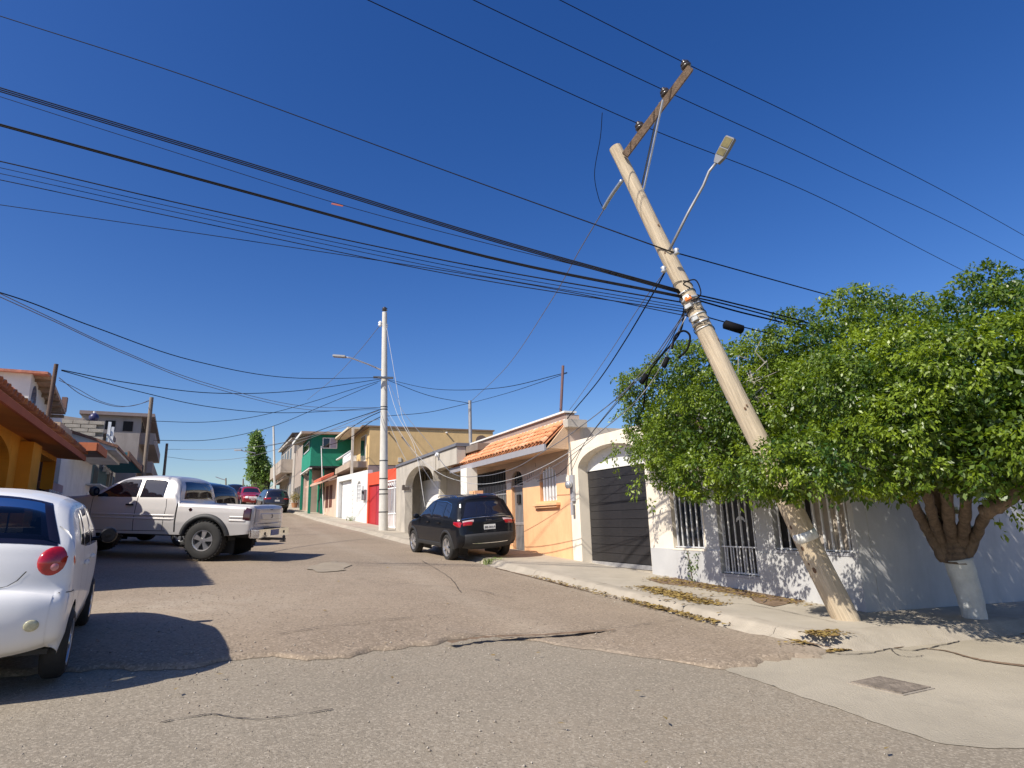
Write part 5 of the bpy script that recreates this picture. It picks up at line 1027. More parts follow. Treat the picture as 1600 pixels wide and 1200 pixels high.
# ================================================================ TREES
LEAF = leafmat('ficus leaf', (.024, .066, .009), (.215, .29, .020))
LEAF2 = leafmat('ivy leaf', (.07, .13, .03), (.16, .24, .05))
BARK = mat('bark', (.14, .10, .07), .9, .45, 7, 1.0, 18, stretch=(2, 2, .5)); WASH = mat('whitewash', (.55, .56, .54), .9, .15, 5, .4, 40, dirt=.5, dirtcol=(.3, .25, .2))
def leaves(cen, rad, n, size, droop=.8, out=None):
    """n rhombic leaves per clump; cen (k,3), rad (k,), out (k,3) outward directions"""
    k = len(cen); N = k * n; R = np.repeat
    d = RNG.normal(size=(N, 3)); d /= np.linalg.norm(d, axis=1)[:, None]; rr = RNG.random(N) ** .45
    p = R(cen, n, 0) + d * (R(rad, n) * rr)[:, None] * np.array([1, 1, .85])
    o = R(out, n, 0) if out is not None else d
    l = o * .45 + d * .35 + RNG.normal(0, .45, (N, 3)); l[:, 2] -= droop; l /= np.linalg.norm(l, axis=1)[:, None]
    w = np.cross(l, o * .6 + RNG.normal(0, .6, (N, 3)) + [0, 0, .5]); w /= np.linalg.norm(w, axis=1)[:, None] + 1e-6
    s = size * RNG.uniform(.65, 1.25, N)
    nrm_ = np.cross(w, l)
    a = p; b = p + l * (s * .45)[:, None] + w * (s * .24)[:, None] + nrm_ * (s * .05)[:, None]; c = p + l * s[:, None]; e = p + l * (s * .45)[:, None] - w * (s * .24)[:, None] + nrm_ * (s * .05)[:, None]
    vs = np.stack([a, b, c, e], 1).reshape(-1, 3); fs = np.arange(N * 4).reshape(-1, 4)
    return vs, fs
def crown(root, blobs, kdens=20, n=58, size=.060, cr=(.07, .14), inner=230, m=LEAF, extra=None, zmin=-9):
    B = np.array([[*b[0], b[1]] for b in blobs]); O = np.array(root.location)
    cs = []; os_ = []; tb = []; LC = []; LR = []; LT = []
    for i, (x, y, z, r) in enumerate(B):               # every blob carries a skin of smaller lobes with hollows between them
        k = int(9 * r * r) + 5; ph = np.arange(k) * 2.39996 + i; zz = 1 - 2 * (np.arange(k) + .5) / k; q = np.stack([np.cos(ph) * np.sqrt(1 - zz * zz), np.sin(ph) * np.sqrt(1 - zz * zz), zz], 1) + RNG.normal(0, .14, (k, 3)); q /= np.linalg.norm(q, axis=1)[:, None]
        lr = RNG.uniform(.24, .42, k) * min(1.15, .55 + .5 * r); LC.append(B[i, :3] + q * (r - lr * .55 + RNG.normal(0, .07, k))[:, None]); LR.append(lr); LT.append(np.clip(RNG.normal(.5, .22, k), 0, 1))
    LC = np.concatenate(LC); LR = np.concatenate(LR); LT = np.concatenate(LT)
    for i in range(len(LC)):
        k = int(kdens * 4 * 3.14 * LR[i] ** 2); ph = np.arange(k) * 2.39996 + i; zz = 1 - 2 * (np.arange(k) + .5) / k; q = np.stack([np.cos(ph) * np.sqrt(1 - zz * zz), np.sin(ph) * np.sqrt(1 - zz * zz), zz], 1) + RNG.normal(0, .12, (k, 3)); q /= np.linalg.norm(q, axis=1)[:, None]
        c = LC[i] + q * (LR[i] * RNG.uniform(.8, 1.1, k))[:, None]; keep = c[:, 2] > zmin
        for j in range(len(B)): keep &= np.linalg.norm(c - B[j, :3], axis=1) > B[j, 3] * .86
        near = np.where(np.linalg.norm(LC - LC[i], axis=1) < LR[i] + .5)[0]
        for j in near:
            if j != i: keep &= np.linalg.norm(c - LC[j], axis=1) > LR[j] * .78
        c, q = c[keep], q[keep]; cs.append(c); os_.append(q); tb.append(np.clip(LT[i] + RNG.normal(0, .13, len(c)), 0, 1))
    c = np.concatenate(cs); q = np.concatenate(os_); t = np.concatenate(tb); r = RNG.uniform(cr[0], cr[1], len(c)); print('clumps', len(c))
    vs, fs = leaves(c, r, n, size, .6, q); tint = np.clip(np.repeat(t, n) + RNG.normal(0, .17, len(fs)), 0, 1)
    # larger leaves in a darker tint filling the inside
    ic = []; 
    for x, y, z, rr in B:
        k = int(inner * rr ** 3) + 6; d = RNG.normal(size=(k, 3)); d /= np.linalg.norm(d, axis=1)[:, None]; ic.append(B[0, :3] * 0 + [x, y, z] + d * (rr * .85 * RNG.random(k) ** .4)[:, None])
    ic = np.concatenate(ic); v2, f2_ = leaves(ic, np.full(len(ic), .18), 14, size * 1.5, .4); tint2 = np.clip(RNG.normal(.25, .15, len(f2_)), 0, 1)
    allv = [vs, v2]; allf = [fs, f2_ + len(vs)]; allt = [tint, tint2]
    if extra is not None:
        v3, f3_ = extra; allv.append(v3); allf.append(f3_ + len(vs) + len(v2)); allt.append(np.clip(RNG.normal(.6, .2, len(f3_)), 0, 1))
    return npmesh('crown', np.concatenate(allv) - O, np.concatenate(allf), m, root, np.concatenate(allt))
def sprays(pts, n, size):                              # single drooping sprays poking out of the crown
    cs = []; o = []
    for p, d, L in pts:
        for t in np.linspace(0, 1, max(3, int(L / .06))): cs.append(np.array(p) + np.array(d) * L * t + np.array([0, 0, -.35 * L * t * t])); o.append(d)
    return leaves(np.array(cs), np.full(len(cs), .07), n, size, .6, np.array(o))
def blob(x, y, d, r): return (np.array(at(x, y, d)), r)
tbp = hit(1523, 966, .14); td = float(np.hypot(*tbp))
TA = thing('ficus_tree', 'broad leafy ficus tree with whitewashed trunk at the right wall corner', 'tree', (tbp[0], tbp[1], Guv(*uv(tbp)) + .13))
TO = Vector(TA.location)
bA = [blob(1300, 572, 11.2, 1.12), blob(1400, 560, 11, 1.05), blob(1500, 562, 10.6, 1.1), blob(1590, 562, 10.2, 1.02), blob(1690, 610, 10, 1.25), blob(1345, 650, 9.4, .98), blob(1440, 645, 9.0, 1.0), blob(1540, 640, 8.8, 1.0), blob(1640, 640, 9.2, 1.1), blob(1262, 640, 10.6, .75), blob(1740, 680, 9, 1.2),
      blob(1420, 707, 8.6, .60), blob(1340, 716, 8.5, .52), blob(1500, 706, 8.5, .60), blob(1580, 705, 8.5, .62), blob(1660, 700, 8.5, .7), blob(1275, 727, 8.35, .42), blob(1222, 738, 8.5, .33), blob(1570, 755, 9.6, .25), blob(1480, 752, 8.9, .30), blob(1540, 758, 8.9, .28), blob(1415, 755, 9.2, .28), blob(1300, 655, 9.9, .8), blob(1390, 610, 9.7, .9), blob(1240, 585, 11.2, .7), blob(1212, 728, 8.3, .34), blob(1258, 742, 8.2, .36), blob(1300, 748, 8.3, .30)]
spA = [(at(1560, 470, 10), (-.1, 0, 1), .45), (at(1580, 470, 9.8), (-.5, 0, .8), .5), (at(1480, 478, 10.5), (0, 0, 1), .35), (at(1380, 480, 10.6), (-.3, 0, .9), .3), (at(1250, 505, 11), (-.8, 0, .5), .3), (at(1535, 775, 9.4), (.3, -.2, -.9), .35), (at(1570, 790, 9.4), (.6, -.1, -.6), .5), (at(1290, 480, 11), (-.5, 0, .8), .25), (at(1180, 757, 8.6), (-.6, 0, -.6), .2)]
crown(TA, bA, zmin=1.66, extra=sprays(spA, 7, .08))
def limb(mb, pts, r, wob=1.0): c = catmull([Vector(p) - TO for p in pts], 6); n = len(c); sd = RNG.uniform(0, 6); mb.tube(c, [(r[0] + (r[1] - r[0]) * i / (n - 1)) * (1 + wob * (.10 * math.sin(i * 1.7 + sd) + .05 * math.sin(i * 3.9 + sd))) for i in range(n)], 10)
b_ = TO + Vector((0, 0, -.15)); 
mb = MB(); limb(mb, [b_, at(1520, 950, td), at(1510, 915, td), at(1496, 872, td - .05)], (.145, .185), .2); mb.build('trunk', WASH, TA, smooth=True)['label'] = 'whitewashed lower trunk'
mb = MB()
for sx, tip, r0 in ((1477, (1420, 778, 9.8), .085), (1482, (1446, 768, 9.5), .085), (1491, (1478, 758, 9.4), .095), (1499, (1512, 760, 9.4), .09), (1507, (1552, 782, 9.3), .085), (1492, (1462, 765, 10.3), .08)):
    limb(mb, [at(sx, 876, td - .06), at(sx + (tip[0] - sx) * .34, 842, td - .12), at(sx + (tip[0] - sx) * .68, 808, (td + tip[2]) / 2), at(*tip), at(tip[0] + (tip[0] - 1490) * .9, tip[1] - 70, tip[2] + .3)], (r0 * .98, r0 * .6))
limb(mb, [at(1495, 879, td - .05), at(1493, 862, td - .06), at(1490, 846, td - .08)], (.175, .10))
limb(mb, [at(1540, 800, 9.2), at(1575, 780, 9.0), at(1620, 740, 8.8), at(1680, 700, 8.8)], (.09, .05))
mb.build('trunk', BARK, TA, smooth=True)['label'] = 'brown bark stems fanning out above the whitewash'
mb = MB()
for tip in ((1430, 690, 9.8), (1300, 640, 10.6), (1380, 600, 10.6), (1520, 600, 10), (1600, 600, 9.8), (1240, 690, 10)): limb(mb, [at(1495, 765, 9.6), at((1495 + tip[0]) / 2, (740 + tip[1]) / 2, 9.9), at(*tip)], (.08, .02))
mb.build('branches', BARK, TA, smooth=True)
TAPE = paint('cream tape', (.72, .68, .45), .7)
for (x, y, d, r) in ((1458, 834, td - .12, .115), (1503, 825, td - .14, .15), (1460, 806, td - .3, .10), (1482, 795, td - .4, .11), (1448, 812, td - .25, .10), (1498, 800, td - .4, .12)):
    c = at(x, y, d) - TO; mb = MB(); mb.lathe([(r, -.025), (r + .004, 0), (r, .025)], 14, tuple(c)); mb.build('tape_band', TAPE, TA, smooth=True)
ub = xy(10.4, 9.6); TB = thing('ficus_tree', 'leafy ficus tree hanging over the grey windows left of the leaning pole', 'tree', (ub[0], ub[1], Guv(*uv(ub))))
bB = [blob(1050, 640, 12.6, .92), blob(1118, 606, 12.2, .88), blob(1185, 600, 11.8, .80), blob(1010, 645, 12.8, .52), blob(1095, 690, 10.9, .88), blob(1180, 680, 10.6, .88), blob(1060, 590, 12.3, .6), blob(1150, 640, 11.4, .8), blob(1035, 705, 12.0, .55), blob(1228, 640, 11.0, .65), blob(1100, 742, 10.4, .45), blob(1165, 742, 9.9, .47), blob(1060, 742, 11, .35)]
spB = [(at(985, 590, 12.7), (-.9, 0, .3), .45), (at(975, 640, 12.8), (-.9, 0, -.3), .3), (at(975, 700, 12.4), (-.9, 0, -.2), .45), (at(1010, 740, 11.8), (-.8, 0, -.3), .45), (at(1030, 575, 12.5), (-.7, 0, .5), .4), (at(1145, 545, 12), (0, 0, 1), .25), (at(960, 690, 12.6), (0, 0, -1), .5), (at(1000, 755, 11.6), (-.4, 0, -.6), .3), (at(1015, 780, 11.4), (.2, 0, -1), .15)]
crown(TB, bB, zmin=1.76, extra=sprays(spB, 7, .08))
TO = Vector(TB.location); mb = MB(); limb(mb, [TO + Vector((0, 0, -.2)), TO + Vector((.05, 0, 1.5)), at(1120, 690, 11.9)], (.16, .10)); 
for tip in ((1050, 640, 12.4), (1185, 600, 11.8), (1180, 680, 10.8), (1228, 640, 11.2), (1100, 730, 10.8), (1118, 606, 12.2)): limb(mb, [at(1120, 700, 11.9), at((1120 + tip[0]) / 2 + 8, (700 + tip[1]) / 2 - 6, 11.7), at(*tip)], (.07, .02))
mb.build('trunk', BARK, TB, smooth=True)
mb = MB(); DRY = mat('dry twig', (.36, .33, .28), .9)
for k in range(16):
    x0, y0 = RNG.uniform(1165, 1215), RNG.uniform(560, 650); mb.tube([at(x0, y0, 10.4) - TO, at(x0 + RNG.uniform(-30, 30), y0 + RNG.uniform(-25, 25), 10.3) - TO, at(x0 + RNG.uniform(-50, 50), y0 + RNG.uniform(-40, 40), 10.3) - TO], [.014, .008, .003], 5)
mb.build('dead_twigs', DRY, TB)
# vine stem with leaves at the foot of the grey wall
vb = f1.w3(14.4 - 9.75, -.06, .05); vn = thing('wall_vine', 'small leafy vine shoot climbing the grey plinth below the first barred window', 'vine', tuple(vb))
o3 = vb; vs, fs = leaves(np.array([(f1.w3(14.4 - 9.75 + dx, -.05, z) - vb)[:] for dx, z in ((0, .05), (.02, .15), (-.05, .2), (.08, .3), (-.04, .32), (.13, .42), (-.02, .42), (-.06, .52), (.17, .55), (.2, .66), (-.09, .66))]), np.full(11, .055), 13, .055, .4)
npmesh('leaves', vs, fs, LEAF, vn, RNG.random(len(fs)) * .4)
MB().tube([(f1.w3(14.4 - 9.75, -.03, 0) - vb)[:], (f1.w3(14.4 - 9.75 - .03, -.03, .3) - vb)[:], (f1.w3(14.4 - 9.75 - .08, -.03, .7) - vb)[:]], .008, 5).build('stem', BARK, vn)
# ivy and potted bush
IO = np.array(iv.location); cs = []
for k in range(900):
    y = RNG.uniform(0, 1); yy = 677 + 72 * y; xl_ = 399 - 10 * min(1, y * 3); xr_ = 402 + 27 * y; xx = RNG.uniform(xl_, xr_); cs.append(np.array(at(xx, yy, 76 + RNG.uniform(-1, 1))) + RNG.normal(0, .15, 3))
cs = np.array(cs); vs, fs = leaves(cs, np.full(len(cs), .35), 9, .33, .7, np.tile([.3, -.9, 0.1], (len(cs), 1))); npmesh('foliage', vs - IO, fs, LEAF2, iv, np.clip(RNG.normal(.5, .3, len(fs)), 0, 1))
cen = at(404, 735, 77.5) - Vector(iv.location); mb = MB(); mb.prism([(-.6, -6), (.9, -6), (1.5, -.5), (-.1, 3.8), (-.7, 2)], -.3, .3); mb.xf(Matrix.Translation(cen)); mb.build('wall', mat('ivy wall', (.12, .12, .08), .9), iv)
vs, fs = leaves(np.array([[0, 0, .7 + .05 * k] for k in range(8)]), np.full(8, .42), 60, .11, 0); npmesh('foliage', vs, fs, leafmat('dry bush', (.12, .13, .03), (.35, .26, .06)), pot, RNG.random(len(fs)))
sh = thing('shrub', 'low dark shrub mass at the foot of the far lamp pole', 'shrub', tuple(at(396, 785, 74))); vs, fs = leaves(RNG.normal(0, .5, (60, 3)) * [1.2, 1, 1.2] + [0, 0, 1.0], np.full(60, .4), 12, .3, 0); npmesh('foliage', vs, fs, LEAF2, sh, RNG.random(len(fs)))
# ================================================================ VEHICLES
def carpaint(name, col, metal=.0, rough=.35, coat=1.0, spec=.5): return mat('car paint ' + name, col, rough, .02, 2, metal=metal, coat=coat, spec=spec)
RUB = mat('tyre rubber', (.022, .021, .02), .8, .2, 8, .3, 60); ALU = metalm('alloy', (.62, .62, .63), .28, .85); CHR = metalm('chrome', (.75, .75, .76), .12, 1.0); TRIM = mat('black trim plastic', (.025, .025, .026), .6, .1, 8, .2, 80)
LAMPR = mat('red lamp', (.36, .006, .012), .12, .25, 30, coat=1); LAMPW = mat('clear lamp', (.55, .40, .40), .08, .2, 40, coat=1); CGL = mat('car glass', (.012, .012, .018), .03, .1, 2, spec=.9, coat=.5); PLATE = paint('plate white', (.75, .75, .72), .5)
def resample(P_, n):
    P_ = np.array(P_, float); L = np.concatenate([[0], np.cumsum(np.linalg.norm(np.diff(P_, axis=0), axis=1))]); t = np.linspace(0, L[-1], n); return np.stack([np.interp(t, L, P_[:, 0]), np.interp(t, L, P_[:, 1])], 1)
def smoothp(P_, n=6, it=2):
    P_ = [np.array(p, float) for p in P_]
    for _ in range(it):
        Q = [P_[0]]
        for a, b in zip(P_[:-1], P_[1:]): Q += [a * .78 + b * .22, a * .22 + b * .78]
        P_ = Q + [P_[-1]]
    return np.array(P_)
class Car:
    def __init__(s, name, label, cat, pos, head, spec, paintm, group=None, roll=0.0):
        s.sp = spec; h = np.array(head, float); h /= np.hypot(*h); lf = np.array([-h[1], h[0]])
        ra = np.array(pos, float)                       # rear axle centre on the ground
        xr, xf = spec['axles']; g0 = Guv(*uv(ra)); g1 = Guv(*uv(ra + h * (xf - xr))); gl = Guv(*uv(ra + lf * .75)); gr_ = Guv(*uv(ra - lf * .75))
        X = Vector((h[0], h[1], (g1 - g0) / (xf - xr))).normalized(); Y0 = Vector((lf[0], lf[1], (gl - gr_) / 1.5 + roll)).normalized(); Z_ = X.cross(Y0).normalized(); Y_ = Z_.cross(X)
        M = Matrix((X, Y_, Z_)).transposed().to_4x4(); M.translation = Vector((ra[0], ra[1], g0 + spec.get('lift', .03))) - X * xr
        s.root = bpy.data.objects.new(name, None); COL.objects.link(s.root); s.root.matrix_world = M; tag(s.root, label, cat, group)
        s.paint = paintm; s.rear = smoothp(spec['rear']); s.top = smoothp(spec['top'], it=spec.get('smooth', 2)); s.front = smoothp(spec['front'])
        s.outl = resample(np.concatenate([s.rear, s.top[1:], s.front[::-1][1:]]), 240); s.fine = resample(s.outl, 1600); s.N = 240
        d = np.gradient(s.outl, axis=0); s.nrm = np.stack([-d[:, 1], d[:, 0]], 1); s.nrm /= np.linalg.norm(s.nrm, axis=1)[:, None] + 1e-9
        s.r = spec.get('round', .09); s.build_body()
    def hw(s, x, z):
        sp = s.sp; w = np.interp(z, *zip(*sp['wz'])); f = np.interp(x, *zip(*sp['wx'])); return w * f
    def ys(s, x, z):
        x = np.atleast_1d(x).astype(float); z = np.atleast_1d(z).astype(float)
        d = np.min(np.hypot(x[:, None] - s.fine[None, :, 0], z[:, None] - s.fine[None, :, 1]), 1); q = np.clip(d / s.r, 0, 1)
        return s.hw(x, z) - s.r * (1 - np.sqrt(1 - (1 - q) ** 2))
    def topz(s, x): return np.interp(x, s.top[:, 0], s.top[:, 1])
    def build_body(s):
        sp = s.sp; ra = sp['arch']; zc = sp['wr']; zb = sp['sill']
        bot = [tuple(s.rear[0])]
        for xw in sp['axles']:
            rr = ra; a0 = math.asin(max(-.9, min(.9, (zb - zc) / rr)))
            for i in range(25): t = math.pi - a0 - (math.pi - 2 * a0) * i / 24; bot.append((xw + rr * math.cos(t), zc + rr * math.sin(t)))
        bot.append(tuple(s.front[0])); B = resample(bot, 150); na = 150; nc = 26
        xr0, xf0 = B[0, 0], B[-1, 0]; f = (B[:, 0] - xr0) / (xf0 - xr0); tx = s.top[0, 0] + (s.top[-1, 0] - s.top[0, 0]) * f; T = np.stack([tx, s.topz(tx)], 1)
        Rr = resample(s.rear, nc); Fr_ = resample(s.front, nc); V_ = np.zeros((na, nc, 2))
        for j in range(nc):
            c = j / (nc - 1)
            V_[:, j] = (1 - c) * B + c * T + (1 - f)[:, None] * (Rr[j] - ((1 - c) * B[0] + c * T[0])) + f[:, None] * (Fr_[j] - ((1 - c) * B[-1] + c * T[-1]))
        P_ = V_.reshape(-1, 2); y = s.ys(P_[:, 0], P_[:, 1]); bd = np.zeros((na, nc), bool); bd[0] = bd[-1] = True; bd[:, -1] = True; bd = bd.ravel(); y[bd] = s.hw(P_[bd, 0], P_[bd, 1]) - s.r
        i, j = np.meshgrid(np.arange(na - 1), np.arange(nc - 1), indexing='ij'); a = (i * nc + j).ravel(); q = np.stack([a, a + nc, a + nc + 1, a + 1], 1)
        vs = [np.stack([P_[:, 0], y, P_[:, 1]], 1), np.stack([P_[:, 0], -y, P_[:, 1]], 1)]; fs = [q[:, ::-1], q + len(P_)]
        nb = 21; b = np.linspace(-1, 1, nb); Tv = np.array([[s.tp(k, bb) for bb in b] for k in range(s.N)]).reshape(-1, 3); off = 2 * len(P_)
        i, j = np.meshgrid(np.arange(s.N - 1), np.arange(nb - 1), indexing='ij'); i = i.ravel(); j = j.ravel(); a = i * nb + j
        if 'holes' in sp: keep = ~np.array([any(h[0] <= ii < h[1] and abs((b[jj] + b[jj + 1]) / 2) < h[2] for h in sp['holes']) for ii, jj in zip(i, j)]); a = a[keep]
        q2 = np.stack([a, a + 1, a + nb + 1, a + nb], 1) + off; vs.append(Tv); fs.append(q2)
        s.body = npmesh('body', np.concatenate(vs), np.concatenate(fs), s.paint, s.root, smooth=True)
        # floor pan and wheel wells
        mb = MB(); W_ = s.sp['wz'][0][1] * .93; mb.box(s.rear[0, 0] + .08, s.front[0, 0] - .08, -W_, W_, zb + .02, zb + .06)
        for xw in sp['axles']:
            for sg in (-1, 1):
                for k in range(12):
                    t0, t1 = math.pi * k / 12 - .1, math.pi * (k + 1) / 12; r_ = ra + .004
                    pts = [(xw + r_ * math.cos(t0), zc + r_ * math.sin(t0)), (xw + r_ * math.cos(t1), zc + r_ * math.sin(t1))]
                    mb.quad((pts[0][0], sg * (W_ + .0), pts[0][1]), (pts[1][0], sg * (W_ + .0), pts[1][1]), (pts[1][0], sg * (W_ - .35), pts[1][1]), (pts[0][0], sg * (W_ - .35), pts[0][1]))
                mb.quad((xw - ra, sg * (W_ - .35), 0.12), (xw + ra, sg * (W_ - .35), .12), (xw + ra, sg * (W_ - .35), zc + ra), (xw - ra, sg * (W_ - .35), zc + ra))
        mb.build('underbody', TRIM, s.root)
    def tp(s, k, b, off=0.0):
        k = min(max(k, 0), s.N - 1); k0 = int(k); k1 = min(k0 + 1, s.N - 1); t = k - k0; p = s.outl[k0] * (1 - t) + s.outl[k1] * t; n = s.nrm[k0] * (1 - t) + s.nrm[k1] * t
        w = float(s.hw(p[0], p[1])) - s.r; e = s.sp.get('bulge', .05) * (1 - abs(b) ** 2.6)
        z = p[1] + n[1] * (e + off); x = p[0] + n[0] * (e + off)
        bed = s.sp.get('bed')
        if bed and bed[0] < p[0] < bed[1] and n[1] > .7 and off == 0 and abs(b) < .97: z -= .5
        return (x, b * w, z)
    def k_at(s, x, z): return int(np.argmin(np.hypot(s.outl[:, 0] - x, s.outl[:, 1] - z)))
    def tpatch(s, name, k0, k1, w0, w1, m, off=.004, parent=None, nb=14, nk=14, blo=None, solid=True):
        """patch on the over-the-top surface between outline indices, half width fraction w0 at k0 to w1 at k1"""
        vs = []; 
        for i in range(nk + 1):
            t = i / nk; k = k0 + (k1 - k0) * t; w = w0 + (w1 - w0) * t
            lo, hi = (-w, w) if blo is None else (blo[0] + (blo[2] - blo[0]) * t, blo[1] + (blo[3] - blo[1]) * t)
            for j in range(nb + 1):
                o = off if (0 < i < nk and 0 < j < nb) or not solid else off * .3; vs.append(s.tp(k, lo + (hi - lo) * j / nb, o))
        n = nb + 1; fs = [(i * n + j, i * n + j + 1, (i + 1) * n + j + 1, (i + 1) * n + j) for i in range(nk) for j in range(nb)]
        o = npmesh(name, np.array(vs), np.array(fs), m, parent or s.root, smooth=True); return o
    def spatch(s, name, lo, hi, m, off=.004, side=1, parent=None, nx=22, nz=8):
        x0, x1 = lo[0][0], lo[-1][0]; xs = np.linspace(x0, x1, nx); zl = np.interp(xs, *zip(*lo)); zh = np.interp(xs, *zip(*hi)); vs = []
        X_ = np.repeat(xs, nz); t = np.tile(np.linspace(0, 1, nz), nx); Z_ = np.repeat(zl, nz) * (1 - t) + np.repeat(zh, nz) * t; y = s.ys(X_, Z_)
        edge = (t == 0) | (t == 1) | (X_ == x0) | (X_ == x1); y = (y + np.where(edge, off * .3, off)) * side
        n = nz; fs = [(i * n + j, (i + 1) * n + j, (i + 1) * n + j + 1, i * n + j + 1) for i in range(nx - 1) for j in range(nz - 1)]; fs = np.array(fs)
        if side > 0: fs = fs[:, ::-1]
        return npmesh(name, np.stack([X_, y, Z_], 1), fs, m, parent or s.root, smooth=True)
    def seam(s, pts, side=1, w=.007, m=None, off=.0018, name='seam', parent=None):
        P_ = resample(pts, max(6, int(len(pts) * 8))); d = np.gradient(P_, axis=0); n = np.stack([-d[:, 1], d[:, 0]], 1); n /= np.linalg.norm(n, axis=1)[:, None]; A = P_ + n * w / 2; B_ = P_ - n * w / 2
        Q = np.concatenate([A, B_]); y = (s.ys(Q[:, 0], Q[:, 1]) + off) * side; k = len(P_); fs = np.array([(i, i + 1, k + i + 1, k + i) for i in range(k - 1)])
        return npmesh(name, np.stack([Q[:, 0], y, Q[:, 1]], 1), fs, m or DARK, parent or s.root)
    def flare(s, xw, side, w=.07, off=.03, m=TRIM):
        ra, zc = s.sp['arch'], s.sp['wr']; vs = []; n = 28; a0 = math.asin(max(-.9, min(.9, (s.sp['sill'] - zc) / ra)))
        for i in range(n + 1):
            t = math.pi - a0 - (math.pi - 2 * a0) * i / n; c, sn = math.cos(t), math.sin(t)
            for r_, o in ((ra - .015, -.10), (ra - .012, off), (ra + w * .5, off), (ra + w, .002)):
                x, z = xw + r_ * c, zc + r_ * sn; vs.append((x, (float(s.ys(x, z)[0]) + o) * side, z))
        fs = np.array([(i * 4 + j, i * 4 + j + 1, (i + 1) * 4 + j + 1, (i + 1) * 4 + j) for i in range(n) for j in range(3)]); npmesh('wheel_arch', np.array(vs), fs, m, s.root, smooth=True)
    def wheels(s, w=.2, rim=.24, spokes=5, lugs=0, rimm=None):
        r = s.sp['wr']; yy = s.sp['track'] / 2
        tm = MB(); R_ = r; tm.lathe([(rim, -w / 2 + .01), (rim + .02, -w / 2), (r - .045, -w / 2 - .006), (r - .008, -w / 2 + .02), (r, -w / 2 + .05), (r, w / 2 - .05), (r - .008, w / 2 - .02), (r - .045, w / 2 + .006), (rim + .02, w / 2), (rim, w / 2 - .01)], 40, (0, 0, 0), 'y')
        tm.f = [f for f in tm.f if len(f) == 4]
        for k in range(lugs):
            a = 2 * math.pi * k / lugs
            for sg in (-1, 1):
                n0 = len(tm.v); tm.box(-.018, .018, sg * (w / 2 - .05) - .05, sg * (w / 2 - .05) + .055, -.006, .010); tm.xf(Matrix.Rotation(a + sg * .05, 4, 'Y') @ Matrix.Translation((0, 0, r)), n0)
        tme = None; rme = None
        for xw in s.sp['axles']:
            for sg in (-1, 1):
                W_ = bpy.data.objects.new('wheel', None); COL.objects.link(W_); W_.parent = s.root; W_.location = (xw, sg * yy, r); W_.rotation_euler = (0, RNG.uniform(0, 1), 0 if sg < 0 else math.pi)
                if tme is None:
                    o = tm.build('tyre', RUB, W_); smooth_by_angle(o, 40); tme = o.data
                    mb = MB(); mb.lathe([(rim + .008, -w / 2 - .004), (rim - .01, -w / 2 + .0), (rim - .02, -w / 2 + .03), (rim - .03, w / 2), (rim, w / 2)], 32, (0, 0, 0), 'y'); mb.f = [f for f in mb.f if len(f) == 4]
                    for k in range(spokes):
                        a = 2 * math.pi * k / spokes; n0 = len(mb.v); hwid = rim * .27
                        mb.hexa([(-hwid * .45, -w / 2 + .0, .04), (hwid * .45, -w / 2 + .0, .04), (hwid * .4, -w / 2 + .05, .04), (-hwid * .4, -w / 2 + .05, .04)], [(-hwid, -w / 2 + .012, rim - .01), (hwid, -w / 2 + .012, rim - .01), (hwid, -w / 2 + .05, rim - .01), (-hwid, -w / 2 + .05, rim - .01)]); mb.xf(Matrix.Rotation(a, 4, 'Y'), n0)
                    mb.lathe([(.01, -w / 2 - .008), (.055, -w / 2 - .004), (.07, -w / 2 + .03)], 16, (0, 0, 0), 'y')
                    o = mb.build('rim', rimm or ALU, W_); smooth_by_angle(o, 35); rme = o.data
                    o = MB().lathe([(rim - .03, -w / 2 + .07), (rim - .03, -w / 2 + .08)], 24, (0, 0, 0), 'y').build('brake_disc', mat('brake dark', (.03, .03, .03), .6), W_); dme = o.data
                else: link('tyre', tme, W_); link('rim', rme, W_); link('brake_disc', dme, W_)
    def part(s, mb, name, m, bevel=0, smooth=False): return mb.build(name, m, s.root, bevel=bevel, smooth=smooth)
    def dome(s, name, x, y, z, r1, r2, d, n, m, seg=24, parent=None):
        mb = MB(); prof = [(math.cos(t) , math.sin(t) * d) for t in np.linspace(0, math.pi / 2 - .02, 8)]; mb.lathe([(1.0, -.02)] + prof, seg); mb.xf(Matrix.Translation((x, y, z)) @ Vector(n).to_track_quat('Z', 'Y').to_matrix().to_4x4() @ Matrix.Diagonal((r1, r2, 1, 1))); return mb.build(name, m, parent or s.root, smooth=True)
    def mirror(s, x, z, m, size=(.1, .2, .15)):
        for sg in (-1, 1):
            y = float(s.ys(x, z)[0]); mb = MB(); mb.lathe([(math.sin(t) ** .7, -math.cos(t)) for t in np.linspace(.12, 3.02, 11)], 18, (0, 0, 0), 'x'); mb.xf(Matrix.Translation((x + .01, sg * (y + .03 + size[1] / 2), z - .02 + size[2] / 2)) @ Matrix.Diagonal((size[0] / 2, size[1] / 2, size[2] / 2, 1))); mb.box(x - .03, x + .03, sg * (y - .03), sg * (y + .05), z + .01, z + .05); mb.build('wing_mirror', m, s.root, smooth=True)
            mb = MB(); mb.lathe([(.8, -.006), (.8, 0)], 18, (0, 0, 0), 'x'); mb.xf(Matrix.Translation((x - size[0] * .36, sg * (y + .03 + size[1] / 2), z - .02 + size[2] / 2)) @ Matrix.Diagonal((1, size[1] / 2, size[2] / 2, 1))); mb.build('mirror_glass', mat('mirror back', (.006, .008, .014), .2, spec=.25), s.root)
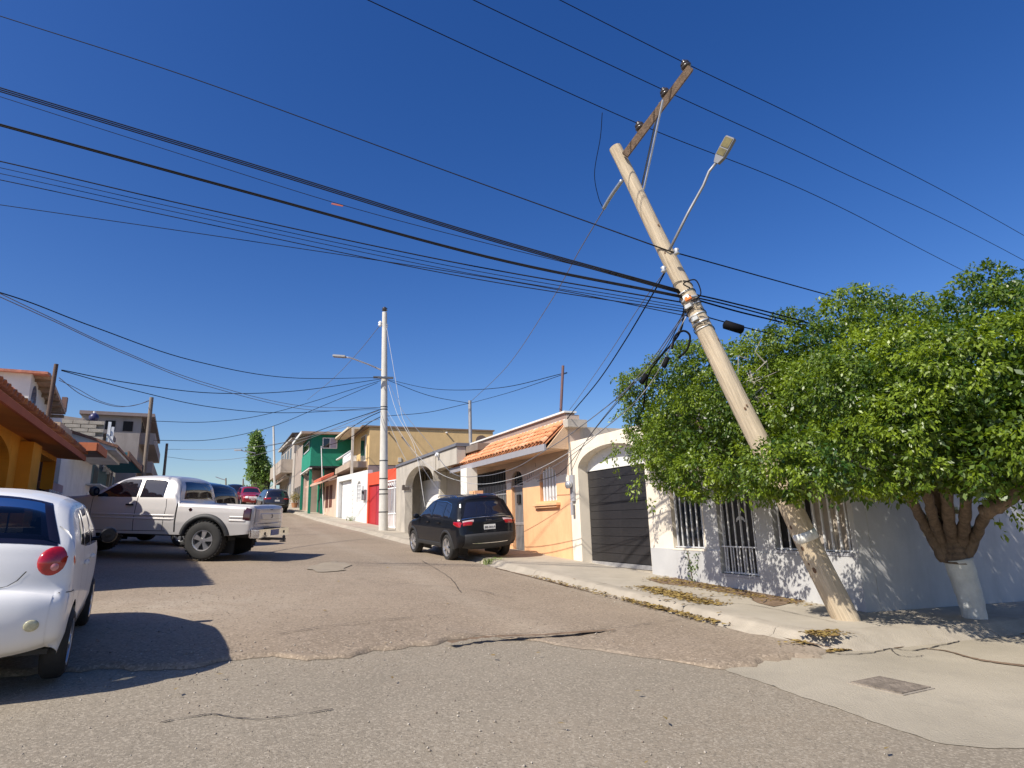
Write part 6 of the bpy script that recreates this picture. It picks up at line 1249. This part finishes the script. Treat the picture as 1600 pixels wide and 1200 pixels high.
def text3(s_, txt, size, M, m, parent, name='lettering', ext=.002):
    cu = bpy.data.curves.new(name, 'FONT'); cu.body = txt; cu.size = size; cu.align_x = 'CENTER'; cu.align_y = 'CENTER'; cu.extrude = ext; cu.materials.append(m)
    o = bpy.data.objects.new(name, cu); COL.objects.link(o); bpy.context.view_layer.update(); me = bpy.data.meshes.new_from_object(o.evaluated_get(bpy.context.evaluated_depsgraph_get())); bpy.data.objects.remove(o)
    o = link(name, me, parent); o.matrix_local = M; return o
# ---- silver pickup, crosswise in the street
rn = hit(322, 880, 0)
pk = dict(axles=(1.16, 4.80), wr=.445, arch=.53, sill=.56, track=1.74, lift=.07, round=.075, bulge=.035, bed=(.12, 1.86),
    rear=[(.10, .62), (.06, .72), (.05, .95), (.06, 1.22), (.09, 1.27)], top=[(.09, 1.27), (1.88, 1.30), (1.90, 1.32), (1.94, 1.72), (2.09, 1.90), (2.7, 1.94), (3.35, 1.89), (4.05, 1.42), (4.9, 1.36), (5.8, 1.24), (5.93, 1.12)],
    front=[(5.9, .55), (6.0, .7), (6.0, 1.02), (5.93, 1.12)], wz=[(.3, .90), (.6, .97), (.85, 1.0), (1.1, .985), (1.32, .95), (1.42, .93), (1.94, .74)], wx=[(0, .97), (.25, 1), (5.1, 1), (6.0, .88)])
SILV = carpaint('silver', (.55, .525, .505), .25, .36, .7)
cen = rn + np.array([-.13, .0]) + np.array([0, 1.0]) * .97
pc_ = Car('pickup_truck', 'silver lifted pickup truck standing crosswise on the street with its tailgate to the right', 'pickup truck', cen, (-1, -.0), pk, SILV)
pc_.wheels(.29, .235, 5, 34)
for sg in (-1, 1):
    pc_.flare(1.16, sg, .09, .05); pc_.flare(4.68, sg, .09, .05)
    pc_.spatch('window', [(2.27, 1.42), (2.84, 1.41)], [(2.27, 1.79), (2.36, 1.83), (2.84, 1.845)], CGL, .005, sg); 
    pc_.spatch('window', [(2.92, 1.41), (3.86, 1.40)], [(2.92, 1.845), (3.25, 1.83), (3.36, 1.80), (3.86, 1.43)], CGL, .005, sg)
    pc_.seam([(2.88, .62), (2.88, 1.40), (2.88, 1.86)], sg, .014); pc_.seam([(2.18, .66), (2.15, 1.2), (2.18, 1.38)], sg, .012); pc_.seam([(3.92, .62), (3.96, 1.38)], sg, .012); pc_.seam([(1.885, .62), (1.89, 1.29)], sg, .035, off=.002)
    pc_.seam([(2.1, .64), (3.9, .62)], sg, .012)
    for z0_ in (.98, .90): 
        pc_.spatch('side_moulding', [(1.92, z0_), (3.9, z0_)], [(1.92, z0_ + .04), (3.9, z0_ + .04)], SILV, .018, sg); pc_.spatch('side_moulding', [(.2, z0_), (.60, z0_)], [(.2, z0_ + .045), (.60, z0_ + .045)], SILV, .016, sg)
    y = float(pc_.ys(3.03, 1.22)[0]); pc_.part(MB().box(2.94, 3.12, sg * y, sg * (y + .04), 1.21, 1.25), 'door_handle', TRIM, .008)
    pc_.spatch('tail_lamp', [(.09, .93), (.27, .93)], [(.09, 1.20), (.22, 1.23), (.27, 1.16)], mat('smoked lamp', (.05, .012, .014), .15, .3, 10, coat=1), .022, sg)
    x_, z_ = 1.95, 1.17
pc_.mirror(3.85, 1.42, TRIM, (.14, .26, .24))
kt0, kt1 = pc_.k_at(.06, .84), pc_.k_at(.07, 1.235)
pc_.tpatch('tailgate', kt0, kt1, .93, .93, SILV, .03)
pc_.tpatch('tailgate_panel', pc_.k_at(.06, .92), pc_.k_at(.06, 1.10), .80, .80, SILV, .042)
pc_.part(MB().box(-.005, .02, -.09, .09, 1.13, 1.20), 'tailgate_handle', TRIM, .006)
mb = MB(); mb.tube([(-.03, .03, 1.06), (-.03, -.03, 1.05), (-.03, -.045, 1.0), (-.03, .03, .98)], .008, 6); mb.build('emblem', TRIM, pc_.root)
mb = MB(); mb.prism([(-.14, -.95), (-.14, .95), (.06, .99), (.10, .99), (.10, -.99), (.06, -.99)][::-1], .52, .72, 'z'); pc_.part(mb, 'rear_bumper', CHR, .02)
pc_.part(MB().box(-.15, -.142, -.24, .24, .56, .70), 'number_plate', paint('blue plate', (.05, .09, .3), .4)); pc_.part(MB().box(-.148, .1, -.3, .3, .721, .74), 'bumper_step', TRIM)
for y in (-.6, .6): pc_.part(MB().lathe([(.035, 0), (.035, .012), (.02, .012)], 14, (-.152, y, .62), 'x'), 'tow_hole', TRIM)
mb = MB(); mb.box(-.42, .2, -.035, .035, .44, .50); mb.box(-.42, -.30, -.05, .05, .40, .43); mb.lathe([(.02, 0), (.02, .07), (.035, .08), (.035, .11), (.01, .14)], 12, (-.38, 0, .43)); pc_.part(mb, 'tow_hitch', metalm('hitch', (.1, .1, .1), .5)); 
pc_.part(MB().tube([(.9, -.55, .5), (.4, -.6, .42), (.2, -.62, .42)], .035, 8), 'exhaust', metalm('exhaust', (.3, .28, .25), .5))
mb = MB(); mb.box(1.05, 1.27, -.75, .75, .37, .52); mb.lathe([(.12, -.14), (.17, 0), (.12, .14)], 14, (1.16, 0, .45), 'y'); mb.box(.3, 4.8, -.45, -.35, .5, .6); mb.box(.3, 4.8, .35, .45, .5, .6); pc_.part(mb, 'chassis', TRIM)
mb = MB(); mb.lathe([(.012, 0), (.045, .004), (.045, .01)], 5, (1.55, 0, 0), 'y'); mb.xf(Matrix.Translation((-.0, float(pc_.ys(1.5, 1.15)[0]) + .002, 1.15))); pc_.part(mb, 'badge', CHR)
mb = MB()
mb.tube([(4.30, .004, 1.13), (4.34, .004, 1.19), (4.38, .004, 1.14), (4.42, .004, 1.17), (4.48, .004, 1.13), (4.60, .004, 1.12)], .006, 5)
mb.xf(Matrix.Translation((0, float(pc_.ys(4.2, 1.2)[0]) + .002, 0))); pc_.part(mb, 'fender_script', TRIM)
mb = MB(); mb.box(5.95, 6.05, -.7, .7, .72, 1.10); pc_.part(mb, 'grille', CHR, .01); pc_.part(MB().box(5.95, 6.13, -.98, .98, .5, .7), 'front_bumper', CHR, .03)
pc_.tpatch('windscreen', pc_.k_at(3.42, 1.85), pc_.k_at(4.02, 1.44), .88, .94, CGL, .006); pc_.tpatch('rear_window', pc_.k_at(1.91, 1.40), pc_.k_at(2.0, 1.78), .8, .8, CGL, .006)
# ---- white hatchback, cut by the left edge
ht = dict(axles=(.60, 2.94), wr=.275, arch=.335, sill=.24, track=1.36, lift=.025, round=.085, bulge=.075,
    rear=[(.16, .33), (.04, .39), (.00, .54), (.02, .70), (.09, .74), (.105, .92), (.135, 1.05)], top=[(.135, 1.05), (.19, 1.15), (.32, 1.35), (.44, 1.41), (.9, 1.44), (1.5, 1.45), (1.95, 1.40), (2.75, .97), (3.25, .84), (3.42, .70)],
    front=[(3.36, .25), (3.48, .35), (3.49, .55), (3.42, .70)], wz=[(.2, .70), (.4, .745), (.7, .755), (.95, .745), (1.1, .725), (1.5, .60)], wx=[(0, .955), (.18, .99), (.5, 1), (2.8, 1), (3.4, .86)])
oc_ = hit(80, 1064, 0); hd = np.array([-.52, .854]); hd /= np.hypot(*hd); lf_ = np.array([-hd[1], hd[0]])
ht['holes'] = []
WHC = carpaint('white', (.80, .79, .77), .0, .42, .35)
pre = Car.__new__(Car); pre.outl = resample(np.concatenate([smoothp(ht['rear']), smoothp(ht['top'])[1:], smoothp(ht['front'])[::-1][1:]]), 240)
kk = lambda x, z: int(np.argmin(np.hypot(pre.outl[:, 0] - x, pre.outl[:, 1] - z)))
kg0, kg1, kw0, kw1 = kk(.155, 1.09), kk(.38, 1.385), kk(1.98, 1.39), kk(2.68, 1.0)
ht['holes'] = [(kg0 + 2, kg1 - 1, .80), (kw0 + 2, kw1 - 2, .86)]
hb = Car('hatchback', 'white small hatchback with round red tail lamp at the left edge of the picture', 'car', oc_ + lf_ * .68, hd, ht, WHC)
hb.wheels(.165, .175, 7)
TGL = bpy.data.materials.new('tinted glass'); TGL.use_nodes = True; nt = TGL.node_tree; N = nt.nodes; tr = N.new('ShaderNodeBsdfTransparent'); tr.inputs[0].default_value = (.42, .45, .47, 1); gl = N.new('ShaderNodeBsdfGlossy'); gl.inputs['Roughness'].default_value = .02; fr_ = N.new('ShaderNodeFresnel'); fr_.inputs[0].default_value = 1.5; mx = N.new('ShaderNodeMixShader'); nt.links.new(fr_.outputs[0], mx.inputs[0]); nt.links.new(tr.outputs[0], mx.inputs[1]); nt.links.new(gl.outputs[0], mx.inputs[2]); nt.links.new(mx.outputs[0], N['Material Output'].inputs[0])
rg = hb.tpatch('rear_window', kg0, kg1, .97, .92, TGL, .010); FRIT = mat('black frit', (.012, .01, .02), .08, .1, 2, coat=.6)
for bl in ((.80, .99, .80, .94), (-.99, -.80, -.94, -.80)): hb.tpatch('window_border', kg0, kg1, 0, 0, FRIT, .007, nb=4, blo=bl)
hb.tpatch('window_border', kg0 - 1, kg0 + 3, .97, .96, FRIT, .0075, nk=3); hb.tpatch('window_border', kg1 - 2, kg1 + 1, .94, .93, FRIT, .0075, nk=3)
hb.tpatch('windscreen', kw0, kw1, .94, .97, TGL, .008)
for sg in (-1, 1):
    hb.spatch('window', [(.62, 1.06), (.95, 1.03)], [(.62, 1.10), (.80, 1.30), (.95, 1.335)], CGL, .004, sg, nx=10); hb.spatch('window', [(.99, 1.02), (1.62, .99)], [(.99, 1.34), (1.62, 1.35)], CGL, .004, sg, nx=12); hb.spatch('window', [(1.68, .99), (2.45, .97)], [(1.68, 1.35), (1.85, 1.335), (2.45, 1.01)], CGL, .004, sg, nx=14)
    hb.seam([(.95, .42), (.90, .75), (.97, 1.0), (.97, 1.36)], sg); hb.seam([(1.65, .30), (1.65, 1.37)], sg); hb.seam([(2.52, .3), (2.56, .95)], sg); hb.seam([(.98, .30), (2.52, .29)], sg); hb.seam([(.06, .735), (.34, .72), (.38, .60)], sg)
    hb.spatch('sill_trim', [(.95, .25), (2.6, .25)], [(.95, .31), (2.6, .31)], TRIM, .01, sg)
    for xh in (1.05, 1.78): y = float(hb.ys(xh, .86)[0]); hb.part(MB().box(xh, xh + .16, sg * y, sg * (y + .035), .85, .885), 'door_handle', WHC, .01)
    hb.dome('tail_lamp', .145, sg * .625, .955, .135, .125, .05, (-.80, sg * .5, .10), LAMPR, 28); hb.dome('lamp_inner', .128, sg * .60, .925, .05, .05, .058, (-.84, sg * .45, .10), mat('pink lamp', (.55, .2, .2), .1, .2, 30, coat=1), 20)
    hb.dome('fog_lamp', -.03, sg * .55, .52, .048, .042, .012, (-.95, sg * .3, 0), mat('amber clear', (.50, .47, .30), .12, .3, 30, coat=1), 20)
hb.mirror(2.38, .98, carpaint('dark mirror', (.006, .006, .008), .0, .5, .1, .2), (.13, .17, .17))
hb.tpatch('rear_bumper', kk(.10, .35), kk(.05, .715), 1.0, 1.0, WHC, .014, nk=16)
hb.tpatch('bumper_vent', kk(.16, .30), kk(.07, .345), .55, .50, DARK, .04, nk=4)
hb.tpatch('tailgate_handle', kk(.112, .965), kk(.125, .995), .26, .28, FRIT, .024, nk=3)
hb.tpatch('plate_recess', kk(.093, .78), kk(.11, .955), .34, .26, carpaint('white shade', (.74, .74, .76), 0, .4), .004, nk=6); hb.tpatch('number_plate', kk(.098, .80), kk(.107, .89), .22, .22, PLATE, .010, nk=3)
for sg in (-1, 1):
    P_ = [(kk(.113, .89), .70), (kk(.107, .84), .63), (kk(.10, .79), .55), (kk(.093, .76), .46), (kk(.092, .755), 0)]
    vs = []
    for k_, b_ in P_: vs += [hb.tp(k_, sg * b_, .003), hb.tp(k_, sg * (b_ + .012), .003)] if k_ > kk(.092, .765) else [hb.tp(k_, sg * b_, .003), hb.tp(k_ - .8, sg * b_, .003)]
    npmesh('seam', np.array(vs), np.array([(2 * i, 2 * i + 1, 2 * i + 3, 2 * i + 2) for i in range(4)]), DARK, hb.root)
hb.tpatch('roof_trim', kk(.38, 1.385), kk(.46, 1.415), 0, 0, FRIT, .006, nb=3, nk=3, blo=(.93, .99, .93, .99))
INT = mat('seat fabric', (.07, .07, .085), .9, .2, 20); 
for y in (-.33, .33): mb = MB(); mb.box(.98, 1.12, y - .22, y + .22, .5, 1.02); mb.box(1.0, 1.1, y - .11, y + .11, 1.05, 1.18); hb.part(mb, 'rear_seat', INT, .04); mb = MB(); mb.box(1.75, 1.9, y - .23, y + .23, .5, 1.1); mb.box(1.78, 1.88, y - .12, y + .12, 1.12, 1.25); hb.part(mb, 'front_seat', INT, .04)
hb.part(MB().box(2.02, 2.05, -.12, .12, 1.28, 1.34), 'rear_view_mirror', TRIM, .01); hb.part(MB().box(.25, .9, -.6, .6, .93, .97), 'parcel_shelf', INT); hb.part(MB().box(2.3, 2.75, -.62, .62, .8, .95), 'dashboard', TRIM, .03)
hb.part(MB().tube([(2.03, 0, 1.28), (2.04, 0, 1.12), (2.04, .01, 1.05)], .008, 5), 'mirror_charm', TRIM)
# ---- black compact car by the kerb (sport utility)
sv = dict(axles=(.86, 3.50), wr=.35, arch=.41, sill=.34, track=1.56, lift=.075, round=.10, bulge=.07,
    rear=[(.20, .38), (.06, .48), (.02, .66), (.06, .80), (.10, 1.02), (.16, 1.10)], top=[(.16, 1.10), (.34, 1.42), (.38, 1.58), (.62, 1.635), (1.5, 1.665), (2.1, 1.645), (2.42, 1.57), (3.08, 1.09), (4.0, .98), (4.28, .85)],
    front=[(4.22, .35), (4.36, .48), (4.38, .72), (4.28, .85)], wz=[(.3, .86), (.55, .905), (.85, .91), (1.05, .89), (1.15, .86), (1.65, .655)], wx=[(0, .90), (.2, .97), (.5, 1), (3.6, 1), (4.3, .86)])
BLKC = carpaint('black', (.006, .007, .010), .0, .55, .55, .1)
s0_ = hit(703, 877, 0); s1_ = hit(648, 864, 0); hd = (s1_ - s0_) / np.hypot(*(s1_ - s0_)); lf_ = np.array([-hd[1], hd[0]])
jp = Car('suv', 'black compact SUV with chrome window line parked half on the pavement before the tiled porch', 'suv', s0_ - lf_ * .80, hd, sv, BLKC, roll=-.075)
jp.wheels(.225, .23, 5)
def suv_detail(c, bm, lamp_side=True, chrome=True, x0=.50):
    for sg in (-1, 1):
        c.spatch('window', [(.70, 1.15), (1.12, 1.12)], [(.70, 1.36), (.80, 1.45), (1.12, 1.52)], CGL, .004, sg, nx=10); c.spatch('window', [(1.18, 1.12), (1.95, 1.11)], [(1.18, 1.525), (1.95, 1.54)], CGL, .004, sg, nx=12); c.spatch('window', [(2.02, 1.11), (2.95, 1.10)], [(2.02, 1.54), (2.25, 1.52), (2.95, 1.14)], CGL, .004, sg, nx=14)
        if chrome: c.seam([(.70, 1.13), (.72, 1.38), (.80, 1.485), (1.2, 1.555), (2.05, 1.575), (2.35, 1.53), (2.98, 1.16)], sg, .013, CHR, .006, 'chrome_strip')
        c.seam([(1.16, .45), (1.10, .8), (1.15, 1.10)], sg, .012); c.seam([(1.98, .40), (1.98, 1.10)], sg, .012); c.seam([(3.0, .40), (3.05, 1.08)], sg, .012); c.seam([(1.2, .39), (3.0, .39)], sg, .012)
        for xw in c.sp['axles']: c.flare(xw, sg, .06, .02)
        c.spatch('sill_cladding', [(1.25, .345), (3.1, .345)], [(1.25, .46), (3.1, .46)], TRIM, .018, sg)
        for xh in (1.25, 2.08): y = float(c.ys(xh, 1.0)[0]); c.part(MB().box(xh, xh + .2, sg * y, sg * (y + .04), .97, 1.01), 'door_handle', bm, .012)
        c.part(MB().tube([(.75, sg * .60, 1.66), (.85, sg * .60, 1.70), (2.0, sg * .60, 1.71), (2.15, sg * .59, 1.665)], .014, 6), 'roof_rail', CHR if chrome else TRIM)
    c.mirror(2.85, 1.08, bm, (.14, .2, .15))
suv_detail(jp, BLKC)
K = jp.k_at
jp.tpatch('rear_window', K(.18, 1.13), K(.37, 1.52), .93, .86, CGL, .008); jp.tpatch('spoiler', K(.37, 1.56), K(.56, 1.62), .93, .93, BLKC, .035, nk=6); jp.tpatch('brake_light', K(.385, 1.585), K(.40, 1.60), .2, .2, LAMPR, .042, nk=2)
jp.tpatch('chrome_strip', K(.155, 1.09), K(.165, 1.108), 1.0, .99, CHR, .012, nk=2)
jp.tpatch('rear_bumper', K(.20, .39), K(.03, .70), .99, .99, TRIM, .04); jp.tpatch('bumper_strip', K(.06, .49), K(.045, .53), .80, .82, CHR, .048, nk=2)
for sg in (-1, 1):
    lo, hi = (.60, 1.0) if sg > 0 else (-1.0, -.60)
    jp.tpatch('tail_lamp', K(.08, .92), K(.11, 1.05), 0, 0, LAMPR, .022, nb=6, nk=6, blo=(lo + .08 * (sg > 0), hi - .08 * (sg < 0), lo, hi)); jp.tpatch('lamp_inner', K(.10, 1.01), K(.12, 1.05), 0, 0, LAMPW, .026, nb=6, nk=3, blo=(lo, hi, lo - .02 * (sg > 0), hi + .02 * (sg < 0)))
    jp.spatch('tail_lamp', [(.10, .90), (.38, .97)], [(.10, 1.04), (.38, 1.04)], LAMPR, .012, sg, nx=8)
def rearM(c, x, y, z, tilt=0): return Matrix.Translation((x, y, z)) @ Matrix(((0, 0, -1, 0), (-1, 0, 0, 0), (0, 1, 0, 0), (0, 0, 0, 1)))
jp.part(MB().box(-.01, .0, -.17, .17, .80, .94), 'number_plate', PLATE, .003); text3(None, 'JBE-364-A', .075, rearM(jp, -.0125, 0, .87), BLK, jp.root)
text3(None, 'Jeep', .10, rearM(jp, .045, 0, 1.045), CHR, jp.root, ext=.004)
jp.part(MB().box(.05, .0 + .06, .38, .58, .84, .865), 'badge', CHR); jp.part(MB().box(.05, .06, -.62, -.42, .90, .925), 'badge', CHR)
jp.part(MB().tube([(.16, .05, 1.16), (.155, -.2, 1.2), (.18, -.42, 1.19)], .012, 5), 'rear_wiper', TRIM); jp.part(MB().tube([(1.0, 0, 1.68), (.93, 0, 1.8)], .008, 5), 'aerial', TRIM)
jp.tpatch('windscreen', K(2.5, 1.53), K(3.1, 1.15), .88, .93, CGL, .006); jp.tpatch('grille', K(4.36, .6), K(4.3, .86), .6, .6, TRIM, .01, nk=4)
# ---- vehicles further up
mid = dict(sv); mid['lift'] = .05; mid['wz'] = [(.3, .88), (.55, .92), (.85, .92), (1.05, .90), (1.15, .87), (1.65, .68)]
GRYC = carpaint('charcoal', (.035, .035, .045), .3, .3); REDC = carpaint('red', (.30, .012, .02), .2, .3); NAVC = carpaint('very dark', (.012, .014, .02), .2, .3)
up = np.array([-.52, .85]); up /= np.hypot(*up); lfu = np.array([-up[1], up[0]])
ra = hit(440, 801.5, 0); cx = Car('suv', 'charcoal crossover seen from behind on the right lane further up the street', 'suv', ra + lfu * .55, up, mid, GRYC, lfu is None)
cx.wheels(.22, .22, 5); suv_detail(cx, GRYC, chrome=False); K = cx.k_at
cx.tpatch('rear_window', K(.18, 1.13), K(.37, 1.52), .93, .86, CGL, .008); cx.tpatch('rear_bumper', K(.20, .39), K(.03, .70), .99, .99, TRIM, .03); cx.tpatch('bumper_strip', K(.035, .6), K(.03, .66), .8, .8, metalm('bumper grey', (.35, .35, .36), .4, .5), .04, nk=2)
for lo, hi in ((.60, 1.0), (-1.0, -.60)): cx.tpatch('tail_lamp', K(.08, .95), K(.11, 1.06), 0, 0, LAMPR, .022, nb=4, nk=3, blo=(lo, hi, lo, hi)); 
for sg in (-1, 1): cx.spatch('tail_lamp', [(.10, .93), (.40, .98)], [(.10, 1.05), (.40, 1.05)], LAMPR, .012, sg, nx=8)
cx.part(MB().box(-.01, .0, -.17, .17, .80, .94), 'number_plate', PLATE); cx.part(MB().lathe([(.06, 0), (.05, .02)], 12, (.04, 0, 1.02), 'x'), 'badge', CHR)
def frontcar(name, label, px_, m, spec, shift, grillm=None, hd_=None):
    q = hit(*px_, 0); h_ = -up if hd_ is None else np.array(hd_) / np.hypot(*hd_); c = Car(name, label, 'suv', q - h_ * (spec['axles'][1]) + shift, h_, spec, m); c.wheels(.23, .22, 5); suv_detail(c, m, chrome=False); K = c.k_at
    c.tpatch('windscreen', K(2.5, 1.53), K(3.1, 1.15), .90, .95, CGL, .008)
    for lo, hi in ((.58, .95), (-.95, -.58)): c.tpatch('headlamp', K(4.36, .70), K(4.30, .86), 0, 0, mat('headlamp clear', (.75, .75, .75), .08, .1, 30, coat=1), .02, nb=5, nk=4, blo=(lo, hi, lo, hi))
    for k in range(7): b0 = -.50 + k * .145; c.tpatch('grille_slot', K(4.37, .62), K(4.31, .85), 0, 0, grillm or TRIM, .024, nb=2, nk=3, blo=(b0, b0 + .085, b0, b0 + .085))
    c.tpatch('front_bumper', K(4.25, .37), K(4.37, .55), .98, .98, m, .03); c.part(MB().box(4.43, 4.44, -.17, .17, .50, .62), 'number_plate', PLATE)
    return c
rd = frontcar('suv', 'red SUV with white slotted grille facing down the street', (394, 792), REDC, mid, np.zeros(2), WHT)
sp2 = dict(mid); sp2['top'] = [(.16, 1.15), (.30, 1.55), (.40, 1.72), (.7, 1.78), (1.5, 1.80), (2.3, 1.78), (2.7, 1.66), (3.2, 1.18), (4.0, 1.08), (4.28, .92)]
dk = frontcar('suv', 'very dark SUV half hidden left of the red one', (370, 789), NAVC, sp2, np.zeros(2))
bq = ray(326, 790)[:2] * 20.6; hd2 = np.array([-.97, .16]); hd2 /= np.hypot(*hd2)
sp3 = dict(mid); sp3['wr'] = .38; sp3['arch'] = .44; sp3['wz'] = [(.3, .88), (.55, .92), (1.15, .90), (1.85, .76)]; sp3['top'] = [(.16, 1.15), (.22, 1.60), (.34, 1.80), (.7, 1.86), (1.5, 1.95), (2.3, 1.90), (2.7, 1.72), (3.2, 1.22), (4.0, 1.10), (4.28, .92)]
bk = Car('suv', 'black tall SUV standing right behind the silver pickup cab', 'suv', bq + hd2 * .86 + np.array([-hd2[1], hd2[0]]) * -.9, hd2, sp3, NAVC)
bk.wheels(.24, .23, 5)
for sg in (-1, 1):
    bk.spatch('window', [(.35, 1.22), (1.0, 1.20)], [(.35, 1.62), (1.0, 1.72)], CGL, .004, sg, nx=8); bk.spatch('window', [(1.10, 1.20), (2.8, 1.20)], [(1.10, 1.74), (1.7, 1.80), (2.4, 1.76), (2.8, 1.28)], CGL, .004, sg, nx=14)
    bk.seam([(1.06, 1.16), (1.06, 1.70), (1.15, 1.78)], sg, .05, metalm('silver frame', (.5, .5, .5), .3), .01, 'window_frame'); bk.seam([(1.06, 1.16), (2.85, 1.17)], sg, .03, metalm('silver frame', (.5, .5, .5), .3), .008, 'window_frame')
    for xw in bk.sp['axles']: bk.flare(xw, sg, .06, .02)
bk.tpatch('rear_window', bk.k_at(.17, 1.2), bk.k_at(.24, 1.62), .85, .8, CGL, .008)
for lo, hi in ((.75, .98), (-.98, -.75)): bk.tpatch('tail_lamp', bk.k_at(.1, .9), bk.k_at(.12, 1.06), 0, 0, LAMPR, .02, nb=3, nk=3, blo=(lo, hi, lo, hi))
bk.tpatch('rear_bumper', bk.k_at(.20, .39), bk.k_at(.03, .66), .99, .99, TRIM, .03)
